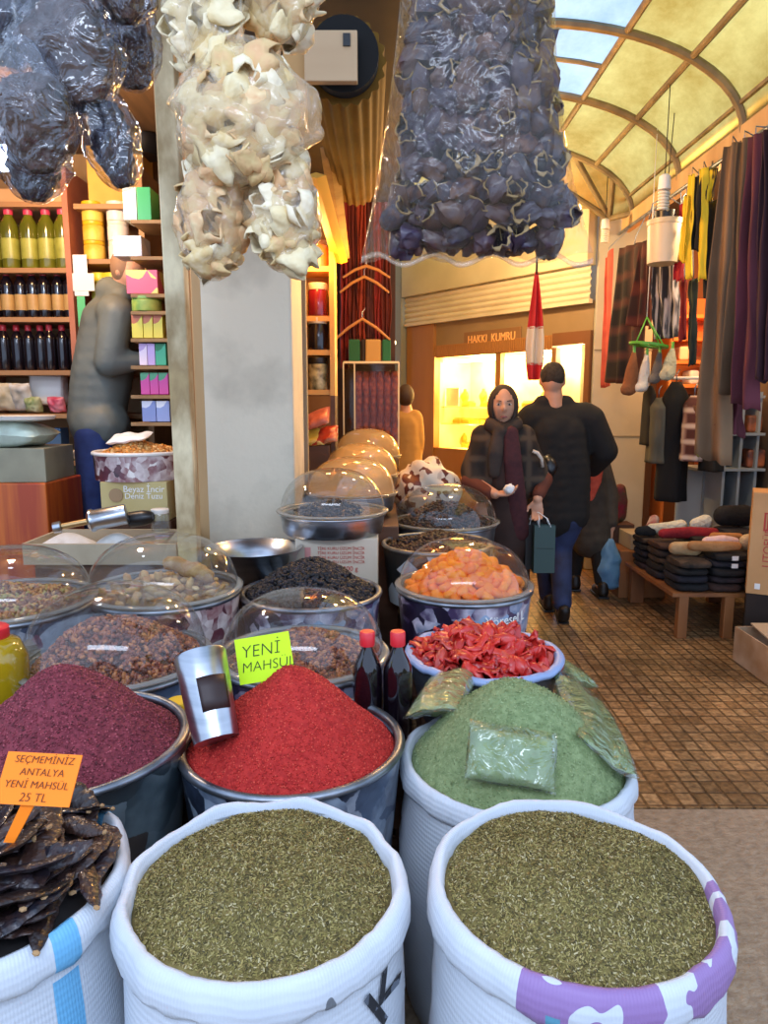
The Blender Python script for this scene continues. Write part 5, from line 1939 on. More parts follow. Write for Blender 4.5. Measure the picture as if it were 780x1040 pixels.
MB().lathe([(.046 + .005 * math.cos(t), .005 * math.sin(t)) for t in [PI * q / 4 for q in range(8)]], 22, (0, -.012, .125), 0, Matrix.Rotation(1.0, 3, 'X'), close=True).build('necklace', GOLD, bust, smooth=180)
tag(bust, 'cream necklace bust with gold chain in the lit showcase', 'display bust', 'necklace busts in the showcase')
m = MB().box((0, 0, .02), (.12, .10, .04))
tray = m.build('jewel_tray', VEL, smooth=0, org=(0, 0, 0), bevel=.004)
m = MB()
for i in range(4):
    for j in range(3):
        m.lathe([(.010 + .0035 * math.cos(t), .0035 * math.sin(t)) for t in [PI * q / 3 for q in range(6)]], 10, (-.042 + .028 * i, -.03 + .03 * j, .048), 0, Matrix.Rotation(1.2, 3, 'X'), close=True)
m.build('ring_rows', GOLD, tray, smooth=180)['kind'] = 'stuff'
tag(tray, 'small tray of gold rings in the lit showcase', 'jewel tray', 'ring trays in the showcase')
rz = math.atan2(FN.y, FN.x) + PI / 2
first = [True, True]
for zi, z in enumerate((zs1, zs2, zG0)):
    for k in range(11):
        s = lerp(g0 + .09, g1 - .09, k / 10)
        if abs(s - sm_) < .04:
            continue
        kind = (k + zi) % 2 if zi < 1 else (1 if zi == 1 else k % 2)
        src = (bust, tray)[kind]
        loc = fp(s, z, -.30 if kind else -.38)
        if kind == 0 and zi == 1:
            continue
        scl = .8 if (zi == 2 and kind == 0) else 1
        if zi == 2 and kind == 0 and zs2 - zG0 < .2:
            scl = (zs2 - zG0 - .03) / .195
        if first[kind]:
            src.location, src.rotation_euler, src.scale = loc, (0, 0, rz), (scl,) * 3
            first[kind] = False
        else:
            dup(src, loc, rz, scl)
for px, y0, y1, lb in ((449, 372, 392, 'small cream card standing by the wide showcase bay'),):
    s, z = fs(px, y1)
    m = MB()
    fbox(m, s - .10, s + .10, zs1 + .001, zs1 + .20, -.16, -.155)
    tag(m.build('price_board', TAGW, smooth=0), lb, 'card')
# flag
YF = 5.6
pts0 = P(545, 276, YF)
m = MB()
L = pts0.z - P(545, 386, YF).z
RF, WF = mat('flag_red', 'b01c28', .7), mat('flag_white', 'c8c0b4', .7)
def flg(u, v, lo, hi):
    t = lerp(lo, hi, v)
    w_ = .012 + .055 * min(1, t * 1.6) * (1 if t < .8 else 1 - (t - .8) * 2)
    x = (u - .5) * 2 * w_
    return pts0 + V((x + .01 * t, .03 * math.sin(u * 11 + t * 2) * min(1, t * 3), -t * L))
fl = tag(MB().tube([V((pts0.x, YF, 3.1)), pts0 + V((0, 0, -.02))], .008, 8).build('hanging_flag', DARK), 'furled red and white flag hanging in front of the jewellery shop', 'flag')
MB().sheet(16, 14, lambda u, v: flg(u, v, 0, .52)).build('red_cloth', RF, fl, smooth=180, solid=.004)
MB().sheet(16, 12, lambda u, v: flg(u, v, .50, .86)).build('white_cloth', WF, fl, smooth=180, solid=.004)
MB().sheet(16, 8, lambda u, v: flg(u, v, .84, 1.0)).build('red_cloth', RF, fl, smooth=180, solid=.004)
# end pier and pipe at the far left of the facade
c = FR + FE * (sL + .10)
struct(MB().box((c.x - .02, c.y + .05, 1.55), (.26, .2, 3.1), FM).build('wall_pier', mat('grey_green_pier', '8e8c74', .6), smooth=0))
c = P(412, 345, 7.6)
tag(MB().blob(P(399, 348, 6.6), .028, 2).build('hanging_bulb', mat('small_bulb', 'ffe0a0', .4, emit=10), smooth=180), 'tiny glowing bulb at the grey green pier', 'bulb')

# ------------------------------------------------------------------ hanging cloths and the sausage case past the counter
YC = 5.62


def drape(name, label, cat, t0, t1, b0, b1, mt, folds=4, amp=.03, seed=0., group=None, nu=40, nv=26, solid=.005, bulge=0., parent=None, fringe=0.):
    nrm = (t1 - t0 if (t1 - t0).length > (b1 - b0).length else b1 - b0)
    nrm = V((nrm.y, -nrm.x, 0)).normalized()
    def f(u, v):
        a, b_ = t0.lerp(b0, v), t1.lerp(b1, v)
        p = a.lerp(b_, u)
        w_ = amp * (math.sin(2 * PI * folds * u + seed + .8 * math.sin(v * 3 + seed)) + .9 * noise.noise(V((u * folds * 2.2, v * 1.5, seed)))) * (.45 + .55 * v)
        p += nrm * (w_ + bulge * math.sin(PI * v)) + V((0, 0, (.03 * noise.noise(V((u * 4, seed, 0))) if v > .5 else 0) * v))
        p += (t1 - t0).normalized() * (.02 * noise.noise(V((u * 2, v * 4, seed))))
        return p
    o = MB().sheet(nu, nv, f).build(name, mt, parent, smooth=180, solid=solid)
    return o if parent else tag(o, label, cat, group)


REDC_ = [('6a1a1a', '8c2420'), ('4a1614', '6a2418'), ('7a2a1c', '9a3c24'), ('3a1418', '54201c')]
for i in range(6):
    a, b_ = 346 + i * 8.5, 346 + (i + 1) * 8.5
    mt = mat('rug_red', REDC_[i % 4][0], .85, col2=REDC_[i % 4][1], sc=9, stretch=(1, 1, .4))
    drape('hanging_cloth', ('bright red cloth on the aisle wall, nearest the honey shelf', 'dark red cloth second along the aisle wall', 'brick red cloth third along the aisle wall', 'maroon cloth fourth along the aisle wall', 'red cloth fifth along the aisle wall', 'brown red cloth last along the aisle wall, nearest the pier')[i], 'cloth',
          P(a, 165, YC), P(b_, 165, YC), P(a, 345 + (30 if i == 0 else 0), YC), P(b_, 345 + (30 if i == 0 else 0), YC), mt, 2, .018, i * 1.7, 'cloths on the aisle wall')
for i, (a, b_, c1, lb) in enumerate(((354, 366, '1f5a38', 'dark green folded cloth under the hangers'), (367, 371, '2a2018', 'dark strip of cloth between the green and the sand cloth'), (371, 387, 'b08c50', 'sand coloured folded cloth under the hangers'), (388, 397, '1c6040', 'bright green folded cloth nearest the pier'))):
    p, q = P(a, 345, 5.5), P(b_, 368, 5.5)
    tag(MB().box(((p.x + q.x) / 2, 5.5, (p.z + q.z) / 2), (q.x - p.x - .002, .08, p.z - q.z)).build('hanging_cloth', mat('fold_cloth', c1, .85), smooth=0, bevel=.012), lb, 'cloth')
HNG = mat('hanger_wood', 'b47c44', .5)
for i, (x0, y0, x1, y1, lb) in enumerate(((372, 270, 396, 282, 'wooden hanger highest in front of the red cloths'), (370, 281, 395, 297, 'wooden hanger just under the highest one'), (368, 324, 396, 345, 'wooden hanger low in front of the red cloths'))):
    a, b_ = P(x0, y0, 5.45), P(x1, y1, 5.45)
    l = a + V((-(b_.x - a.x), 0, b_.z - a.z))
    o = tag(MB().tube([l, lerp(l, a, .5) + V((0, 0, .012)), a, lerp(a, b_, .5) + V((0, 0, .012)), b_], [.008, .011, .013, .011, .008], 8).build('hanging_hanger', HNG), lb, 'hanger')
    MB().tube([a, a + V((0, 0, .05)), a + V((.02, 0, .07)), a + V((.02, .06, .09))], .003, 6).build('hook', GALV, o)
# acrylic sausage case
YS2 = 5.42
x0, x1 = P(349, 400, YS2).x, P(405, 400, YS2).x
zt, z0 = P(377, 368, YS2).z, 1.02
o = thing('sausage_case', 'tall clear display case of hanging sausages at the end of the counter', 'display case', ((x0 + x1) / 2, YS2 + .12, z0))
m = MB()
cx, dx = (x0 + x1) / 2, x1 - x0
for yy in (YS2, YS2 + .26):
    m.box((cx, yy, (zt + z0) / 2), (dx, .006, zt - z0))
for xx in (x0, x1):
    m.box((xx, YS2 + .13, (zt + z0) / 2), (.006, .254, zt - z0))
m.build('clear_panel', CLEAR, o, smooth=0)
m = MB()
for xx in (x0, x1, lerp(x0, x1, .2)):
    m.box((xx, YS2 - .004, (zt + z0) / 2), (.010, .010, zt - z0))
m.box((cx, YS2 - .004, zt), (dx, .012, .016))
m.box((cx, YS2 + .13, zt + .004), (dx, .27, .008))
m.box((cx, YS2 + .13, z0 + .01), (dx, .26, .02))
m.build('case_frame', mat('case_edge', 'd8c8a0', .4), o, smooth=0)
SAU = mat('sausage_skin', '6a2412', .6, col2='a8502a', sc=30, bump=.5, lo=.45, hi=.75)
sau = None
for i in range(6):
    for j in range(1):
        x = lerp(x0 + .11, x1 - .03, i / 5)
        pts = [V((x + .004 * math.sin(k * 1.3 + i), YS2 + .13, lerp(zt - .06, z0 + .08, k / 18))) for k in range(19)]
        s_ = MB().tube(pts, [.029 + .004 * math.sin(k * 2.0 + i) for k in range(19)], 10).build('hanging_sausage', SAU)
        tag(s_, 'long knobbly brown sausage hanging in the clear case', 'sausage', 'sausages in the clear case')
tag(MB().box((cx, YS2 + .13, .5), (dx, .27, 1.02)).build('case_stand', WOODD, smooth=0), 'dark wooden stand under the clear sausage case', 'stand')

# ------------------------------------------------------------------ people
SKIN = mat('skin', 'cc9a7c', .55, col2='bc886a', sc=8)
DSK = mat('eye_dark', '20140e', .3)


def head(m, c, yaw=0., s=1.0, pitch=0.):
    R = Matrix.Rotation(yaw, 3, 'Z') @ Matrix.Rotation(pitch, 3, 'X')
    nu, nv = 44, 36
    g = lambda x, z, x0, z0, w, h: math.exp(-((x - x0) / w) ** 2 - ((z - z0) / h) ** 2)
    vs = []
    for j in range(nv):
        th = PI * (j + .5) / nv
        for i in range(nu):
            ph = 2 * PI * i / nu
            d = V((math.sin(th) * math.sin(ph), -math.sin(th) * math.cos(ph), math.cos(th)))
            jaw = 1 - .28 * max(0, -d.z) ** 1.5
            p = V((d.x * .074 * jaw, d.y * .092 * (1 - .08 * max(0, -d.z)), d.z * .115))
            if d.y < 0:
                x, z = p.x, p.z
                o = .026 * g(x, z, 0, -.022, .013, .016) + .014 * g(x, z, 0, .0, .010, .022)
                o -= .011 * (g(x, z, .031, .008, .017, .012) + g(x, z, -.031, .008, .017, .012))
                o += .005 * g(x, z, 0, .028, .05, .010)
                o += .008 * g(x, z, 0, -.058, .020, .007) + .006 * g(x, z, 0, -.072, .018, .006) - .006 * g(x, z, 0, -.065, .022, .003)
                o += .010 * g(x, z, 0, -.098, .02, .014)
                o += .004 * (g(x, z, .045, -.02, .02, .02) + g(x, z, -.045, -.02, .02, .02))
                p.y -= o
            vs.append(V(c) + R @ (p * s))
    fs_ = []
    for j in range(nv - 1):
        for i in range(nu):
            i2 = (i + 1) % nu
            fs_.append((j * nu + i, (j + 1) * nu + i, (j + 1) * nu + i2, j * nu + i2))
    fs_.append(tuple(range(nu)))
    fs_.append(tuple(reversed([(nv - 1) * nu + i for i in range(nu)])))
    m.add(vs, fs_)
    for e in (-1, 1):
        m.blob(V(c) + R @ (V((e * .075, .006, -.008)) * s), (.010 * s, .018 * s, .030 * s), 2, R=R)
    return R


def face_bits(par, c, R, s=1.0):
    for e in (-1, 1):
        q = V(c) + R @ (V((e * .031, -.077, .008)) * s)
        MB().blob(q, (.013 * s, .008 * s, .0065 * s), 2, R=R).build('eye', mat('eye_white', 'c8bcae', .3), par, smooth=180)
        MB().blob(q + R @ V((0, -.0055 * s, 0)), (.006 * s, .004 * s, .006 * s), 2, R=R).build('iris', DSK, par, smooth=180)
        MB().tube([V(c) + R @ (V((e * (.016 + .014 * k), -.0885 + .004 * k, .026 + .003 * math.sin(k))) * s) for k in range(3)], [.0025 * s, .003 * s, .002 * s], 6).build('eyebrow', DSK, par, smooth=180)
    MB().blob(V(c) + R @ (V((0, -.094, -.064)) * s), (.021 * s, .006 * s, .0065 * s), 2, R=R).build('lips', mat('lip', '8c4a44', .5), par, smooth=180)


def hand(m, w_, d, nrm, curl=.5, side=1, s=1.0):
    d = V(d).normalized()
    lat = d.cross(V(nrm)).normalized() * side
    nn = lat.cross(d).normalized() * side
    w_ = V(w_)
    Rm = Matrix(((lat.x, d.x, nn.x), (lat.y, d.y, nn.y), (lat.z, d.z, nn.z)))
    m.blob(w_ + d * .045 * s, (.037 * s, .05 * s, .016 * s), 2, R=Rm)
    m.blob(w_, (.024 * s, .03 * s, .018 * s), 2, R=Rm)
    for k, (o, L) in enumerate(((-.030, .062), (-.0105, .074), (.0105, .080), (.031, .070))):
        p = w_ + d * .082 * s + lat * o * s
        v = d.copy()
        pts, rad = [p - d * .02 * s, p], [.0095 * s, .0092 * s]
        for q in range(3):
            v = (v + nn * curl * .62).normalized()
            p = p + v * L * s * (.44, .32, .24)[q]
            pts.append(p)
            rad.append((.0088, .0080, .0066)[q] * s)
        caps(m, pts, rad)
    p0 = w_ + d * .025 * s + lat * .028 * s
    p1 = p0 + (d * .6 + lat * .75).normalized() * .040 * s
    p2 = p1 + (d * .9 + lat * .1 + nn * curl * .6).normalized() * .034 * s
    caps(m, [p0, p1, p2], [.0135 * s, .011 * s, .0085 * s])
    return m


# -- the woman coming towards us
YW = 4.42
W = lambda px, py, dy=0.: P(px, py, YW + dy)
hc = W(511, 412, -.03)
base = V((hc.x, YW, 0))
wm = thing('person', 'woman in dark headscarf and plaid shawl walking with a gift bag', 'person', base)
m = MB()
Rh = head(m, hc, -.10, 1.04)
caps(m, [hc + V((0, .02, -.06)), W(511, 440)], [.052, .058])
caps(m, [W(492, 450), W(530, 450)], [.075, .075], .8)
caps(m, [W(511, 455), W(511, 485), W(513, 520)], [.12, .115, .135], .75)
hw = (W(503, 502, -.24), W(546, 507, -.14))
caps(m, [W(490, 449), W(475, 486, -.03), hw[0]], [.058, .045, .030])
caps(m, [W(534, 449), W(552, 484, -.02), hw[1]], [.058, .044, .030])
hand(m, hw[0], (.95, -.3, .08), (0, -.2, 1), .75, -1, .95)
hand(m, hw[1], (0, -.12, -1), (-.3, -1, 0), .95, 1, .95)
for s in (-1, 1):
    x = base.x + .075 * s
    yy = YW + (-.12 if s < 0 else .14)
    caps(m, [V((x, YW, .80)), V((x, lerp(YW, yy, .5), .47)), V((x, yy, .10))], [.10, .068, .045])
bd = remeshed('body', m, SKIN, wm, .0065, 2)
face_bits(wm, hc, Rh, 1.04)


def cloth_mat(name, c1, c2, c3=None, sc=7., rough=.85):
    """woven plaid"""
    mt, nt, b = newmat(name)
    vec = coords(nt)
    sx = nd(nt, 'ShaderNodeSeparateXYZ')
    nt.links.new(vec, sx.inputs[0])
    acc = None
    for ax, ph in (('X', 0), ('Z', 1)):
        mm = nd(nt, 'ShaderNodeMath', operation='SINE')
        k = nd(nt, 'ShaderNodeMath', operation='MULTIPLY')
        k.inputs[1].default_value = sc * 6.28
        nt.links.new(sx.outputs[ax], k.inputs[0])
        nt.links.new(k.outputs[0], mm.inputs[0])
        if acc is None:
            acc = mm.outputs[0]
        else:
            a = nd(nt, 'ShaderNodeMath', operation='MAXIMUM')
            nt.links.new(acc, a.inputs[0])
            nt.links.new(mm.outputs[0], a.inputs[1])
            acc = a.outputs[0]
    a = nd(nt, 'ShaderNodeMath', operation='MULTIPLY_ADD')
    a.inputs[1].default_value = .5
    a.inputs[2].default_value = .5
    nt.links.new(acc, a.inputs[0])
    r = ramp(nt, [(.5, c1), (.72, c2), (.97, c3 or c2)])
    nt.links.new(a.outputs[0], r.inputs[0])
    nt.links.new(r.outputs[0], b.inputs['Base Color'])
    b.inputs['Roughness'].default_value = rough
    return mt


SHAWL = cloth_mat('plaid_shawl', '1a130e', '281d15', '46382a', 8)
m = MB()
caps(m, [W(491, 447), W(480, 478, -.03), W(482, 494, -.10)], [.08, .082, .065])
caps(m, [W(532, 447), W(546, 478, -.02), W(547, 490, -.06)], [.078, .07, .052])
caps(m, [W(491, 444), W(531, 444)], [.085, .085], .9)
caps(m, [W(498, 455), W(494, 490)], [.135, .14], .9)
caps(m, [W(528, 455), W(532, 490)], [.12, .12], .9)
remeshed('shawl', m, SHAWL, wm, .012, 12)
BRN = mat('brown_coat', '2a1812', .8, col2='3a2218', sc=6)
m = MB()
caps(m, [W(512, 455, -.06), W(514, 500, -.06), W(515, 550, -.02)], [.11, .13, .17], .8)
caps(m, [W(515, 545), V((base.x + .02, YW, .32))], [.165, .19], .7)
remeshed('long_coat', m, BRN, wm, .012, 12)
m = MB()
caps(m, [W(519, 440, -.13), W(521, 470, -.155), W(524, 500, -.15), W(527, 540, -.12)], [.05, .062, .065, .07], .45)
remeshed('cardigan_front', m, mat('burgundy_knit', '3c161a', .85, col2='4a1e20', sc=30), wm, .010, 12)
RUST = mat('rust_knit', '5c2c1c', .85)
remeshed('sleeve', caps(MB(), [W(476, 489, -.08), W(497, 501, -.21)], [.052, .042]), RUST, wm, .010, 3)
remeshed('sleeve', caps(MB(), [W(554, 487, -.04), W(547, 502, -.12)], [.048, .042]), RUST, wm, .010, 3)
# headscarf: a hood with an oval opening for the face, its ends on the chest
m = MB()
nu, nv = 40, 30
def hood(u, v):
    th, ph = lerp(.02, PI * .93, v), 2 * PI * u
    d = V((math.sin(th) * math.sin(ph), -math.sin(th) * math.cos(ph), math.cos(th)))
    return hc + Rh @ V((d.x * .092, d.y * .100 + .014, d.z * .130 - .004))
vs = [hood(i / nu, j / (nv - 1)) for j in range(nv) for i in range(nu)]
fs2 = []
for j in range(nv - 1):
    for i in range(nu):
        i2 = (i + 1) % nu
        q = [j * nu + i, (j + 1) * nu + i, (j + 1) * nu + i2, j * nu + i2]
        cc = Rh.transposed() @ (sum((vs[k] for k in q), V()) / 4 - hc)
        if cc.y < -.015 and (cc.x / .066) ** 2 + ((cc.z + .014) / .096) ** 2 < 1:
            continue
        fs2.append(tuple(q))
m.add(vs, fs2)
SCF = mat('headscarf_cloth', '2c2018', .8, col2='3c2e24', sc=12)
m.build('headscarf', SCF, wm, smooth=180, solid=.008)
m = MB()
caps(m, [W(499, 432, -.05), W(511, 438, -.10), W(524, 431, -.05)], [.05, .05, .045])
caps(m, [W(507, 440, -.11), W(503, 462, -.15), W(502, 480, -.15)], [.045, .05, .04], .5)
caps(m, [W(500, 430, .05), W(511, 432, .08), W(523, 430, .05)], [.05, .055, .05])
remeshed('scarf_end', m, SCF, wm, .009, 3)
SHOE = mat('dark_shoe', '14110f', .5)
def shoe(par, x, y, z=0., yaw=0., tilt=0., mt=None, L=.26):
    R = Matrix.Rotation(yaw, 3, 'Z') @ Matrix.Rotation(tilt, 3, 'X')
    m = MB()
    o = V((x, y, z))
    q = lambda a: o + R @ V(a)
    caps(m, [q((0, .05, .045)), q((0, -.04, .045)), q((0, -.15, .032))], [.044, .045, .032])
    caps(m, [q((0, .05, .05)), q((0, .045, .10))], [.045, .042])
    sh_ = remeshed('shoe', m, mt or SHOE, par, .009, 3)
    MB().box(q((0, -.045, .008)), (.082, L, .016), R).build('sole', BLACK, sh_, smooth=0, bevel=.006)
for s in (-1, 1):
    shoe(wm, base.x + .075 * s, YW + (-.12 if s < 0 else .14))
# what she carries
c = hw[0] + V((.075, -.045, .035))
tag(MB().blob(c, (.034, .03, .030), 3, .3, 2.5, 4).build('hanging_tissue', TAGW, smooth=180), 'white crumpled paper cup held in the hand of the woman', 'cup')
hb = hw[1] + V((0, -.02, -.085))
for k, (dx, dy, c1, lb, w_) in enumerate(((.035, -.03, '2c4440', 'dark teal paper gift bag with white string handles held by the woman', .125), (-.012, .06, '16130f', 'black paper bag hanging behind the teal gift bag', .10))):
    x, y, zt = hb.x + dx, hb.y + dy, hb.z - .065
    g_ = MB()
    vs = []
    for sx, sy, z in ((-1, -1, 0), (1, -1, 0), (1, 1, 0), (-1, 1, 0), (-1, -1, 1), (1, -1, 1), (1, 1, 1), (-1, 1, 1)):
        vs.append((x + sx * w_ / 2, y + sy * (.035 if z == 0 else .022), zt - .29 * (1 - z)))
    g_.add(vs, [(3, 2, 1, 0), (0, 1, 5, 4), (1, 2, 6, 5), (2, 3, 7, 6), (3, 0, 4, 7)])
    gb = tag(g_.build('hanging_gift_bag', mat('bag_paper', c1, .5), smooth=0, solid=.002), lb, 'bag')
    for sy in (-1, 1):
        MB().tube([V((x - w_ * .28, y + sy * .023, zt - .01)), V((x - w_ * .2 - dx * .3, y + sy * .015, zt + .04)), hb + V((0, sy * .008, .01)), V((x + w_ * .2 - dx * .3, y + sy * .015, zt + .04)), V((x + w_ * .28, y + sy * .023, zt - .01))], .0028, 6).build('string_handle', TAGW, gb, smooth=180)
    if k == 0:
        MB().box((x, y - .030, zt - .14), (w_ * .8, .003, .004), Matrix.Rotation(.02, 3, 'Y')).build('crease', mat('bag_crease', '1c302c', .6), gb, smooth=0)
a = W(546, 463, -.12)
hbag = tag(MB().blob(W(556, 474, .05), (.06, .10, .075), 3, .15, 2, 3).build('hanging_handbag', BLACK, smooth=180), 'black handbag tucked under the arm of the woman', 'bag')
MB().tube([W(541, 458, -.12), W(546, 460, -.125), W(550, 466, -.12), W(551, 474, -.10)], .011, 8).build('pale_strap', mat('pale_strap', 'd0c4b4', .4), hbag, smooth=180)

# -- the man in black walking away
YM = 4.85
M_ = lambda px, py, dy=0.: P(px, py, YM + dy)
hc = M_(561, 386)
base = V((M_(566, 500).x, YM, 0))
mn = thing('person', 'man in black coat and blue jeans seen from behind in the aisle', 'person', base)
m = MB()
Rm_ = head(m, hc, PI - .15, 1.05)
caps(m, [hc + V((0, -.01, -.06)), M_(563, 412)], [.062, .07])
caps(m, [M_(540, 424), M_(594, 424)], [.09, .09], .8)
caps(m, [M_(566, 440), M_(567, 480), M_(567, 520)], [.15, .14, .14], .75)
hh = (M_(537, 500, .22), M_(600, 478, .22))
caps(m, [M_(536, 426), M_(529, 468, .03), hh[0]], [.065, .052, .034])
caps(m, [M_(600, 424), M_(616, 464, .03), hh[1]], [.065, .052, .034])
hand(m, hh[0], (0, .7, -.6), (1, 0, 0), .8, 1, 1.05)
hand(m, hh[1], (-.5, .8, .1), (0, 0, -1), .8, 1, 1.05)
fl_, fr_ = V((P(556, 610, YM + .16).x, YM + .16, .09)), V((P(571, 610, YM - .12).x, YM - .12, .10))
kl, kr = V((lerp(base.x - .1, fl_.x, .5), YM + .10, .50)), V((lerp(base.x + .05, fr_.x, .5), YM + .02, .50))
caps(m, [M_(555, 530), kl, fl_], [.10, .072, .048])
caps(m, [M_(577, 530), kr, fr_], [.10, .072, .048])
remeshed('body', m, SKIN, mn, .008, 3)
BLKC = mat('black_wool', '0c0b0b', .85, col2='151311', sc=10)
m = MB()
caps(m, [M_(541, 425), M_(594, 424)], [.108, .108], .85)
caps(m, [M_(556, 440), M_(554, 480), M_(553, 522)], [.155, .15, .145], .85)
caps(m, [M_(576, 440), M_(579, 480), M_(579, 522)], [.15, .145, .14], .85)
caps(m, [M_(566, 435), M_(566, 480), M_(566, 524)], [.15, .165, .165], .8)
caps(m, [M_(536, 427), M_(528, 468, .03), lerp(M_(528, 468, .03), hh[0], .85)], [.088, .075, .058])
caps(m, [M_(600, 426), M_(614, 458, .02), lerp(M_(614, 458, .02), hh[1], .85)], [.10, .095, .07])
caps(m, [M_(550, 409), M_(575, 409)], [.055, .055])
remeshed('coat', m, BLKC, mn, .012, 12)
m = MB()
caps(m, [M_(556, 528), kl, fl_ + V((0, 0, .03))], [.115, .085, .068])
caps(m, [M_(577, 528), kr, fr_ + V((0, 0, .03))], [.115, .085, .068])
remeshed('jeans', m, mat('denim', '1a2440', .8, col2='26345a', sc=10), mn, .010, 12)
m = MB()
Rb = Matrix.Rotation(PI - .15, 3, 'Z')
m.blob(hc + Rb @ V((0, .018, .028)), (.083, .088, .094), 3, .06, 6, 2)
remeshed('hair', m, mat('short_dark_hair', '2a221b', .8, col2='3c3228', sc=60, bump=.6), mn, .008, 2)
shoe(mn, fl_.x, fl_.y, 0, PI)
shoe(mn, fr_.x, fr_.y + .02, .03, PI, -.5)

# -- the person in the grey coat beyond him
YT = 5.46
T_ = lambda px, py, dy=0.: P(px, py, YT + dy)
hc = T_(587, 428)
base = V((T_(600, 500).x, YT, 0))
pn = thing('person', 'person in grey coat with coral scarf, half hidden by the man in black', 'person', base)
m = MB()
head(m, hc, PI, .95)
caps(m, [hc + V((0, 0, -.05)), T_(591, 455)], [.052, .06])
caps(m, [T_(584, 464), T_(608, 466)], [.075, .075], .8)
caps(m, [T_(597, 470), T_(599, 510), T_(598, 545)], [.12, .12, .12], .8)
ht = T_(621, 536, -.06)
caps(m, [T_(611, 468), T_(620, 500), ht], [.055, .045, .03])
caps(m, [T_(582, 466), T_(576, 500, .05), T_(580, 525, .12)], [.055, .045, .03])
hand(m, ht, (0, 0, -1), (-1, 0, 0), .9, 1, .9)
hand(m, T_(580, 525, .12), (.2, .3, -.9), (1, 0, 0), .6, -1, .9)
f1_, f2_ = V((T_(606, 610).x, YT - .10, .09)), V((T_(586, 610).x, YT + .12, .09))
k1, k2 = V((T_(604, 575).x, YT - .04, .45)), V((T_(588, 575).x, YT + .05, .45))
caps(m, [T_(603, 548), k1, f1_], [.09, .066, .045])
caps(m, [T_(591, 548), k2, f2_], [.09, .066, .045])
remeshed('body', m, SKIN, pn, .009, 3)
m = MB()
caps(m, [T_(584, 464), T_(608, 466)], [.085, .085], .9)
caps(m, [T_(597, 475), T_(599, 510), T_(600, 546)], [.14, .155, .17], .9)
caps(m, [T_(610, 470), T_(619, 500), T_(621, 530, -.05)], [.075, .068, .055])
caps(m, [T_(583, 468), T_(576, 500, .05)], [.07, .06])
remeshed('coat', m, mat('grey_coat', '38322a', .85, col2='443c32', sc=14), pn, .011, 12)
m = MB()
caps(m, [T_(603, 545), k1, f1_ + V((0, 0, .04))], [.10, .076, .06])
caps(m, [T_(591, 545), k2, f2_ + V((0, 0, .04))], [.10, .076, .06])
caps(m, [T_(598, 530), T_(598, 548)], [.14, .135])
remeshed('trousers', m, BLKC, pn, .010, 12)
m = MB()
caps(m, [T_(598, 462, -.16), T_(606, 470, -.20), T_(604, 488, -.215), T_(600, 506, -.21)], [.05, .06, .055, .026], .45)
remeshed('scarf', m, mat('coral_scarf', 'c84a34', .8, col2='d85c42', sc=20), pn, .008, 3)
m = MB()
m.blob(hc + V((0, -.018, .02)), (.08, .085, .105), 3)
remeshed('hair', m, mat('brown_hair', '2c1c14', .7), pn, .009, 2)
shoe(pn, f1_.x, f1_.y, 0, PI)
shoe(pn, f2_.x, f2_.y, 0, PI)
# blue plastic bag
c = P(617, 574, YT - .10)
m = MB()
bh = .23
def bb(u, v):
    a = 2 * PI * u
    w_ = (.02 + .075 * min(1, v * 2.4) ** .7) * (1 if v < .93 else 1 - (v - .93) * 7)
    k = 1 + .25 * noise.noise(V((math.cos(a) * 1.4, math.sin(a) * 1.4, v * 4)))
    return V((c.x + .01 + w_ * k * math.cos(a), c.y + w_ * .8 * k * math.sin(a), ht.z - .075 - v * (bh * 2 - .06)))
bb_ = tag(m.sheet(28, 30, bb, wrap=True).build('hanging_carrier_bag', mat('blue_bag_film', '5a8cb4', .35, col2='7cabce', sc=9, trans=.25), smooth=180), 'light blue plastic carrier bag held by the person in grey', 'bag')

# -- the person in the tan coat far down the aisle
YD = 6.75
D_ = lambda px, py, dy=0.: P(px, py, YD + dy)
hc = D_(412, 403)
base = V((D_(412, 450).x, YD, 0))
tn = thing('person', 'person in tan coat seen from behind beside the grey green pier', 'person', base)
m = MB()
head(m, hc, PI, .95)
caps(m, [hc + V((0, 0, -.05)), D_(413, 418)], [.05, .06])
caps(m, [D_(405, 424), D_(421, 424)], [.07, .07], .8)
caps(m, [D_(413, 430), D_(413, 460), D_(413, 480)], [.12, .12, .13], .8)
for s in (-1, 1):
    caps(m, [D_(413 + 10 * s, 426), D_(413 + 12.5 * s, 448), D_(413 + 11 * s, 468, .05)], [.055, .045, .03])
    hand(m, D_(413 + 11 * s, 468, .05), (0, .1, -1), (-s, 0, 0), .5, s, .9)
    caps(m, [V((base.x + .08 * s, YD, .78)), V((base.x + .08 * s, YD, .45)), V((base.x + .08 * s, YD + .05 * s, .09))], [.09, .066, .045])
remeshed('body', m, SKIN, tn, .012, 3)
TANC = mat('tan_coat', 'a87c3c', .8, col2='b88a48', sc=5)
m = MB()
caps(m, [D_(405, 424), D_(421, 424)], [.08, .08], .9)
caps(m, [D_(413, 432), D_(413, 460), D_(413, 490)], [.14, .15, .17], .85)
for s in (-1, 1):
    caps(m, [D_(413 + 10 * s, 427), D_(413 + 12.5 * s, 448), D_(413 + 11 * s, 465, .05)], [.07, .06, .05])
remeshed('coat', m, TANC, tn, .013, 12)
m = MB()
m.blob(hc + V((0, -.016, .012)), (.08, .088, .108), 3)
remeshed('hair', m, mat('tied_brown_hair', '3c2618', .7), tn, .010, 2)
m = MB()
for s in (-1, 1):
    caps(m, [V((base.x + .08 * s, YD, .78)), V((base.x + .08 * s, YD, .45)), V((base.x + .08 * s, YD + .05 * s, .12))], [.10, .076, .06])
remeshed('trousers', m, BLKC, tn, .012, 12)
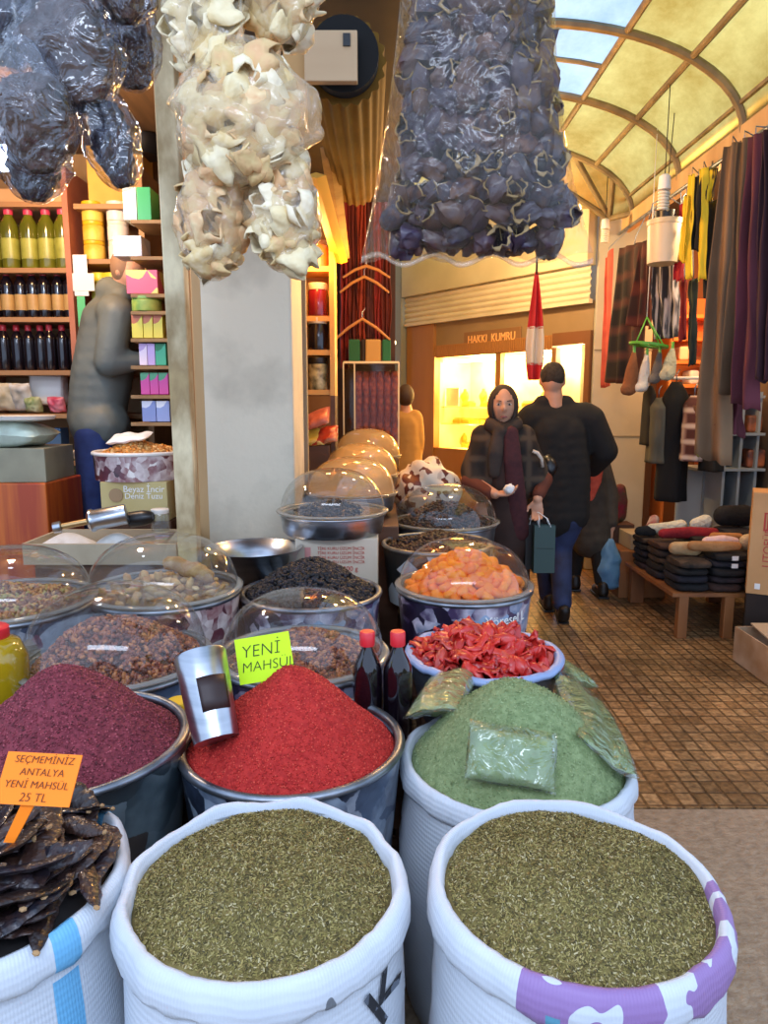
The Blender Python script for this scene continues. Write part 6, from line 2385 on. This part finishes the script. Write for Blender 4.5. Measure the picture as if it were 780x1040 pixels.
for s in (-1, 1):
    shoe(tn, base.x + .08 * s, YD + .05 * s, 0, PI)

# -- the shopkeeper in the grey jacket, bent towards the side shelf
YG = 4.12
G_ = lambda px, py, dy=0.: P(px, py, YG + dy)
hc = G_(130, 276, -.02)
base = V((G_(100, 450).x, YG, .44))
gm = thing('person', 'man in grey hooded jacket reaching to the shelf of tea boxes', 'person', base)
m = MB()
head(m, hc, PI / 2 - .3, 1.02, .25)
caps(m, [hc + V((-.02, .01, -.06)), G_(122, 300)], [.058, .07])
caps(m, [G_(116, 318, -.13), G_(114, 318, .13)], [.085, .085])
caps(m, [G_(112, 330), G_(104, 380), G_(98, 435)], [.14, .13, .13], .9)
hg = G_(142, 366, -.12)
caps(m, [G_(118, 320, -.16), G_(112, 372, -.17), hg], [.065, .05, .032])
hg2 = G_(136, 352, .14)
caps(m, [G_(116, 320, .16), G_(112, 370, .17), hg2], [.065, .05, .032])
hand(m, hg, (1, .1, .1), (0, 0, -1), .5, 1, 1.0)
hand(m, hg2, (1, 0, .1), (0, 0, -1), .5, -1, 1.0)
for s in (-1, 1):
    caps(m, [G_(97, 440, .085 * s), V((G_(100, 490).x, YG + .085 * s, .92)), V((G_(98, 490).x + .04, YG + .085 * s, .53))], [.105, .075, .05])
remeshed('body', m, SKIN, gm, .008, 3)
JK = mat('grey_jacket', '585e5a', .6, col2='686e68', sc=5, bump=.3, bsc=7)
m = MB()
caps(m, [G_(117, 318, -.13), G_(115, 318, .13)], [.105, .105])
caps(m, [G_(112, 330), G_(104, 380), G_(98, 425)], [.165, .175, .165], .95)
caps(m, [G_(98, 432, -.05), G_(106, 432, -.05)], [.15, .15])
caps(m, [G_(119, 320, -.16), G_(111, 368, -.18), lerp(G_(111, 372, -.18), hg, .9)], [.095, .085, .055])
caps(m, [G_(116, 320, .16), G_(112, 370, .17), lerp(G_(112, 370, .17), hg2, .9)], [.095, .08, .055])
caps(m, [G_(112, 296, .0), G_(124, 302, -.06)], [.085, .075])
remeshed('jacket', m, JK, gm, .011, 12)
m = MB()
for s in (-1, 1):
    caps(m, [G_(97, 440, .085 * s), V((G_(100, 490).x, YG + .085 * s, .92)), V((G_(98, 490).x + .04, YG + .085 * s, .55))], [.12, .09, .07])
remeshed('jeans', m, mat('blue_denim', '1c2c5c', .8, col2='2a3e78', sc=10), gm, .011, 12)
m = MB()
Rb = Matrix.Rotation(PI / 2 - .3, 3, 'Z') @ Matrix.Rotation(.25, 3, 'X')
m.blob(hc + Rb @ V((0, .02, .018)), (.081, .09, .104), 3)
remeshed('hair', m, mat('thin_grey_hair', '8a6a50', .7), gm, .009, 2)
for s in (-1, 1):
    shoe(gm, G_(98, 490).x + .06, YG + .085 * s, .441, PI / 2)
# ------------------------------------------------------------------ clothes stall across the aisle
rod = tag(MB().tube([(1.93, 3.3, 2.86), (1.93, 6.1, 2.86)], .014, 10).build('hanging_rod', GALV), 'metal rod under the roof edge that the shawls hang from', 'rod')


def hook2(par, top):
    MB().tube([top, top + V((0, 0, .05)), V((1.93, top.y, 2.84)), V((1.93, top.y, 2.875))], .004, 6).build('hook', GALV, par, smooth=180)


def scarf(label, tl, tr, bl, br, y, mt, folds=3, amp=.03, seed=0., name='hanging_scarf', hook_=True, y2=None, group='shawls and scarves under the roof edge', bulge=0.):
    y2 = y2 or y
    a, b_ = P(*tl, y), P(*tr, y2)
    o = drape(name, label, 'scarf', a, b_, P(*bl, y), P(*br, y2), mt, folds, amp, seed, group, bulge=bulge)
    if hook_:
        hook2(o, (a + b_) / 2 - V((0, 0, .01)))
    return o


TAU = mat('taupe_wool', '66503a', .9, col2='86694c', sc=5, stretch=(1, 1, .3))
TAU2 = mat('brown_wool', '56432f', .9, col2='705840', sc=5, stretch=(1, 1, .3))
PLM = mat('plum_wool', '4c2028', .9, col2='682e3a', sc=5, stretch=(1, 1, .3))
PLM2 = mat('deep_plum_wool', '2c141c', .9, col2='401c28', sc=5, stretch=(1, 1, .3))
scarf('long taupe shawl, the first of the big shawls beyond the yellow scarves', (736, 150), (752, 142), (706, 462), (742, 474), 4.15, TAU, 1.6, .035, 1., y2=4.0, bulge=.03)
scarf('brown shawl hanging between the taupe and the plum shawl', (750, 145), (762, 138), (736, 400), (752, 405), 3.95, TAU2, 1.3, .035, 2., y2=3.85)
scarf('long plum shawl hanging beside the brown shawl', (760, 140), (775, 134), (744, 410), (768, 418), 3.82, PLM, 1.3, .035, 3., y2=3.7)
scarf('deep plum shawl nearest the viewer, cut by the edge of the picture', (774, 134), (792, 128), (764, 385), (790, 390), 3.68, PLM2, 2.5, .03, 4., y2=3.58)
scarf('burgundy shawl end with ragged hem below the plum shawl', (742, 380), (754, 385), (726, 432), (757, 445), 4.05, PLM, 2, .02, 5., hook_=False)
YLB = mat('yellow_black_knit', 'e0c020', .8, col2='18160f', sc=6, stretch=(9, 3, .05), lo=.52, hi=.56)
BKN = mat('black_knit', '16140f', .85)
YLW = mat('yellow_knit', 'dcc028', .8)
for i, (x0, x1, yt, yb_, y, mt, lb) in enumerate((
        (693, 698, 200, 265, 4.62, YLW, 'plain yellow scarf nearest the bucket'),
        (698, 704, 178, 282, 4.58, YLW, 'yellow scarf in the middle of the football scarves'),
        (704, 711, 180, 255, 4.55, BKN, 'black scarf between two yellow scarves'),
        (708, 717, 172, 284, 4.5, YLW, 'wider yellow scarf with knotted end'),
        (717, 726, 172, 205, 4.46, YLB, 'short yellow and black scarf near the taupe shawl'),
        (715, 728, 205, 300, 4.5, BKN, 'black scarf in front of the taupe shawl'))):
    scarf(lb, (x0 + 2, yt), (x1 + 2, yt - 2), (x0 - 1, yb_), (x1 - 1, yb_), y, mt, 1.2, .014, i * 1.3, y2=y - .06)
scarf('red scarf hanging beside the white bucket', (690, 208), (696, 206), (684, 284), (694, 286), 4.7, mat('red_knit', 'a01420', .8), 1.2, .014, 3.3, y2=4.65)
scarf('dark red scarf under the white bucket', (692, 285), (698, 284), (690, 345), (698, 345), 4.9, mat('dark_red_knit', '701018', .8), 1.2, .014, 6.3, y2=4.85)
STRP = mat('striped_wool', '24242c', .85, col2='b0a8a8', sc=5, stretch=(8, 8, .1), lo=.5, hi=.6)
scarf('grey scarf with pale stripes under the white bucket', (662, 262), (689, 255), (664, 345), (690, 342), 5.15, STRP, 2.5, .025, 7., y2=5.0)
PLD = cloth_mat('dark_plaid_wool', '1a1210', '30201a', '4c2a20', 5)
scarf('big dark brown plaid shawl next to the coral scarf', (630, 252), (661, 243), (617, 388), (655, 392), 5.75, PLD, 3, .03, 8., y2=5.3)
scarf('maroon plaid shawl between the dark plaid and the striped scarf', (650, 248), (668, 240), (640, 330), (664, 335), 5.45, cloth_mat('maroon_plaid', '2c1410', '4a1c18', '5c2a20', 4), 2, .03, 8.8, y2=5.2)
scarf('coral scarf with fringed end beside the cream column', (615, 262), (622, 252), (612, 394), (618, 392), 5.95, mat('coral_wool', 'b04a3c', .85, col2='d06048', sc=6), 1.2, .016, 9., y2=5.85)
scarf('dark olive scarf below the red scarf', (700, 285), (708, 282), (698, 372), (706, 370), 4.75, mat('olive_wool', '1c241c', .85, col2='2c382c', sc=8), 1.3, .015, 10., y2=4.7)

# bucket, bulbs and the sock hanger on their cords
c = P(673, 268, 4.72)
zt = P(673, 224, 4.72).z
rb = (P(690, 245, 4.72).x - P(656, 245, 4.72).x) / 2
bk = tag(MB().lathe([(rb * .90, c.z), (rb * .99, zt - .03), (rb * 1.04, zt - .03), (rb * 1.04, zt), (rb * .96, zt), (rb * .86, c.z + .01), (0, c.z + .01)], 40, (c.x, c.y, 0)).build('hanging_bucket', mat('cream_bucket', 'd0c0a0', .4), smooth=50), 'cream plastic bucket hanging on a cord over the stall', 'bucket')
ztop = 3.3
MB().tube([V((c.x - rb, c.y, zt - .01)), V((c.x - rb * .8, c.y, zt + .10)), V((c.x, c.y, zt + .15)), V((c.x + rb * .8, c.y, zt + .10)), V((c.x + rb, c.y, zt - .01))], .004, 6).build('bail', GALV, bk, smooth=180)
MB().tube([V((c.x, c.y, zt + .15)), V((c.x + .02, c.y, 3.28))], .003, 6).build('cord', BLACK, bk, smooth=180)
MB().lathe([(rb * .6, zt + .0), (rb * .62, zt + .055), (0, zt + .06)], 24, (c.x, c.y, 0)).build('dark_tin', BLACK, bk, smooth=40)


def spiral_bulb(label, c, s, cordto):
    o = thing('hanging_bulb', label, 'bulb', c)
    pts = []
    for i in range(90):
        a = i * .42
        pts.append(c + V((.021 * s * math.cos(a), .021 * s * math.sin(a), -.035 * s - .085 * s * i / 90)))
    MB().tube(pts, .0075 * s, 8).build('spiral_tube', mat('spiral_glass', 'd8d2c0', .4, emit=.0), o, smooth=180)
    MB().lathe([(.012 * s, .04 * s), (.026 * s, .03 * s), (.03 * s, -.03 * s), (.012 * s, -.036 * s)], 20, c).build('ballast', WHITEP, o, smooth=40)
    MB().tube([c + V((0, 0, .04 * s)), V((c.x, c.y, cordto))], .003, 6).build('cord', BLACK, o, smooth=180)


spiral_bulb('spiral energy saving bulb on a cord just above the bucket', P(675, 186, 4.4), 1.25, 3.3)
spiral_bulb('spiral bulb hanging by the top of the cream column', P(615, 228, 5.9), 1.15, 3.3)
GRNP = mat('green_plastic', '58a838', .4)
c = P(659, 350, 4.98)
r = P(678, 350, 4.98).x - P(659, 350, 4.98).x
Rr = Matrix.Rotation(.14, 3, 'Y')
m = MB().lathe([(r * .55, -.006), (r, -.012), (r * 1.02, .004), (r * .55, .010)], 36, c, 0, Rr, close=True)
for k in range(3):
    a = 2 * PI * k / 3 + .3
    m.tube([c, c + Rr @ V((r * math.cos(a), r * math.sin(a), 0))], .006, 6)
pg = tag(m.build('hanging_peg_ring', GRNP, smooth=50), 'bright green plastic peg ring hung with slipper socks', 'peg ring')
top = P(657, 322, 4.98)
for k in range(4):
    a = 2 * PI * k / 4 + .5
    MB().tube([c + Rr @ V((r * .95 * math.cos(a), r * .95 * math.sin(a), 0)), top], .004, 6).build('cord', GRNP, pg, smooth=180)
MB().tube([top, V((top.x, top.y, 3.28))], .003, 6).build('hanging_line', WHITEP, pg, smooth=180)
for k, (px, py0, py1, w_, c1, lb) in enumerate(((641, 358, 400, .085, '8a5530', 'brown slipper sock on the green peg ring'), (654, 360, 398, .07, 'd8cebc', 'white slipper sock in the middle of the green peg ring'), (667, 358, 390, .065, '6a6258', 'grey slipper sock on the green peg ring'), (680, 354, 385, .085, 'c4bc98', 'cream slipper sock at the aisle end of the green peg ring'))):
    a, b_ = P(px + 3, py0, 4.98), P(px - 2, py1, 4.98)
    m = MB()
    caps(m, [a, lerp(a, b_, .45), b_ + V((0, 0, .04)), b_ + V((-.03, -.02, .03))], [.018, w_ * .56, w_ * .66, w_ * .5], .6)
    s_ = remeshed('hanging_slipper_sock', m, mat('fleece', c1, .95, bump=.5, bsc=60), None, .01, 3)
    tag(s_, lb, 'slipper sock')
    MB().box(a + V((0, 0, .02)), (.014, .018, .05)).build('peg', GRNP, s_, smooth=0)

# coats on a rail deeper in the stall
YK = 5.5
rl = tag(MB().tube([P(650, 384, YK), P(745, 384, 5.2)], .012, 8).build('hanging_coat_rail', WHITEP), 'pale rail that the dark coats hang from', 'rail')


def coat(label, px0, px1, y0, y1, y, mt, seed):
    a, b_ = P(px0, y0, y), P(px1, y0, y)
    w_ = (b_.x - a.x) / 2
    cx = (a.x + b_.x) / 2
    z0, z1 = a.z, P(px0, y1, y).z
    def f(u, v):
        an = 2 * PI * u
        sh = min(1, .35 + v * 5) * (1 + .12 * v)
        k = 1 + .12 * math.sin(an * 5 + seed) * v + .12 * noise.noise(V((math.cos(an), math.sin(an), v * 3 + seed)))
        return V((cx + w_ * sh * k * math.cos(an), y + .10 * sh * k * math.sin(an), lerp(z0, z1, v)))
    o = tag(MB().sheet(32, 22, f, wrap=True).build('hanging_coat', mt, smooth=180, solid=.006), label, 'coat', 'coats on the pale rail')
    MB().tube([V((cx, y, z0 - .02)), V((cx, y, z0 + .06)), V((cx + .02, y, z0 + .09))], .005, 6).build('hanger_hook', GALV, o, smooth=180)
    return o


coat('slim black coat at the column end of the pale rail', 656, 664, 392, 452, 5.45, BLKC, 1)
coat('grey green coat beside the slim black coat', 662, 676, 404, 470, 5.35, mat('grey_green_coat', '4a4a40', .8), 2)
coat('long black coat in the middle of the pale rail', 674, 700, 388, 508, 5.3, mat('jet_wool', '0a0a0a', .9), 3)
coat('red and white checked shirt beside the long black coat', 697, 714, 402, 468, 5.1, cloth_mat('checked_flannel', '4c2420', '8c6a60', 'c8b4a4', 9), 4)
coat('short black jacket hanging under the taupe shawl', 716, 734, 420, 478, 5.05, BKN, 5)
o = drape('hanging_cloth', 'small yellow green cloth end under the taupe shawl', 'cloth', P(713, 432, 4.5), P(722, 428, 4.5), P(706, 460, 4.5), P(716, 466, 4.5), mat('lime_cloth', '6a6a28', .8, col2='b8b460', sc=20), 1.5, .012, 3.)
o = drape('hanging_cloth', 'rust coloured cloth end under the taupe shawl', 'cloth', P(704, 412, 4.3), P(716, 412, 4.3), P(710, 432, 4.3), P(722, 436, 4.3), mat('rust_cloth', '8a5a34', .8), 1.5, .012, 5.)
# shelf behind, its orange light painted into the wood colours
OR = mat('orange_lit_shelf', 'c8783c', .5, emit=0)
yb2 = 6.3
us = thing('wall_shelf', 'honey lit shelf of folded goods behind the hanging socks', 'shelf', (P(700, 360, yb2).x, yb2 + .1, 1.0))
p, q = P(683, 300, yb2), P(722, 400, yb2)
for y in (322, 345, 368, 392):
    z = P(700, y, yb2).z
    MB().box(((p.x + q.x) / 2, yb2 + .08, z), (q.x - p.x, .28, .03)).build('shelf_board', OR, us, smooth=0)
MB().box(((p.x + q.x) / 2, yb2 + .21, (p.z + q.z) / 2), (q.x - p.x, .02, p.z - q.z)).build('back_panel', mat('orange_lit_panel', 'd88848', .6), us, smooth=0)
for x in (p.x, q.x):
    MB().box((x, yb2 + .08, .5 * p.z), (.02, .28, p.z)).build('upright', OR, us, smooth=0)
lamp('shelf_light', P(702, 380, 5.95), 3, 'ffb860', .04)
for i, (px, y, c1, lb) in enumerate(((690, 322, '8c2c1c', 'red folded cloth on the honey lit shelf'), (700, 322, 'c06a3c', 'orange folded cloth on the honey lit shelf'), (693, 368, 'd8c8b0', 'cream folded cloth on the honey lit shelf'), (703, 392, 'c8d0dc', 'pale blue white box at the bottom of the honey lit shelf'))):
    b_ = P(px, y, yb2)
    tag(MB().box((b_.x, yb2 + .05, b_.z + .075), (.085, .18, .12)).build('folded_cloth', mat('shelf_cloth', c1, .8), smooth=0, bevel=.02), lb, 'cloth')
# pale grey rack
GRY = mat('pale_grey_rack', 'a2a8a8', .5, col2='8e9494', sc=3)
YR2 = 5.4
rk = thing('grey_rack', 'pale grey shelf rack between the plum shawl and the tall carton', 'rack', (P(755, 500, YR2).x, YR2 + .18, 0))
for px0, px1, y in ((740, 776, 403), (720, 776, 441), (708, 776, 477)):
    a, b_ = P(px0, y, YR2), P(px1, y, YR2)
    MB().box(((a.x + b_.x) / 2, YR2 + .15, a.z), (b_.x - a.x, .34, .02)).build('shelf_board', GRY, rk, smooth=0)
for px, y0 in ((757, 398), (738, 441), (774, 398)):
    a = P(px, y0, YR2)
    MB().box((a.x, YR2 + .17, a.z / 2), (.02, .34, a.z)).build('upright', GRY, rk, smooth=0)
a, b_ = P(735, 445, YR2), P(757, 512, YR2)
MB().box(((a.x + b_.x) / 2, YR2 + .3, a.z / 2), (b_.x - a.x, .02, a.z)).build('back_panel', GRY, rk, smooth=0)
a, b_ = P(706, 477, YR2), P(738, 520, YR2)
MB().box(((a.x + b_.x) / 2, YR2 + .32, a.z / 2), (b_.x - a.x, .02, a.z)).build('back_panel', mat('white_panel', 'b4b8b4', .5), rk, smooth=0)
for i, (px, y, w_, h, c1, lb) in enumerate(((765, 403, .10, .10, 'b8b4b0', 'pale glass jar on the top board of the grey rack'), (769, 441, .11, .13, '5c4034', 'brown box on the middle board of the grey rack'), (770, 477, .14, .14, '3a2a30', 'dark folded cloth on the low board of the grey rack'))):
    b_ = P(px, y, YR2)
    tag(MB().box((b_.x, YR2 + .1, b_.z + .012 + h / 2), (w_, .14, h)).build('rack_box', mat('rack_goods', c1, .6, col2='c06838' if i else 'd0ccc8', sc=7), smooth=0, bevel=.02), lb, 'box')
for px, y0, y1, lb in ((764, 448, 470, 'orange panel standing in for light, deep behind the middle board of the grey rack'),):
    a, b_ = P(742, y0 - 3, 5.75), P(768, y1 + 40, 5.75)
    tag(MB().box(((a.x + b_.x) / 2, 5.8, a.z / 2), (b_.x - a.x, .03, a.z)).build('orange_light_panel', mat('orange_light_panel', 'c87030', .6), smooth=0), lb, 'panel')  # panel coloured orange in place of a bit of orange light

# low bench with folded clothes
bx0, bx1 = 1.83, 2.55
by0, by1 = 4.36, 5.25
zb_ = .30
bn = thing('low_bench', 'low wooden bench heaped with folded clothes beside the aisle', 'bench', ((bx0 + bx1) / 2, (by0 + by1) / 2, 0))
BW = mat('bench_wood', '7c4c28', .6, col2='9a6234', sc=4, stretch=(1, 1, .2))
MB().box(((bx0 + bx1) / 2, (by0 + by1) / 2, zb_ - .012), (bx1 - bx0, by1 - by0, .024)).build('bench_top', BW, bn, smooth=0)
for x in (P(691, 640, by0 + .03).x, P(737, 640, by0 + .03).x):
    MB().box((x, by0 + .03, (zb_ - .024) / 2), (.062, .055, zb_ - .024)).build('leg', BW, bn, smooth=0, bevel=.004)
for x in (bx0 + .08, bx1 - .05):
    MB().box((x, by1 - .04, (zb_ - .024) / 2), (.10, .055, zb_ - .024)).build('leg', BW, bn, smooth=0, bevel=.004)
FOLD = [('0e0d0e', '1a181a'), ('1c1614', '2c2220'), ('14131a', '22202a'), ('2c1c18', '40281f'), ('0c0c0c', '161414'), ('20181a', '34262a'), ('181310', '4a3a2c')]
side_words = ('front corner stack by the aisle', 'middle stack of the front row', 'front stack beside the tall carton', 'second stack along the aisle edge', 'third stack along the aisle edge', 'stack in the middle of the bench', 'back stack next to the grey rack')
stacks = [(1.97, 4.50, 4), (2.19, 4.50, 5), (2.41, 4.50, 5), (1.96, 4.80, 5), (1.96, 5.09, 5), (2.2, 4.82, 6), (2.43, 4.85, 7)]
lv = ('bottom', 'second', 'third', 'fourth', 'fifth', 'sixth', 'seventh')
tops = []
FM_ = [mat('folded_knit_%s' % 'abcdefg'[i], a, .9, col2=b_, sc=16, bump=.4, bsc=30) for i, (a, b_) in enumerate(FOLD)]
for si, (x, y, nl) in enumerate(stacks):
    z = zb_
    for k in range(nl):
        h = random.uniform(.042, .055)
        dx, dy, rzz = random.uniform(-.012, .012), random.uniform(-.015, .015), random.uniform(-.05, .05)
        Rz = Matrix.Rotation(rzz, 3, 'Z')
        def ff(p):
            return p
        m = MB()
        def fsurf(u, v):
            an = 2 * PI * v
            xx = (u - .5) * .205
            ca, sa = math.cos(an), math.sin(an)
            e = 1 - .25 * abs(2 * u - 1) ** 6
            yy = math.copysign(abs(ca) ** .45, ca) * .138 * e
            zz = math.copysign(abs(sa) ** .6, sa) * h * .49 * e + .004 * noise.noise(V((xx * 16, yy * 16, k + si * 3)))
            q = Rz @ V((xx, yy, 0))
            return V((x + dx + q.x, y + dy + q.y, z + h / 2 + zz))
        m.sheet(12, 25, fsurf)
        m.f += [tuple(range(0, 12 * 25, 12)), tuple(reversed(range(11, 12 * 25, 12)))]
        m.m += [0, 0]
        o = m.build('folded_jumper', FM_[(si * 3 + k * 2) % 7], smooth=60)
        tag(o, 'dark folded jumper, %s from below in the %s' % (lv[k], side_words[si]), 'jumper', 'folded clothes on the low bench')
        if si == 1 and k in (3, 4):
            MB().box((x + .02, y - .139, z + h * .5), (.04, .004, .028)).build('white_tag', TAGW, o, smooth=0)
        z += h + .001
    tops.append((x, y, z))


def soft(name, label, cat, pts, rads, c1, c2=None, flat=.8, bump=.4, z=None):
    m = MB()
    caps(m, pts, rads, flat)
    lo = min(v[2] for v in m.v)
    dz = (z - lo) if z is not None else 0
    m.v = [(a, b_, c + dz) for a, b_, c in m.v]
    o = remeshed(name, m, mat('soft_goods', c1, .9, col2=c2, sc=10, bump=bump, bsc=40), None, .009, 3)
    return tag(o, label, cat)


t0, t1_, t2, t3, t4, t5_, t6 = tops
soft('glove', 'tan suede glove lying along the front of the clothes bench', 'glove', [V((t0[0] + .0, t0[1] - .06, 0)), V((t1_[0] - .05, t1_[1] - .08, .0)), V((t1_[0] + .06, t1_[1] - .07, .0))], [.035, .038, .03], '9a6a3c', 'b08050', z=t1_[2])
soft('glove', 'pale pink glove lying on the folded jumpers', 'glove', [V((t1_[0] - .08, t1_[1] + .04, 0)), V((t1_[0] + .02, t1_[1] + .04, 0)), V((t2[0] - .12, t2[1] + .05, 0))], [.04, .05, .035], 'd8b4b0', 'e4c8c4', z=t2[2])
soft('fur_hat', 'cream fur cuff beside the pale pink glove', 'fur', [V((t2[0] - .06, t2[1] + .0, 0)), V((t2[0] + .03, t2[1] + .0, 0))], [.055, .06], 'b09a78', 'd0c0a0', bump=1, z=t2[2])
soft('glove', 'mustard glove beside the dark jumper pile at the aisle corner', 'glove', [V((t0[0] - .06, t0[1] + .06, 0)), V((t0[0] + .06, t0[1] + .04, 0))], [.045, .05], 'a8845c', 'c8a878', z=t0[2])
soft('scarf_roll', 'dark red rolled scarf lying across the folded clothes', 'scarf', [V((t3[0] - .05, t3[1] - .03, 0)), V((t5_[0] - .1, t5_[1] - .02, 0)), V((t5_[0] + .06, t5_[1] - .04, .0))], [.036, .045, .04], '7a141c', '981c24', z=t5_[2] - .03)
soft('scarf_roll', 'orange tan rolled scarf touching the dark red one', 'scarf', [V((t5_[0] + .02, t5_[1] - .13, 0)), V((t6[0] - .04, t6[1] - .16, 0))], [.035, .03], 'b07440', 'c08850', z=t5_[2] - .03)
soft('slipper', 'white fluffy slipper near the back of the clothes bench', 'slipper', [V((t4[0] - .03, t4[1] - .05, 0)), V((t4[0] + .1, t4[1] - .04, 0)), V((t4[0] + .18, t4[1] - .05, .02))], [.04, .05, .05], 'cfc4a8', 'e4dcc4', bump=1, z=t4[2] + .01)
soft('fur_hat', 'tufted cream hat on the middle stack of the clothes bench', 'hat', [V((t5_[0] + .0, t5_[1] + .10, 0)), V((t5_[0] + .06, t5_[1] + .10, .02))], [.05, .055], 'd0c8b0', 'e8e0cc', bump=1.2, z=t5_[2])
soft('soft_bag', 'big black soft bag at the back of the clothes bench', 'bag', [V((t5_[0] + .02, t4[1] + .05, 0)), V((t6[0], t4[1] + .03, .02)), V((t6[0] + .12, t4[1], .0))], [.11, .13, .10], '0c0c0d', '161618', z=zb_ + .002)
soft('soft_bag', 'second black bag piled on the stack next to the grey rack', 'bag', [V((t6[0] - .06, t6[1] + .03, 0)), V((t6[0] + .08, t6[1] + .03, .0))], [.075, .08], '100f10', '1c1a1c', z=t6[2])
soft('scarf_roll', 'red and white knitted scarf rolled beside the white slipper', 'scarf', [V((t4[0] + .02, t4[1] + .08, 0)), V((t4[0] + .06, t4[1] + .14, .05))], [.045, .04], '8c1c20', 'c8b8a8', z=t4[2])
soft('glove', 'black glove hanging over the aisle edge of the bench', 'glove', [V((t4[0] - .12, t4[1] - .06, 0)), V((t4[0] - .03, t4[1] - .05, .0))], [.035, .045], '121212', '1c1c1c', z=t4[2])
# carton boxes
a, b_ = P(753, 604, 4.22), P(790, 500, 4.22)
zc0 = .34
sv = V((.44, .9, 0)).normalized()
ev = V((sv.y, -sv.x, 0))
nv_ = -sv
c0 = P(757, 604, 4.22)
wc, dc = .34, .26
cc = V((c0.x, c0.y, 0)) + ev * wc / 2 + sv * dc / 2
rzc = math.atan2(ev.y, ev.x)
tc = pbox('tall_carton', 'tall tan carton with red printing beside the clothes bench', (cc.x, cc.y, (b_.z + zc0) / 2), (wc, dc, b_.z - zc0), mat('tan_board', 'c0905c', .75, col2='cc9c68', sc=4), cat='carton', rz=rzc)


def onc(u, z):
    return V((c0.x, c0.y, 0)) + ev * u + nv_ * .0015 + V((0, 0, z))


za, zz_ = zc0, b_.z
text('UTOFÜR', .062, REDINK, tc, frame(onc(.10, lerp(za, zz_, .47)), (0, 0, 1), -ev), 'printed_word')
m = MB()
Rc = Matrix.Rotation(rzc, 3, 'Z')
for dx in (-.027, -.009, .009, .027):
    m.box(onc(.10 + dx, lerp(za, zz_, .72)), (.010, .002, .10), Rc)
for dz in (-.052, .052):
    m.box(onc(.10, lerp(za, zz_, .72) + dz), (.066, .002, .008), Rc)
m.build('red_mark', REDINK, tc, smooth=0)
MB().box(onc(.06, za + .05), (.03, .002, .035), Rc).build('white_label', TAGW, tc, smooth=0)
pbox('carton_stand', 'dark low stand under the tall tan carton', (cc.x, cc.y, zc0 / 2), (wc - .01, dc - .01, zc0 - .002), DARK, cat='stand', rz=rzc)
a = P(780, 480, 4.3)
pbox('white_carton', 'white carton standing on the tall tan carton', (cc.x + .03, cc.y, b_.z + .06), (.16, .2, .118), mat('white_board', 'd8d4c4', .6), cat='carton')
p0 = P(745, 640, 3.95)
fx = 2.06
m = MB()
w_, d_, h = .42, .40, .20
cx, cy = fx + w_ / 2, 3.80
for sx in (-1, 1):
    m.box((cx + sx * w_ / 2, cy, h / 2), (.008, d_, h))
    m.box((cx, cy + sx * d_ / 2, h / 2), (w_ - .01, .008, h))
m.box((cx, cy, .004), (w_, d_, .008))
ob = tag(m.build('open_carton', mat('worn_carton', 'a07c58', .85, col2='bca084', sc=5), smooth=0), 'worn open carton on the floor below the tall carton', 'carton')
m = MB()
m.box((cx + .03, cy + .06, h + .012), (.34, .22, .008), Matrix.Rotation(.14, 3, 'X'))
m.build('flap', mat('flap_board', 'b89c7c', .85), ob, smooth=0)
soft('crumpled_paper', 'crumpled brown paper lying inside the worn open carton', 'paper', [V((cx - .1, cy - .08, 0)), V((cx + .08, cy - .05, .02))], [.07, .065], '8a6c4c', 'a88c6c', z=.012)
# patterned bag beside the column, on a small stool
c = P(629, 512, 5.75)
o = soft('patterned_bag', 'small red and green patterned bag beside the cream column', 'bag', [c + V((0, 0, -.09)), c + V((0, 0, .02)), c + V((0, 0, .12))], [.065, .07, .05], '8c2430', '3c4a2c', z=None)
pbox('low_stool', 'small dark stool under the red patterned bag', (c.x, 5.75, (c.z - .152) / 2), (.2, .2, c.z - .154), WOODD, cat='stool')
a = P(640, 520, 5.55)
pbox('shoe_box', 'pale shoe box at the column end of the clothes bench', (a.x + .06, 5.5, .43), (.22, .28, .12), mat('shoe_box', 'a89c84', .7), cat='box')
pbox('wooden_box', 'brown wooden box under the pale shoe box', (a.x + .04, 5.48, .185), (.36, .34, .368), BW, cat='box')
